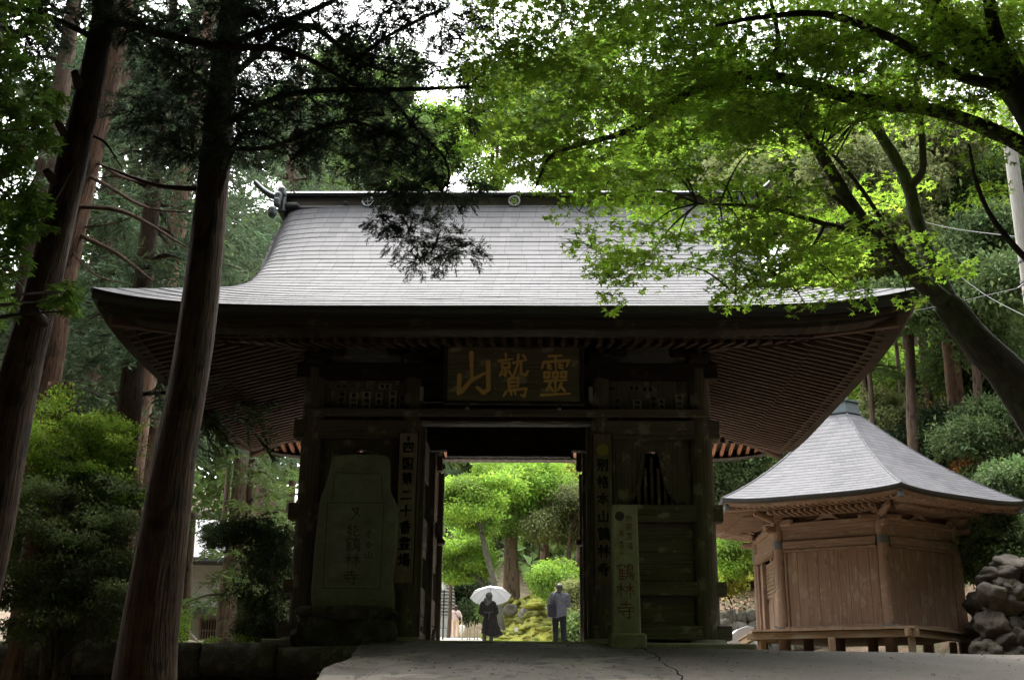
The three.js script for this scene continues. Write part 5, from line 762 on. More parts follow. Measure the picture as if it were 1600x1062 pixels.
  for (let k = 0; k < 8; k++) mesh('canopy_panel', sheet((a, r) => pt(k + a * 0.9999, Math.max(0.001, r)).toArray(), 6, 8), mat({ color: new THREE.Color(0.2, 0.205, 0.21), roughness: 0.8, transmission: 0.65, thickness: 0 }), u);
  for (let k = 0; k < 8; k++) { const pts = []; for (let q = 0; q <= 6; q++) pts.push(pt(k, q / 6).addScaledVector(ax, -0.008)); mesh('rib', tube(pts, [0.004, 0.004], 5, { n: 8, rough: 0 }), M.lead, u); }
  mesh('shaft', tube([handle.clone().addScaledVector(ax, -0.16), topP.clone().addScaledVector(ax, 0.05)], [0.006, 0.006], 6, { n: 3, rough: 0 }), M.lead, u); mesh('handle', tube([handle.clone().addScaledVector(ax, 0.05), handle.clone().addScaledVector(ax, -0.14)], [0.014, 0.014], 8, { n: 3, rough: 0 }), M.white, u);
}
// far visitor in pale clothes with a furled umbrella
{
  const b = at(711, 997, 57), o = personBase('person', 'distant person in pale pink top and beige trousers walking away', [b.x, table(LINE, 57) + 0.02, b.z], 0.05);
  const wr = [0.27, 0.86, -0.02], hR = handSdf(V(...wr), V(0.1, -1, -0.1), V(-1, 0, 0.1), 1.4, 1), wl = [-0.25, 0.84, -0.06], hL = handSdf(V(...wl), V(-0.05, -1, -0.15), V(1, 0, 0.1), 0.5, -1), hd = headSdf([0, 1.4, -0.02], 0.1, 0.1);
  const L = { hl: [-0.085, 0.8, 0], hr: [0.085, 0.8, 0], kl: [-0.09, 0.44, -0.03], kr: [0.09, 0.44, 0.03], al: [-0.09, 0.07, 0.0], ar: [0.09, 0.09, 0.1] };
  const body = build(o, 'body', (x, y, z) => { let v = smin(hd(x, y, z), cap(x, y, z, [0, 1.2, 0], [0, 1.34, 0], 0.052, 0.046), 0.03); v = smin(v, cap(x, y, z, [0, 0.86, 0], [0, 1.14, 0], 0.08, 0.075), 0.08); v = smin(v, cap(x, y, z, [-0.14, 1.18, 0], [0.14, 1.18, 0], 0.04, 0.04), 0.05); v = smin(v, cap(x, y, z, [0.17, 1.18, 0], [0.25, 1.0, 0.02], 0.042, 0.034), 0.03); v = smin(v, cap(x, y, z, [0.25, 1.0, 0.02], wr, 0.034, 0.022), 0.02); v = smin(v, cap(x, y, z, [-0.17, 1.18, 0], [-0.24, 1.0, 0.03], 0.042, 0.034), 0.03); v = smin(v, cap(x, y, z, [-0.24, 1.0, 0.03], wl, 0.034, 0.022), 0.02); for (const s of ['l', 'r']) { v = smin(v, cap(x, y, z, L['h' + s], L['k' + s], 0.07, 0.048), 0.04); v = smin(v, cap(x, y, z, L['k' + s], L['a' + s], 0.048, 0.034), 0.02); } return v; }, [-0.33, 0, -0.2], [0.35, 1.55, 0.2], 0.013, SK);
  body.geometry = merge([body.geometry, skin(hR, ...near([wr], 0, 0.19), 0.0045), skin(hL, ...near([wl], 0, 0.19), 0.0045)]);
  build(o, 'top', (x, y, z) => { let v = ell(x, y, z, [0, 1.02, 0], [0.175, 0.28, 0.125]); v = Math.max(v, 0.8 - y); v = smin(v, cap(x, y, z, [-0.13, 1.18, 0], [0.13, 1.18, 0], 0.08, 0.08), 0.06); v = smin(v, cap(x, y, z, [0.17, 1.17, 0], [0.25, 1.0, 0.02], 0.07, 0.06), 0.04); v = smin(v, cap(x, y, z, [0.25, 1.0, 0.02], [0.268, 0.89, -0.01], 0.058, 0.046), 0.02); v = smin(v, cap(x, y, z, [-0.17, 1.17, 0], [-0.24, 1.0, 0.03], 0.07, 0.06), 0.04); v = smin(v, cap(x, y, z, [-0.24, 1.0, 0.03], [-0.248, 0.88, -0.04], 0.058, 0.046), 0.02); return v + 0.007 * n3(x * 13, y * 10, z * 13); }, [-0.35, 0.76, -0.2], [0.37, 1.32, 0.2], 0.013, cloth(0.62, 0.47, 0.45));
  build(o, 'trousers', (x, y, z) => { let v = ell(x, y, z, [0, 0.82, 0], [0.155, 0.12, 0.12]); for (const s of ['l', 'r']) { v = smin(v, cap(x, y, z, L['h' + s], L['k' + s], 0.092, 0.075), 0.03); v = smin(v, cap(x, y, z, L['k' + s], L['a' + s], 0.075, 0.07), 0.03); } return v + 0.006 * n3(x * 13, y * 9, z * 13); }, [-0.24, 0.02, -0.2], [0.24, 0.96, 0.22], 0.013, cloth(0.6, 0.44, 0.33));
  build(o, 'hair', (x, y, z) => { let v = ell(x, y, z, [0, 1.43, 0.015], [0.098, 0.105, 0.108]); v = smin(v, ell(x, y, z, [0, 1.33, 0.05], [0.085, 0.09, 0.055]), 0.04); v = Math.max(v, -ell(x, y, z, [0, 1.38, -0.12], [0.075, 0.09, 0.085])); return v + 0.008 * n3(x * 24, y * 18, z * 24); }, [-0.15, 1.18, -0.15], [0.15, 1.58, 0.18], 0.01, mat({ color: new THREE.Color(0.04, 0.016, 0.013), roughness: 0.5 }));
  for (const s of ['l', 'r']) { const a = L['a' + s]; build(o, 'shoe', (x, y, z) => cap(x, y, z, [a[0], a[1] - 0.03, a[2] + 0.03], [a[0], a[1] - 0.035, a[2] - 0.12], 0.04, 0.034), [a[0] - 0.07, a[1] - 0.1, a[2] - 0.19], [a[0] + 0.07, a[1] + 0.05, a[2] + 0.12], 0.011, M.paper); }
  mesh('bag_strap', tube([V(-0.12, 1.24, 0.04), V(0.02, 1.08, 0.135), V(0.16, 0.92, 0.1)], [0.014, 0.014, 0.014], 6, { n: 12, rough: 0 }), M.black, o); mesh('shoulder_bag', stone(0.12, 0.14, 0.14, 2, 0.05, 0.6).translate(0.2, 0.88, 0.05), M.black, o);
  const u = thing('umbrella', 'furled white umbrella hanging from the right hand of the distant person', 'umbrella', o.position.toArray(), 0.05);
  mesh('furled_canopy', sheet((a, t) => { const r = t < 0.12 ? lerp(0.03, 0.17, t / 0.12) : lerp(0.17, 0.012, (t - 0.12) / 0.88), q = r * (1 + 0.14 * Math.sin(a * Math.PI * 16)); return [0.29 + Math.cos(a * 2 * Math.PI) * q, 0.62 - t * 0.58, -0.05 + Math.sin(a * 2 * Math.PI) * q]; }, 48, 14), M.white, u); mesh('handle', tube([V(0.29, 0.84, -0.05), V(0.29, 0.62, -0.05)], [0.014, 0.014], 7, { n: 3, rough: 0 }), M.white, u); mesh('ferrule', tube([V(0.29, 0.05, -0.05), V(0.29, 0.0, -0.05)], [0.008, 0.005], 6, { n: 2, rough: 0 }), M.lead, u);
}
{ // grit, needles and leaves lying on the approach
  srand(123); const ms = [], cs = [], q = new THREE.Quaternion(), e = new THREE.Euler();
  for (let i = 0; i < 900; i++) { const D = 12.5 + 6 * Math.pow(rnd(), 0.8), x = rnd() < 0.5 ? rr(-2.2, 2.6) : rr(-2.2, 9), y = rampTop(x, D) + 0.012; e.set(rr(-0.3, 0.3) + 0.15, rr(0, 6.3), rr(-0.3, 0.3)); const s = rr(0.01, 0.034); ms.push(new THREE.Matrix4().compose(V(x, y + 0.5 * (0.07 * (x < 2 ? fbm3(x * 1.1, D * 1.1, 5, 4) : 0.5 * fbm3(x * 1.1, D * 1.1, 5, 4))) , -D), q.setFromEuler(e), V(s, s, s * rr(0.3, 1)))); const k = rr(0.5, 1.5), t = rnd(); cs.push(t < 0.6 ? new THREE.Color(0.13 * k, 0.085 * k, 0.05 * k) : t < 0.8 ? new THREE.Color(0.22 * k, 0.2 * k, 0.16 * k) : new THREE.Color(0.08 * k, 0.1 * k, 0.03 * k)); }
  const g = new THREE.OctahedronGeometry(1, 0).scale(1, 0.18, 0.6); tag(instanced('litter', g, mat({ color: 0xffffff, roughness: 0.95 }), ms, cs, scene), 'fallen needles, leaves and grit scattered over the sloping approach', 'leaf litter');
}

// ---------- foliage ----------
function triGeo(P) { const g = new THREE.BufferGeometry(); g.setAttribute('position', new THREE.Float32BufferAttribute(P, 3)); g.computeVertexNormals(); g.setAttribute('uv', new THREE.BufferAttribute(new Float32Array(P.length / 3 * 2), 2)); return g; }
// one pointed leaf, folded along its midrib, from p along d, lying across s
function leaf(P, p, d, s, L, w, fold = 0.2) {
  const n = s.clone().cross(d).normalize(), a = p, m = p.clone().addScaledVector(d, L * 0.45), t = p.clone().addScaledVector(d, L).addScaledVector(n, -L * 0.12), l = m.clone().addScaledVector(s, w / 2).addScaledVector(n, w * fold), r = m.clone().addScaledVector(s, -w / 2).addScaledVector(n, w * fold);
  for (const q of [a, l, t, a, t, r]) P.push(q.x, q.y, q.z);
}
const rv = () => { let v; do v = V(rr(-1, 1), rr(-1, 1), rr(-1, 1)); while (v.lengthSq() > 1 || v.lengthSq() < 0.01); return v; };
function broadCluster(n, R, L, w, flat, s) { srand(s); const P = []; for (let i = 0; i < n; i++) { const p = rv().multiplyScalar(R); p.y *= flat; const d = p.clone().multiplyScalar(0.8 / R).add(rv().multiplyScalar(0.8)).normalize(); d.y -= 0.25; d.normalize(); const up = V(rr(-0.6, 0.6), 1, rr(-0.6, 0.6)), sd = d.clone().cross(up).normalize(); leaf(P, p, d, sd, L * rr(0.7, 1.25), w * rr(0.7, 1.25)); } return triGeo(P); }
function rosette(s) { srand(s); const P = []; for (let i = 0; i < 7; i++) { const a = i / 7 * 6.28 + rr(-0.3, 0.3), d = V(Math.cos(a), rr(-0.5, 0.15), Math.sin(a)).normalize(), sd = d.clone().cross(V(0, 1, 0)).normalize(); leaf(P, V(0, 0, 0), d, sd, rr(0.8, 1.15), 0.36, 0.15); } return triGeo(P); }
function starLeaf() { const P = [], tips = [[0, 1], [0.95, 0.9], [-0.95, 0.9], [1.75, 0.62], [-1.75, 0.62]].map(([a, r]) => [Math.sin(a) * r, Math.cos(a) * r]), notch = (a, r) => [Math.sin(a) * r, Math.cos(a) * r]; for (const [a, r] of [[0, 1], [0.95, 0.9], [-0.95, 0.9], [1.75, 0.62], [-1.75, 0.62]]) { const t = notch(a, r), l = notch(a - 0.42, r * 0.42), q = notch(a + 0.42, r * 0.42); P.push(0, 0, 0, q[0], 0.03, q[1], t[0], -0.12 * r, t[1], 0, 0, 0, t[0], -0.12 * r, t[1], l[0], 0.03, l[1]); } return triGeo(P); }
function frond(s, n = 17, L = 1) { // a drooping cedar spray along +z: a stalk with rope-like side sprays
  srand(s); const P = [], ax = (t) => V(0.06 * Math.sin(t * 5), -0.32 * t * t, t * L), spike = (a, b, w) => { const d = b.clone().sub(a), q = d.clone().cross(rv()).normalize().multiplyScalar(w); P.push(a.x + q.x, a.y + q.y, a.z + q.z, a.x - q.x, a.y - q.y, a.z - q.z, b.x, b.y, b.z); };
  for (let i = 0; i < 4; i++) { const a = ax(i / 4), b = ax((i + 1) / 4); for (let k = 0; k < 1; k++) spike(a, b.add(V(0, 0, 0.05)), 0.02); }
  for (let i = 0; i < n; i++) { const t = rr(0.08, 1), a = ax(t), l = (1.15 - t) * 0.42 + 0.1, side = i % 2 ? 1 : -1, d = V(side * rr(0.5, 1), rr(-0.55, 0.35), rr(0.3, 1)).normalize(), b = a.clone().addScaledVector(d, l); spike(a, b, 0.026); for (let k = 0; k < 3; k++) { const c = a.clone().lerp(b, rr(0.3, 0.9)), e = c.clone().addScaledVector(d.clone().add(rv().multiplyScalar(0.7)).normalize(), l * rr(0.35, 0.55)); spike(c, e, 0.022); } }
  return triGeo(P);
}
const G = { broad: [1, 2, 3].map((k) => broadCluster(14, 0.36, 0.2, 0.11, 0.7, k)), fine: [4, 5].map((k) => broadCluster(20, 0.3, 0.11, 0.06, 0.5, k)), big: [6, 7].map((k) => broadCluster(12, 0.8, 0.6, 0.34, 0.8, k)), star: starLeaf(), rosette: rosette(8), frond: [9, 10].map((k) => frond(k)) };
const L = {
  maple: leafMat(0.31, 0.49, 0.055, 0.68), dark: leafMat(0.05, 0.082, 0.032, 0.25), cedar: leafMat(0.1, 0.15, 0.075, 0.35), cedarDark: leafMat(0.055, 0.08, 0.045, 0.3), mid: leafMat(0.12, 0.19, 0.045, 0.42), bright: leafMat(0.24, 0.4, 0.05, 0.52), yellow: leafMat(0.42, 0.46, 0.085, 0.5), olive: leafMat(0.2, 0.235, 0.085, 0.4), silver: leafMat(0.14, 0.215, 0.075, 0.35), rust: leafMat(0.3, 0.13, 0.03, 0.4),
};
const Q = new THREE.Quaternion(), E = new THREE.Euler();
const put = (p, s, tilt = 0.7, stretch) => { E.set(rr(-tilt, tilt), rr(0, 6.283), rr(-tilt, tilt)); return new THREE.Matrix4().compose(p, Q.setFromEuler(E), stretch ? V(s, s * stretch, s) : V(s, s, s)); };
const tint = (v = 0.3) => { const k = 1 + rr(-v, v); return new THREE.Color(k * (1 + rr(-0.1, 0.16)), k, k * (1 + rr(-0.1, 0.1))); };
function limbs(base, top, blobs, r, m, parent, count = 6) { // branches from the trunk out to the leaf masses
  const gs = []; for (let i = 0; i < Math.min(count, blobs.length); i++) { const b = blobs[i].c, t = clamp((b.y - base.y) / Math.max(0.1, top.y - base.y) - 0.22, 0.15, 0.9), s = base.clone().lerp(top, t), mid = s.clone().lerp(b, 0.5).add(V(rr(-0.3, 0.3), rr(0.05, 0.5), rr(-0.3, 0.3))); gs.push(tube([s, mid, b], [r * 0.42 * (1.1 - t * 0.6), r * 0.26, r * 0.1], 7, { n: 8, rough: 0.1 })); }
  if (gs.length) mesh('limbs', gs, m, parent);
}
function crownOf(blobs, geos, m, n, size, parent, o = {}) {
  const w = blobs.map((b) => b.r * b.r), tot = w.reduce((a, b) => a + b, 0), per = geos.map(() => [[], []]);
  blobs.forEach((b, k) => { const nn = Math.round(n * w[k] / tot); for (let i = 0; i < nn; i++) { const d = rv().normalize(), rad = b.r * (1 - 0.5 * Math.pow(rnd(), 1.6)) * (1 + 0.4 * fbm3(d.x * 2 + k, d.y * 2, d.z * 2, 2)) * (rnd() < 0.16 ? rr(1, 1.6) : 1), p = b.c.clone().add(V(d.x * rad, d.y * rad * (o.flat ?? 0.7), d.z * rad)); const g = Math.floor(rnd() * geos.length); per[g][0].push(put(p, size * rr(0.75, 1.3), o.tilt ?? 0.7)); per[g][1].push(tint(o.vary ?? 0.3).multiplyScalar(b.tone ?? 1)); } });
  per.forEach(([ms, cs], g) => { if (ms.length) instanced('crown', geos[g], m, ms, cs, parent); });
}
// a broadleaved tree: crown centre seen at pixel (px,py) at distance D
let treeNo = 0;
function broadTree(name, label, px, py, D, R, leafM, o = {}) {
  srand(1000 + 37 * treeNo++); const c = at(px, py, D), gy = groundY(c.x, D) - 0.2, base = V(c.x + (o.lean ?? rr(-0.4, 0.4)), Math.min(gy, c.y - R * 0.9), c.z), t = thing(name, label, o.cat || 'tree', base.toArray(), 0, o.group);
  const r = o.trunk ?? Math.max(0.08, R * 0.045), rel = c.clone().sub(base), h = rel.y, top = V(rel.x, h, rel.z), m = o.bark || M.bark;
  if (!o.bush) mesh('trunk', tube([V(0, -0.3, 0), V(rel.x * 0.2 + rr(-0.15, 0.15), h * 0.35, rr(-0.1, 0.1)), V(rel.x * 0.6 + rr(-0.2, 0.2), h * 0.7, 0), top], [r * 1.25, r, r * 0.8, r * 0.35], 12, { n: 16, rough: 0.1, ridge: 0.05 }), m, t);
  const blobs = [], nb = o.blobs ?? 17; for (let i = 0; i < nb; i++) { const d = rv(); blobs.push({ c: top.clone().add(V(d.x * R * 0.8, d.y * R * (o.tall ?? 0.75), d.z * R * 0.8)), r: R * rr(0.2, 0.4), tone: rr(0.6, 1.3) }); }
  limbs(V(0, 0, 0), top, blobs, r, m, t, o.bush ? 4 : 8);
  crownOf(blobs, o.geos || G.broad, leafM, o.n ?? Math.round(260 * R * R), o.size ?? 1, t, o);
  return t;
}
// a cedar with tiers of drooping boughs
function cedar(name, label, px, py, D, H, R, o = {}) {
  srand(3000 + 41 * treeNo++); const c = at(px, py, D), gy = groundY(c.x, D) - 0.2, t = thing(name, label, 'tree', [c.x, gy, c.z], 0, o.group), r = o.trunk ?? H * 0.013;
  const lx = o.lean ?? rr(-0.5, 0.5), ax = (k) => V(lx * k, H * k, 0);
  mesh('trunk', tube([ax(0), ax(0.3), ax(0.6), ax(1)], [r * 1.3, r, r * 0.72, 0.04], 12, { n: 20, rough: 0.05, ridge: 0.05 }), o.bark || M.bark, t);
  const per = G.frond.map(() => [[], []]), br = [], s0 = o.start ?? 0.25, zA = V(0, 0, 1), q2 = new THREE.Quaternion();
  const tiers = Math.round(H * (1 - s0) * (o.dense ?? 1.7)); for (let i = 0; i < tiers; i++) {
    const k = lerp(s0, 0.99, (i + rnd() * 0.8) / tiers), len = R * Math.pow(1 - (k - s0) / (1.02 - s0), 0.7) * rr(0.65, 1.15), nb = 4; for (let b = 0; b < nb; b++) {
      if (rnd() < (o.gaps ?? 0.14)) continue; const a = rr(0, 6.283), d = V(Math.cos(a), rr(-0.22, 0.12), Math.sin(a)), l = len * rr(0.6, 1.15), p0 = ax(k); if (len > 1.2 && b < 2) br.push(tube([p0, p0.clone().addScaledVector(d, l * 0.5).add(V(0, 0.1, 0)), p0.clone().addScaledVector(d, l * 0.92).add(V(0, -0.18 * l * 0.5, 0))], [0.04 + r * 0.12, 0.035, 0.012], 5, { n: 5, rough: 0.05 }));
      const nf = Math.max(2, Math.round(l * 2.8)); for (let f = 0; f < nf; f++) { const u = lerp(0.25, 1, (f + rnd()) / nf), p = p0.clone().addScaledVector(d, l * u).add(V(rr(-0.3, 0.3), -0.1 * l * u * u + rr(-0.15, 0.15), rr(-0.3, 0.3))), dir = V(d.x + rr(-0.9, 0.9), rr(-0.75, 0.1), d.z + rr(-0.9, 0.9)).normalize(); q2.setFromUnitVectors(zA, dir); const s = rr(0.6, 1.15) * (o.size ?? 1), g = Math.floor(rnd() * 2); per[g][0].push(new THREE.Matrix4().compose(p, q2, V(s, s, s))); per[g][1].push(tint(0.35)); }
    }
  }
  if (br.length) mesh('boughs', br, o.bark || M.bark, t);
  per.forEach(([ms, cs], g) => instanced('crown', G.frond[g], o.leaf || L.cedar, ms, cs, t)); return t;
}

// ----- the two near cedars and their overhanging boughs -----
function nearTrunk(name, label, pts, D, widths, m = M.bark) { srand(500 + pts[0][0]); const P = pts.map(([x, y]) => at(x, y, D)), base = P[0].clone(), t = thing(name, label, 'tree', base.toArray()); mesh('trunk', tube(P.map((p) => p.sub(base)), widths.map((w) => w / 1740 * D / 2), 36, { n: 90, rough: 0.05, ridge: 0.03, freq: 0.8 }), m, t); t.userData.base = undefined; delete t.userData.base; return [t, base]; }
const zAxis = V(0, 0, 1), qq = new THREE.Quaternion();
function boughs(t, base, list, leafM, size, dens) { // list of [points px/py/D, thickness px], plus leaf clumps [px,py,D,radius px]
  for (const [pts, w] of list.wood) { const P = pts.map(([x, y, d]) => at(x, y, d).sub(base)); mesh('bough', tube(P, [w / 1740 * pts[0][2] / 2, w * 0.8 / 1740 * pts[0][2] / 2, w * 0.3 / 1740 * pts[0][2] / 2], 9, { n: 24, rough: 0.1 }), M.bark, t); }
  const per = G.frond.map(() => [[], []]), tw = []; for (const [px, py, d, r] of list.leaf) {
    const c = at(px, py, d).sub(base), R = r / 1740 * d, n = Math.round(R * R * dens); for (let i = 0; i < n; i++) { const v = rv(), p = c.clone().add(V(v.x * R, v.y * R * 0.72, v.z * R)), dir = V(v.x + rr(-0.6, 0.6), v.y * 0.4 + rr(-0.9, 0.25), v.z + rr(-0.6, 0.6)).normalize(); qq.setFromUnitVectors(zAxis, dir); const s = size * rr(0.6, 1.3), g = Math.floor(rnd() * 2); per[g][0].push(new THREE.Matrix4().compose(p, qq, V(s, s, s))); per[g][1].push(tint(0.4)); }
    for (let i = 0; i < 4; i++) { const v = rv().multiplyScalar(R * 0.9); tw.push(tube([c.clone(), c.clone().addScaledVector(v, 0.5).add(V(0, 0.04, 0)), c.clone().add(v)], [0.014, 0.01, 0.005], 5, { n: 5, rough: 0.1 })); }
  }
  if (tw.length) mesh('twigs', tw, M.bark, t);
  per.forEach(([ms, cs], g) => { if (ms.length) instanced('crown', G.frond[g], leafM, ms, cs, t); });
}
{
  const [a, ba] = nearTrunk('cedar_tree', 'tall near cedar with dark trunk at the far left edge, leaning right', [[-100, 1120], [-28, 860], [22, 620], [66, 450], [101, 300], [147, 100], [176, -60], [205, -260]], 13.5, [92, 76, 62, 54, 49, 42, 38, 32]);
  srand(21);
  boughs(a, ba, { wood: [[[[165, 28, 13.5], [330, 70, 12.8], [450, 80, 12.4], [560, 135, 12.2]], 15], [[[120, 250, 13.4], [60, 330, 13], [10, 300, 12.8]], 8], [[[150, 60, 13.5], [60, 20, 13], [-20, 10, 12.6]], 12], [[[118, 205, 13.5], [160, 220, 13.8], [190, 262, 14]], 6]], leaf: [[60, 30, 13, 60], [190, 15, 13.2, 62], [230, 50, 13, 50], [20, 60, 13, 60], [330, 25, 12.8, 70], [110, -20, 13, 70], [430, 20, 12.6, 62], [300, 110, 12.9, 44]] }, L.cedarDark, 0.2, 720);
  for (const [x, y] of [[97, 205], [84, 282], [64, 500], [120, 130]]) { const p = at(x, y, 13.3).sub(ba); mesh('branch_stub', tube([p.clone().add(V(0, 0, -0.1)), p.clone().add(V(rr(-0.05, 0.05), 0.03, 0.22))], [0.07, 0.045], 9, { n: 4, rough: 0.2 }), M.bark, a); }
  const [b, bb] = nearTrunk('cedar_tree', 'tall near cedar with brown trunk standing before the left eave of gate', [[222, 1110], [232, 1000], [252, 860], [275, 700], [300, 560], [316, 440], [336, 250], [352, 90], [372, -120], [390, -330]], 14, [98, 84, 74, 62, 58, 56, 50, 44, 36, 26]);
  srand(22);
  boughs(b, bb, { wood: [[[[352, 70, 14], [480, 20, 13.4], [600, -40, 13]], 13], [[[348, 130, 14], [470, 40, 13.6], [560, 95, 13.2], [640, 120, 13]], 12], [[[345, 150, 14], [240, 70, 13.8], [190, 40, 13.8]], 10], [[[338, 200, 14], [440, 150, 13.5], [620, 140, 12.6], [760, 135, 12.2]], 12], [[[330, 295, 14], [250, 290, 14.2], [150, 255, 14.5]], 10], [[[340, 230, 14], [420, 230, 13.4], [540, 190, 12.9], [660, 230, 12.4]], 9], [[[545, 105, 13], [600, 60, 12.6], [700, 10, 12.2]], 8], [[[600, 140, 12.7], [650, 200, 12.5], [700, 260, 12.2], [690, 330, 12]], 7], [[[322, 380, 14], [380, 210, 13.6], [470, 240, 13]], 7]],
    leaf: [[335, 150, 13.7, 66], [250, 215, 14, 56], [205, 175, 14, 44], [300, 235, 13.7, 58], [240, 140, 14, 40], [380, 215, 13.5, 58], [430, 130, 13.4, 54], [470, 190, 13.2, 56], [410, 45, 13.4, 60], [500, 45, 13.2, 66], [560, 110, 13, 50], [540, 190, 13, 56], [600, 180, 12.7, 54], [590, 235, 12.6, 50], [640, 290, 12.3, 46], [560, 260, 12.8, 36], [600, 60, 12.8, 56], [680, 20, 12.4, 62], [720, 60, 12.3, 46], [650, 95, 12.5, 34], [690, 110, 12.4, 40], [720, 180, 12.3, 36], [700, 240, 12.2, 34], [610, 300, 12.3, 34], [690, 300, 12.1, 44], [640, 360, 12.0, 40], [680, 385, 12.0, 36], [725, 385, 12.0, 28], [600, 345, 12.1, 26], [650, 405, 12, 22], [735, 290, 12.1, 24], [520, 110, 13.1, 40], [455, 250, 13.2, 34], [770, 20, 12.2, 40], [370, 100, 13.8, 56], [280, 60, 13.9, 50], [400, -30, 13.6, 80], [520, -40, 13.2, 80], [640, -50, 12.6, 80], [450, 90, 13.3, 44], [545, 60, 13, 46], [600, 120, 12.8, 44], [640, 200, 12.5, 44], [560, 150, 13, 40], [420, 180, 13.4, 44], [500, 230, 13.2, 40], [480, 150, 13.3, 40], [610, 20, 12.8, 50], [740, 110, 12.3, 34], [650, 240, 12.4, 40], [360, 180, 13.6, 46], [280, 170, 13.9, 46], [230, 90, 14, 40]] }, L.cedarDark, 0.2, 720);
}
{ // more trunks behind them
  const [c] = nearTrunk('cedar_tree', 'sunlit mossy cedar trunk just behind the far left cedar', [[40, 760], [74, 560], [96, 420], [135, 250], [172, 100], [195, -40], [230, -300]], 20, [56, 50, 47, 45, 43, 40, 30], M.barkRed);
  const [d] = nearTrunk('cedar_tree', 'reddish cedar trunk standing between the two near cedars', [[150, 1070], [170, 900], [190, 790], [212, 650], [228, 570], [262, 430], [300, 200], [330, 0]], 25, [70, 58, 50, 42, 38, 32, 26, 20], M.barkRed);
  nearTrunk('cedar_tree', 'brown trunk at the bottom left corner', [[14, 1130], [30, 1040], [42, 960], [66, 800], [95, 600]], 18, [62, 52, 46, 42, 38], M.barkRed);
  nearTrunk('slender_tree', 'thin pale trunk right of the brown corner trunk', [[62, 1120], [70, 1000], [82, 880], [120, 700]], 17, [12, 11, 10, 7], M.barkPale);
  nearTrunk('slender_tree', 'thin reddish trunk left of the broad grey trunk', [[88, 1120], [96, 1010], [104, 930], [120, 800]], 19, [19, 17, 16, 13], M.barkRed);
  nearTrunk('cedar_tree', 'broad grey trunk behind the shrubs between the near cedars', [[120, 1130], [132, 1000], [145, 900], [165, 700]], 20, [92, 78, 70, 60], M.bark);
  nearTrunk('cedar_tree', 'pale trunk before the old house wall', [[352, 1010], [358, 930], [366, 860], [372, 800], [390, 560]], 34, [34, 30, 27, 26, 20], M.barkPale);
  nearTrunk('slender_tree', 'thin pale trunk nearest the right of the second cedar', [[288, 1000], [291, 950], [294, 900], [302, 800]], 36, [13, 12, 11, 9], M.barkPale);
}
// long bare boughs of the sunlit trunk
{ const [t, b] = [scene.getObjectByName('cedar_tree_002'), null], base = t.position; srand(31);
  for (const [pts, w] of [[[[128, 268, 20], [170, 292, 19.6], [232, 325, 19.2], [300, 332, 19]], 7], [[[100, 322, 20], [190, 330, 19.4], [290, 385, 19]], 9], [[[120, 365, 20], [180, 395, 19.6], [240, 440, 19.3]], 8], [[[150, 252, 20], [200, 280, 19.4], [300, 296, 18.8]], 6], [[[100, 380, 20], [150, 430, 19.5], [210, 446, 19]], 4], [[[130, 355, 20], [190, 345, 19.4], [282, 300, 19]], 3]]) mesh('bough', tube(pts.map((q) => at(...q).sub(base)), [w / 1740 * 10, w / 1740 * 8, w / 1740 * 3], 8, { n: 18, rough: 0.12 }), M.barkRed, t); }
{ const t = thing('cut_branch', 'sawn dark branch with pale cut end at the left edge', 'branch', at(20, 262, 11).toArray()), b = t.position; mesh('wood', tube([at(-90, 300, 11).sub(b), at(-10, 275, 11).sub(b), at(34, 236, 11).sub(b)], [0.09, 0.075, 0.06], 12, { n: 12, rough: 0.08 }), M.bark, t); const p = at(34.5, 235.5, 10.99).sub(b); mesh('cut_end', new THREE.CylinderGeometry(0.056, 0.056, 0.012, 14).rotateX(1.3).rotateZ(-0.7).translate(p.x, p.y, p.z + 0.02), mat({ color: new THREE.Color(0.5, 0.28, 0.18), roughness: 0.9 }), t); }
{ // big-leaved tree at the left edge
  srand(41); const t = thing('broadleaf_tree', 'tree with large glossy green leaves filling the left edge', 'tree', at(-140, 700, 10).toArray()), b = t.position;
  mesh('trunk', tube([at(-260, 1150, 10).sub(b), at(-200, 700, 10).sub(b), at(-120, 300, 10).sub(b), at(-60, -80, 10).sub(b)], [0.14, 0.12, 0.1, 0.05], 12, { n: 20 }), M.maplebark, t);
  const ms = [], cs = []; for (const [x, y, r, n] of [[20, 120, 60, 70], [60, 200, 45, 50], [10, 230, 40, 40], [20, 310, 50, 60], [50, 345, 30, 30], [10, 400, 40, 40], [100, 455, 26, 26], [-40, 160, 60, 60], [-30, 350, 60, 60], [30, 30, 45, 40], [80, 160, 26, 20], [-40, 480, 60, 50], [75, 470, 14, 8], [110, 485, 14, 9]]) { const c = at(x, y, 10 + rr(-1, 1)).sub(b), R = r / 174; for (let i = 0; i < n; i++) { const v = rv(); ms.push(put(c.clone().add(V(v.x * R, v.y * R, v.z * R * 1.3)), rr(0.075, 0.125), 0.8)); cs.push(tint(0.35)); } if (x > 0) mesh('twig', tube([at(-110, y + 40, 10).sub(b), at((x - 110) / 2, y + 10, 10).sub(b), c], [0.03, 0.02, 0.006], 6, { n: 10 }), M.maplebark, t); }
  instanced('crown', G.rosette, leafMat(0.15, 0.28, 0.04, 0.55), ms, cs, t);
}
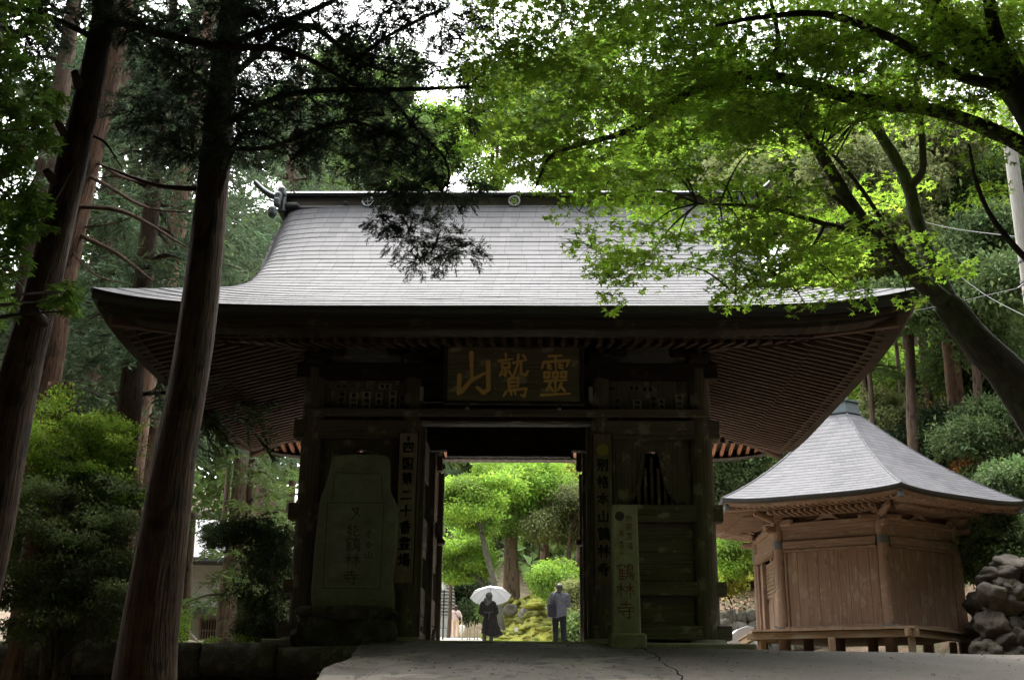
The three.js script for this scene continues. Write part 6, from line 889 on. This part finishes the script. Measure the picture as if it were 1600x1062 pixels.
// ----- the maple that overhangs from the right -----
{
  srand(51); const base = at(1680, 900, 13), t = thing('maple_tree', 'large green maple leaning in from the right with layered leaf sprays', 'tree', base.toArray()), W = (x, y, d) => at(x, y, d).sub(base), px = (w, d) => w / 1740 * d / 2;
  const B = [[[[1900, 1500, 13], [1760, 1000, 13], [1650, 700, 13], [1580, 590, 13], [1520, 525, 13], [1478, 470, 13]], [130, 110, 90, 78, 64, 56]], [[[1485, 478, 13], [1440, 440, 12.8], [1395, 400, 12.6], [1345, 340, 12.5], [1300, 270, 12.4], [1262, 205, 12.3], [1230, 150, 12.2]], [44, 38, 33, 30, 27, 22, 14]], [[[1482, 470, 13], [1455, 410, 13.2], [1432, 340, 13.4], [1420, 290, 13.5], [1395, 240, 13.6], [1350, 165, 13.6], [1330, 60, 13.6]], [44, 36, 32, 30, 26, 20, 10]], [[[1420, 292, 13.5], [1440, 270, 13.3], [1440, 200, 13], [1430, 120, 12.8]], [22, 18, 14, 8]], [[[1445, 440, 12.8], [1370, 375, 12.2], [1290, 350, 12], [1200, 325, 11.6], [1090, 318, 11.2]], [16, 13, 11, 8, 4]], [[[1360, 372, 12.3], [1320, 320, 12.2], [1275, 290, 12]], [12, 10, 5]], [[[1420, 425, 12.6], [1370, 330, 12], [1310, 250, 11.6], [1250, 200, 11.2]], [10, 9, 7, 4]], [[[1290, 350, 12], [1265, 390, 11.8], [1200, 430, 11.6], [1150, 460, 11.5]], [8, 6, 5, 3]]];
  for (const [pts, w] of B) mesh(pts[0][0] > 1600 ? 'trunk' : 'limb', tube(pts.map((q) => W(...q)), w.map((k) => px(k * (w[0] > 60 ? 0.76 : 0.74), 13)), w[0] > 60 ? 26 : 12, { n: pts.length * 7, rough: 0.1, tile: 0.5 }), M.maplebark, t);
  // leaf sprays: flat pads of star leaves on twigs; where the photograph has them
  const bones = B.slice(1).flatMap(([p]) => new THREE.CatmullRomCurve3(p.map((q) => W(...q))).getPoints(p.length * 8));
  const pads = [], reg = (x, y) => { const lower = table([[740, 150], [790, 240], [850, 265], [900, 330], [930, 440], [960, 455], [1010, 420], [1060, 330], [1110, 330], [1130, 440], [1190, 460], [1260, 440], [1330, 430], [1350, 350], [1400, 300], [1480, 320], [1600, 330]], x); const l = 762 + 20 * Math.sin(y * 0.03); return x > l && y < lower; };
  let guard = 0; while (pads.length < 380 && guard++ < 6000) { const x = rr(740, 1640), y = rr(-60, 470); if (!reg(x, y)) continue; const open = (x > 1240 && y > 190 && y < 400 ? 0.22 : 1) * (x < 960 && y < 230 ? 0.72 : 1) * (y > 240 && x < 1110 ? 0.5 : 1) * (y > 220 && x >= 1110 && x < 1270 ? 0.4 : 1) * (x > 1400 && y > 120 ? 0.35 : 1); if (rnd() > open) continue; pads.push([x, y, rr(10.2, 14.6), rr(0.32, 0.62)]); }
  for (const q of [[905, 330, 11.5, .4], [925, 385, 11.4, .36], [950, 430, 11.4, .3], [956, 462, 11.4, .18], [985, 400, 11.4, .36], [1010, 360, 11.4, .4], [1060, 370, 11.4, .26], [1068, 415, 11.4, .2], [1140, 400, 11.5, .42], [1150, 455, 11.5, .3], [1180, 430, 11.5, .42], [1230, 400, 11.6, .45], [1240, 455, 11.5, .3], [1262, 480, 11.5, .22], [1295, 420, 11.7, .42], [1325, 455, 11.6, .3], [1335, 400, 11.8, .4], [1420, 375, 12.6, .34], [1470, 425, 12.4, .4], [1500, 415, 12.4, .24], [1440, 405, 12.5, .3], [1350, 475, 11.6, .16], [1420, 470, 12, .2], [1130, 360, 11.4, .4], [1210, 365, 11.5, .4], [1545, 300, 11, .22], [1560, 215, 11, .2], [957, 486, 11.4, .08], [1150, 300, 11.6, .4], [1185, 290, 11.7, .4], [1125, 285, 11.5, .38], [1205, 320, 11.7, .36], [1165, 265, 11.7, .4], [1000, 300, 11.4, .4], [1045, 320, 11.4, .36]]) pads.push(q);
  const ms = [], cs = [], tw = []; for (const [x, y, d, R] of pads) {
    const c = W(x, y, d), tx = rr(-0.28, 0.28), tz = rr(-0.28, 0.28); let bn = bones[0]; for (const q of bones) if (q.distanceTo(c) < bn.distanceTo(c)) bn = q;
    if (bn.distanceTo(c) < 0.85) tw.push(tube([bn, bn.clone().lerp(c, 0.55).add(V(0, 0.08, 0)), c], [0.012, 0.009, 0.004], 5, { n: 6, rough: 0.1 }));
    for (let k = 0; k < 4; k++) { const a = rr(0, 6.28); tw.push(tube([c, c.clone().add(V(Math.cos(a) * R * 0.5, tx * Math.cos(a) * R * 0.5 + tz * Math.sin(a) * R * 0.5 + 0.01, Math.sin(a) * R * 0.5)), c.clone().add(V(Math.cos(a) * R, (tx * Math.cos(a) + tz * Math.sin(a)) * R - 0.06, Math.sin(a) * R))], [0.005, 0.004, 0.002], 4, { n: 3, rough: 0 })); }
    const n = Math.round(430 * R * R) + 10; const tone = rr(0.7, 1.3); for (let i = 0; i < n; i++) { const a = rr(0, 6.28), q = R * Math.sqrt(rnd()), dx = Math.cos(a) * q, dz = Math.sin(a) * q, p = c.clone().add(V(dx, tx * dx + tz * dz - 0.25 * q * q + rr(-0.05, 0.05), dz)); ms.push(put(p, rr(0.05, 0.084), 0.75)); cs.push(tint(0.3).multiplyScalar(tone)); }
  }
  mesh('twigs', tw, M.maplebark, t); instanced('crown', G.star, L.maple, ms, cs, t);
}
{ // second maple at the top right corner
  srand(52); const base = at(1800, 700, 11), t = thing('maple_tree', 'dark maple trunk at the top right corner with a long arching limb', 'tree', base.toArray()), W = (x, y, d) => at(x, y, d).sub(base), px = (w) => w / 1740 * 11 / 2;
  for (const [n, pts, w] of [['trunk', [[1900, 1560, 11], [1860, 1000, 11], [1780, 600, 11], [1690, 330, 11], [1600, 150, 11], [1540, 85, 11], [1470, 20, 11], [1440, -60, 11]], [140, 120, 104, 88, 68, 58, 46, 38]], ['limb', [[1690, 300, 11], [1600, 228, 11], [1480, 178, 11], [1330, 152, 11], [1250, 128, 11], [1170, 118, 11], [1080, 142, 11], [1010, 190, 10.9], [960, 212, 10.8], [900, 228, 10.6], [860, 245, 10.5], [838, 290, 10.4]], [40, 34, 28, 25, 24, 22, 18, 15, 12, 9, 7, 4]], ['limb', [[1600, 140, 11], [1500, 118, 10.8], [1390, 58, 10.5], [1290, 22, 10.3], [1180, 28, 10.2], [1120, 40, 10]], [24, 20, 17, 13, 9, 5]], ['limb', [[1620, 160, 11], [1560, 60, 10.6], [1545, -20, 10.4], [1550, -80, 10.2]], [36, 28, 22, 16]], ['limb', [[1190, 118, 11], [1215, 70, 10.8], [1205, 0, 10.6], [1195, -60, 10.6]], [12, 10, 8, 6]], ['limb', [[1690, 480, 11], [1600, 400, 10.6], [1548, 335, 10.4], [1525, 280, 10.2], [1515, 225, 10]], [16, 12, 9, 7, 4]]]) mesh(n, tube(pts.map((q) => W(...q)), w.map((k) => px(k * 0.85)), w[0] > 60 ? 24 : 12, { n: pts.length * 7, rough: 0.12, tile: 0.5 }), M.maplebark, t);
  const ms = [], cs = []; for (const [x, y, R] of [[1500, 90, 0.4], [1440, 140, 0.4], [1540, 240, 0.34], [1560, 30, 0.4], [1380, 20, 0.45], [1290, 70, 0.4], [1200, 60, 0.4], [1100, 90, 0.4], [1010, 150, 0.34], [920, 190, 0.3], [880, 225, 0.2], [1420, 60, 0.4], [1600, 90, 0.4], [1160, 20, 0.4], [1060, 30, 0.4], [1500, 200, 0.3]]) { const c = W(x, y, 10.4); const n = Math.round(330 * R * R); for (let i = 0; i < n; i++) { const a = rr(0, 6.28), q = R * Math.sqrt(rnd()); ms.push(put(c.clone().add(V(Math.cos(a) * q, rr(-0.07, 0.07) - 0.2 * q * q, Math.sin(a) * q)), rr(0.05, 0.08), 0.7)); cs.push(tint(0.3)); } }
  instanced('crown', G.star, L.maple, ms, cs, t);
}

// ----- upper crowns of the near trees, unseen above the frame, spread to shade the approach -----
{
  srand(53); const crown = (t, x, D, y0, y1, R, n) => { const per = G.frond.map(() => [[], []]); for (let i = 0; i < n; i++) { const k = rnd(), a = rr(0, 6.283), r = R * Math.sqrt(rnd()) * (1 - 0.55 * k), p = V(x + Math.cos(a) * r, lerp(y0, y1, k), -D + Math.sin(a) * r).sub(t.position), dir = V(Math.cos(a) + rr(-0.5, 0.5), rr(-0.6, 0.1), Math.sin(a) + rr(-0.5, 0.5)).normalize(); qq.setFromUnitVectors(zAxis, dir); const s = rr(0.8, 1.4), g = Math.floor(rnd() * 2); per[g][0].push(new THREE.Matrix4().compose(p, qq, V(s, s, s))); per[g][1].push(tint(0.35)); } per.forEach(([ms, cs], g) => instanced('crown', G.frond[g], L.cedarDark, ms, cs, t)); };
  const ta = scene.getObjectByName('cedar_tree'), tb = scene.getObjectByName('cedar_tree_001');
  crown(ta, -4.6, 13, 12.5, 24, 4.4, 2600); crown(tb, -2.6, 15, 13.6, 25, 4.6, 3000);
  const t = scene.getObjectByName('maple_tree'), ms = [], cs = [], tw = []; for (let i = 0; i < 60; i++) { const D = rr(12, 18.2), x = rr(-1.2, 7.5), c = V(x, 0.80 * D - 0.2 + rr(0, 3.5), -D).sub(t.position), R = rr(0.6, 1.0); tw.push(tube([c, c.clone().add(V(R, 0.1, 0.2)), c.clone().add(V(R * 2, -0.4, 0.3))], [0.02, 0.016, 0.012], 5, { n: 5 })); for (let k = 0; k < 230; k++) { const a = rr(0, 6.28), q = R * Math.sqrt(rnd()); ms.push(put(c.clone().add(V(Math.cos(a) * q, rr(-0.08, 0.08) - 0.2 * q * q, Math.sin(a) * q)), rr(0.06, 0.1), 0.7)); cs.push(tint(0.3)); } }
  mesh('upper_twigs', tw, M.maplebark, t); instanced('upper_crown', G.star, L.maple, ms, cs, t);
}
// ----- lower left: layered saplings and dark shrubs -----
{
  srand(61); const sap = (label, px, D, pads, leafM, geos, size, per, bark = M.maplebark) => { const b = at(px, 1080, D), t = thing('sapling', label, 'tree', b.toArray()); mesh('stem', tube([V(0, -0.6, 0), V(0.06, 0.35, 0), at(px + 10, Math.min(...pads.map((q) => q[1])) + 25, D).sub(b)], [0.06, 0.05, 0.035, 0.012], 8, { n: 16, rough: 0.1 }), bark, t); const P = geos.map(() => [[], []]); const tw = []; for (const [x, y, r, f] of pads) { const c = at(x, y, D + rr(-1, 1)).sub(b), R = r / 1740 * D, n = Math.round(per * R * R) + 6; tw.push(tube([V(rr(-0.05, 0.1), Math.max(0.3, c.y - rr(0.2, 0.8)), 0), c.clone().multiplyScalar(0.6).setY(c.y), c], [0.014, 0.01, 0.005], 5, { n: 6 })); const tone = rr(0.75, 1.25); for (let i = 0; i < n; i++) { const a = rr(0, 6.28), q = R * Math.sqrt(rnd()) * (rnd() < 0.25 ? rr(1, 1.9) : 1), p = c.clone().add(V(Math.cos(a) * q, rr(-1, 1) * R * (f ?? 0.2), Math.sin(a) * q)), g = Math.floor(rnd() * geos.length); P[g][0].push(put(p, size * rr(0.7, 1.3), 0.5)); P[g][1].push(tint(0.3).multiplyScalar(tone)); } } mesh('twigs', tw, bark, t); P.forEach(([ms, cs], g) => instanced('crown', geos[g], leafM, ms, cs, t)); };
  const layered = []; for (let i = 0; i < 62; i++) layered.push([rr(30, 215), rr(655, 790), rr(13, 34), 0.07]); layered.push([90, 625, 24, 0.2], [150, 668, 24, 0.15], [170, 645, 12, 0.2], [70, 640, 20, 0.3], [100, 610, 10, 0.3], [60, 690, 40, 0.3]);
  sap('sapling with layered bright yellow green leaves between the left cedars', 95, 17, layered, leafMat(0.2, 0.31, 0.035, 0.55), [G.fine[0], G.fine[1]], 0.46, 210);
  const dk = []; for (let i = 0; i < 120; i++) dk.push([rr(-10, 215), rr(750, 1010), rr(12, 34), 0.16]);
  sap('dark leafy sapling filling the lower left corner below the bright leaves', 75, 16, dk, leafMat(0.1, 0.14, 0.045, 0.35), [G.fine[0], G.fine[1]], 0.5, 150);
  const sh = []; for (let i = 0; i < 46; i++) { const y = rr(810, 1000); sh.push([rr(375, 466) - (y < 860 ? 20 : 0), y, rr(18, 34), 0.5]); } for (let i = 0; i < 12; i++) sh.push([rr(330, 400), rr(815, 845), rr(14, 24), 0.4]);
  sap('dark evergreen shrub left of the gate, before the house', 410, 25, sh, L.dark, [G.fine[0], G.broad[1]], 0.42, 150);
  sap('bright green low shrub by the trunk right of the second cedar', 275, 34, [[274, 985, 16, 0.7], [280, 965, 12, 0.7], [272, 1000, 14, 0.6]], L.bright, [G.fine[0]], 0.7, 260);
  sap('small yellow green plants under the dark shrub near the gate', 420, 24, [[330, 1003, 10, 0.4], [378, 1000, 10, 0.5], [392, 990, 8, 0.6], [440, 985, 9, 0.6], [415, 1000, 10, 0.5]], L.bright, [G.fine[1]], 0.5, 320);
}
// ----- the wood behind -----
for (const [l, ...a] of [['dark cedar with hanging boughs at left edge', -70, 330, 27, 24, 3.6], ['cedar behind the far left trunk', 55, 330, 25, 23, 3.2], ['cedar with many dead branches left of second cedar', 165, 380, 29, 25, 3.4], ['cedar half hidden behind the second cedar', 265, 330, 32, 26, 3.6], ['shadowed cedar close behind the second near cedar', 240, 330, 22, 17, 2.3], ['tall cedar left of the roof', 322, 340, 36, 27, 4.0], ['cedar rising behind the left end of roof', 450, 300, 44, 27, 4.2], ['far cedar left of centre, behind the dark boughs', 560, 240, 76, 36, 5.2]]) cedar('cedar_tree', 'tall ' + l.replace('tall ', ''), ...a, { leaf: L.cedar, size: 1.1 });
for (const [l, ...a] of [['short sunlit cedar seen below the left eave', 400, 720, 34, 10.5, 2.3], ['short cedar tucked beside the left gate column', 455, 740, 38, 11.5, 2.4]]) cedar('young_cedar', l, ...a, { leaf: L.mid, start: a[0] < 340 ? 0.42 : 0.12, size: 0.8, dense: 2.4 });
const RT = [
  ['olive_tree', 'broad pale olive tree filling the slope above the hall roof, left of the pole', 1400, 330, 39, 4.2, L.olive, { n: 6500 }],
  ['olive_tree', 'pale olive tree right of the roof end, behind the maple limb', 1270, 300, 42, 4.0, L.olive, { n: 5200 }],
  ['evergreen_tree', 'dark tangled evergreen between the maple fork and utility pole', 1500, 430, 37, 3.6, L.silver, { n: 4200 }],
  ['evergreen_tree', 'evergreen at the right edge above the pole base', 1610, 300, 40, 4.4, L.mid, {}],
  ['evergreen_tree', 'tall mixed tree behind the right shoulder of the roof', 1175, 280, 48, 4.2, L.mid, {}],
  ['yellow_tree', 'yellowish bush tree just above the right eave tip', 1340, 430, 40, 2.2, L.yellow, { n: 1500 }],
  ['broadleaf_tree', 'tall bright tree behind the ridge, right of its second crest', 1060, 230, 54, 4.6, L.mid, {}],
  ['broadleaf_tree', 'green tree above the ridge middle', 905, 320, 58, 3.2, L.bright, {}],
  ['broadleaf_tree', 'light green tree above the ridge between both crests', 690, 260, 57, 3.8, L.bright, {}],
  ['broadleaf_tree', 'pale green tree above the left crest', 600, 260, 52, 3.0, L.mid, {}],
  ['broadleaf_tree', 'tall tree top behind the hanging boughs, left of centre', 560, 130, 52, 3.4, L.mid, { n: 2200 }],
  ['broadleaf_tree', 'tall tree top behind the maple, right of centre', 900, 130, 58, 4.2, L.mid, { n: 2600 }],
  ['broadleaf_tree', 'tree at the top centre, behind the hanging cedar boughs', 780, 170, 66, 4.4, L.mid, { n: 2400 }],
  ['broadleaf_tree', 'dark tree rising far behind the left end of ridge', 510, 270, 60, 3.0, L.cedar, {}],
  ['forest_tree', 'sunlit pale green tree behind thin trunks on the right slope', 1440, 560, 58, 4.6, L.yellow, { n: 3000 }],
  ['forest_tree', 'green tree on the slope above the bright roofed building', 1380, 540, 56, 3.4, L.bright, {}],
  ['forest_tree', 'dark crowned tree at the right edge of the slope', 1570, 560, 44, 3.4, L.mid, {}],
  ['forest_tree', 'fresh green tree low on the slope behind the hall apex', 1400, 600, 50, 2.6, L.bright, {}],
  ['forest_tree', 'yellow green tree low between the slope trunks', 1470, 600, 54, 2.8, L.yellow, {}],
  ['forest_tree', 'green tree behind the maple trunk on the slope', 1560, 470, 50, 3.4, L.mid, {}],
  ['forest_tree', 'sunny tree on the upper right slope behind thick trunk', 1520, 500, 62, 4.6, L.bright, {}],
];
for (const [n, l, px, py, D, R, m, o] of RT) { const k = n === 'broadleaf_tree' ? 1.4 : 1; broadTree(n, l, px, py, D * k, R * k, m, k > 1 ? { size: 1.3, n: Math.round(200 * R * R * 1.2), ...o } : o); }
// slim trunks on the right slope
for (const [l, px, D, H, R, w, lf] of [['slim cedar trunk farthest left of the slope group', 1358, 42, 17, 1.6, 0.26, L.mid], ['slim cedar, first of the group right of the bright roof', 1412, 47, 17, 1.7, 0.16, L.cedar], ['slim cedar, second right of the bright roof', 1425, 49, 18, 1.7, 0.15, L.cedar], ['slim dark cedar in the middle of the slope group', 1434, 46, 19, 1.8, 0.24, L.cedar], ['slim cedar close behind the middle one', 1443, 50, 18, 1.6, 0.17, L.mid], ['straight cedar, thickest of the slim group', 1454, 46, 20, 1.8, 0.27, L.cedar], ['thick red barked cedar on the right slope', 1497, 42, 20, 2.6, 0.5, L.cedar], ['slim trunk right of the thick red one', 1556, 43, 15, 1.6, 0.14, L.mid]]) { const c = at(px, 660, D); cedar('slope_cedar', l, px, 640, D, H, R, { trunk: w * 0.55, start: 0.42, leaf: lf, lean: -0.1, bark: w > 0.4 ? M.barkRed : M.bark, size: 0.8, dense: 2 }); }
// lit leafage low among the left trunks
for (const [l, px, py, D, R, m] of [['broadleaf understorey left of the sunlit trunk', 35, 560, 33, 2.4, L.mid], ['broadleaf understorey between the left trunks, upper', 165, 520, 36, 2.6, L.mid], ['broadleaf understorey between the left trunks, lower', 150, 700, 34, 2.2, L.mid], ['leafy tree in the gap right of the second cedar', 372, 560, 46, 2.6, L.bright], ['low leafy tree at the left below the yellow green sapling', 30, 800, 30, 2.0, L.mid], ['leafy tree behind the left gable', 400, 420, 52, 3.2, L.mid], ['leafy tree between second cedar and roof corner', 250, 400, 44, 3.0, L.mid], ['sunny tree top above the left gable', 470, 200, 50, 2.8, L.mid], ['leafy crown at top left between the cedars', 215, 150, 34, 2.6, L.mid]]) broadTree('understorey_tree', l, px, py, D, R, m, { n: Math.round(230 * R * R), trunk: 0.12 });
// shrubs on the slope and round the hall
for (const [l, px, py, D, R, m, o] of [
  ['dark glossy shrub above the boulder wall', 1560, 845, 30.5, 1.1, L.silver, {}], ['glossy shrub right of the hall roof', 1590, 780, 32, 1.5, L.silver, {}], ['low shrub behind the right edge of hall wall', 1525, 860, 33.5, 1.0, L.silver, {}], ['shrub with white glints on the slope', 1560, 700, 37, 1.9, L.silver, {}], ['shrub below the thick red trunk', 1480, 700, 40, 1.6, L.dark, {}], ['pale shrub behind the roof slope', 1400, 670, 42, 1.6, L.olive, {}], ['orange brown shrub among slim trunks', 1456, 665, 43, 0.65, L.rust, {}], ['dark shrub beside the orange one', 1430, 690, 41, 1.2, L.dark, {}], ['brown leaf heap on the slope', 1540, 740, 38, 1.0, L.rust, {}], ['bright yellow shrub between trunks', 1512, 640, 47, 0.8, L.yellow, {}], ['grey green bush between the gate and hall roof', 1155, 735, 37, 1.5, L.silver, {}], ['bush with bright leaves beside the gate column', 1140, 870, 37.5, 0.8, L.bright, {}], ['dark bush behind the hall door side', 1170, 860, 42, 1.6, L.dark, {}], ['pale flowering bush above the low wall', 1142, 905, 38.6, 0.5, L.yellow, {}], ['bush in the gap under the right eave', 1175, 790, 43, 2.0, L.mid, {}], ['shrub behind the hall eave at left', 1215, 720, 46, 2.2, L.olive, {}],
]) broadTree('shrub', l, px, py, D, R, m, { bush: true, cat: 'shrub', blobs: 14, n: Math.round(360 * R * R) + 120, geos: R < 1.2 ? G.fine : G.broad, size: R < 1.2 ? 1.0 : 0.8, ...o });
// garden through the passage
for (const [n, l, px, py, D, R, m, o] of [
  ['maple_tree', 'bright green maple in the garden, upper left of the passage view', 742, 775, 46, 1.9, L.bright, { n: 1300, flat: 0.35, geos: G.fine, size: 1.1, bark: M.maplebark, trunk: 0.12, lean: 1.3 }],
  ['maple_tree', 'low green maple spreading behind the umbrella', 722, 868, 50, 1.4, L.bright, { n: 1100, flat: 0.3, geos: G.fine, size: 1.1, bark: M.maplebark, trunk: 0.1, lean: 2.6 }],
  ['garden_tree', 'thick trunked garden tree with yellow green leaves in the passage middle', 806, 770, 51, 2.6, L.bright, { n: 1500, trunk: 0.36, lean: -0.05, geos: G.fine, size: 1.25, bark: M.barkPale }],
  ['garden_tree', 'slim trunked garden tree right of the thick trunk', 848, 800, 53, 2.1, L.mid, { n: 1200, trunk: 0.17, lean: 0, geos: G.fine, size: 1.25, bark: M.barkPale }],
  ['garden_tree', 'olive leaved tree at the right of passage view', 895, 800, 50, 2.0, L.olive, { n: 1300, geos: G.fine, size: 1.2 }],
  ['garden_tree', 'yellow tinged tree behind the olive one in the passage', 905, 750, 60, 2.2, L.yellow, { n: 900 }],
  ['garden_tree', 'pale green tree at back of the passage view', 850, 740, 66, 3.2, L.bright, {}],
  ['evergreen_tree', 'dark evergreen at left side of the passage view', 695, 770, 56, 1.8, L.dark, {}],
  ['evergreen_tree', 'grey green fir at the left of passage view', 700, 840, 66, 2.0, L.silver, {}],
  ['azalea_bush', 'bright rounded azalea bush above the mossy rock', 872, 905, 45, 1.15, L.bright, { bush: true, n: 1500, geos: G.fine, size: 0.9, cat: 'shrub' }],
  ['garden_shrub', 'dark shrub behind the pagoda and umbrella', 728, 935, 62, 1.7, L.dark, { bush: true, cat: 'shrub' }],
  ['garden_shrub', 'green shrub right of the person in grey', 902, 940, 40, 0.7, L.olive, { bush: true, n: 700, geos: G.fine, cat: 'shrub' }],
  ['garden_shrub', 'low plant with pale leaves at right foot of the passage', 900, 985, 36, 0.5, L.mid, { bush: true, n: 500, geos: G.fine, cat: 'shrub' }],
  ['garden_shrub', 'dark green shrub between umbrella and trunk', 777, 955, 52, 0.8, L.mid, { bush: true, n: 500, geos: G.fine, cat: 'shrub' }],
]) broadTree(n, l, px, py, D, R, m, o);
// the far edge of the wood, one mass
{
  srand(77); const per = G.big.map(() => [[], []]), tr = []; for (let px = -500; px < 2200; px += 34) { const D = rr(78, 104), top = px > 640 && px < 960 ? rr(0.2, 0.3) : rr(0.28, 0.5), x = at(px, 700, D).x, y0 = groundY(x, D), y1 = EYE + top * D; for (let i = 0; i < 110; i++) { const y = lerp(y0, y1, Math.pow(rnd(), 0.8)), k = 1 - (y - y0) / Math.max(1, y1 - y0), a = rr(0, 6.28), r = (1.2 + 3.4 * k) * Math.sqrt(rnd()), g = Math.floor(rnd() * 2); per[g][0].push(put(V(x + Math.cos(a) * r, y, -D + Math.sin(a) * r), rr(1.0, 1.9), 0.9)); const c = tint(0.4); c.multiplyScalar(px > 900 ? 1.5 : 0.9); per[g][1].push(c); } }
  per.forEach(([ms, cs], g) => tag(instanced('far_wood', G.big[g], L.mid, ms, cs, scene), 'far wood closing the view behind the garden and slopes', 'wood'));
}
{ // undergrowth and lower boughs of the wood on both sides and behind the viewpoint
  srand(78); const per = G.big.map(() => [[], []]); for (let k = 0; k < 130; k++) { const az = lerp(0.72, 2 * Math.PI - 0.72, (k + rnd()) / 130), R = rr(23, 36), x = Math.sin(az) * R, z = -Math.cos(az) * R - 4, y0 = groundY(x, -z); for (let i = 0; i < 60; i++) { const y = y0 + 17 * Math.pow(rnd(), 0.9), a = rr(0, 6.28), r = 3.2 * Math.sqrt(rnd()), g = Math.floor(rnd() * 2); per[g][0].push(put(V(x + Math.cos(a) * r, y, z + Math.sin(a) * r), rr(1.3, 2.2), 0.9)); per[g][1].push(tint(0.4)); } }
  per.forEach(([ms, cs], g) => tag(instanced('side_wood', G.big[g], L.dark, ms, cs, scene), 'dark wood closing both sides and the back of the approach', 'wood'));
}
// the wood around and behind the camera that keeps the approach in shade
{
  const spots = [[-8, 7, 14, 5.5], [-2.5, 10, 15, 5.5], [4, 9, 14, 5.5], [9.5, 6, 14, 5.5], [-13, 0, 15, 5.5], [13, -2, 14, 5], [-12, -9, 15, 5], [0, 17, 17, 6], [-9, 16, 17, 6], [9, 16, 17, 6], [16, 8, 16, 6], [-18, 7, 16, 6], [17, -10, 15, 5], [-18, -6, 17, 5.5], [0, 3, 16, 4.5], [-5.5, -7, 18, 4.5], [6, -6.5, 17, 4.5], [-5.4, -9.5, 19, 5], [5.6, -10.5, 20, 5], [-4.6, -5, 19, 4.6], [4.4, -3, 19, 4.6], [-6, 2, 16, 4.5], [6.5, 1, 16, 4.5], [12, 14, 16, 6], [-15, 14, 16, 6], [-21, -14, 17, 5.5], [22, -14, 16, 5.5], [-3, 23, 16, 6], [7, 23, 16, 6], [-22, 18, 16, 6], [22, 18, 16, 6], [24, 2, 16, 6], [-25, 4, 16, 6]];
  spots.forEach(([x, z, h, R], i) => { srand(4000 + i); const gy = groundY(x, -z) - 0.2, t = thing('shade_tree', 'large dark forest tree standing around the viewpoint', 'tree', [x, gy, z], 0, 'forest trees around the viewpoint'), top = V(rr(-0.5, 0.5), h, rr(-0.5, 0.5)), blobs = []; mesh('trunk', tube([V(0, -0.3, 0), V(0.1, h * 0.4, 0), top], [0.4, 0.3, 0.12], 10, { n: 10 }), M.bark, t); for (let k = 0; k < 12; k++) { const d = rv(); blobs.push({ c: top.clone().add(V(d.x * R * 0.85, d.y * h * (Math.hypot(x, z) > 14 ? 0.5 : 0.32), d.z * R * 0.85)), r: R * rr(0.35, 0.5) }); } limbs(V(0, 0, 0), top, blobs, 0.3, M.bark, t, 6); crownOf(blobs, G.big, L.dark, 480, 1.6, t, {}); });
}
renderer.render(scene, camera);
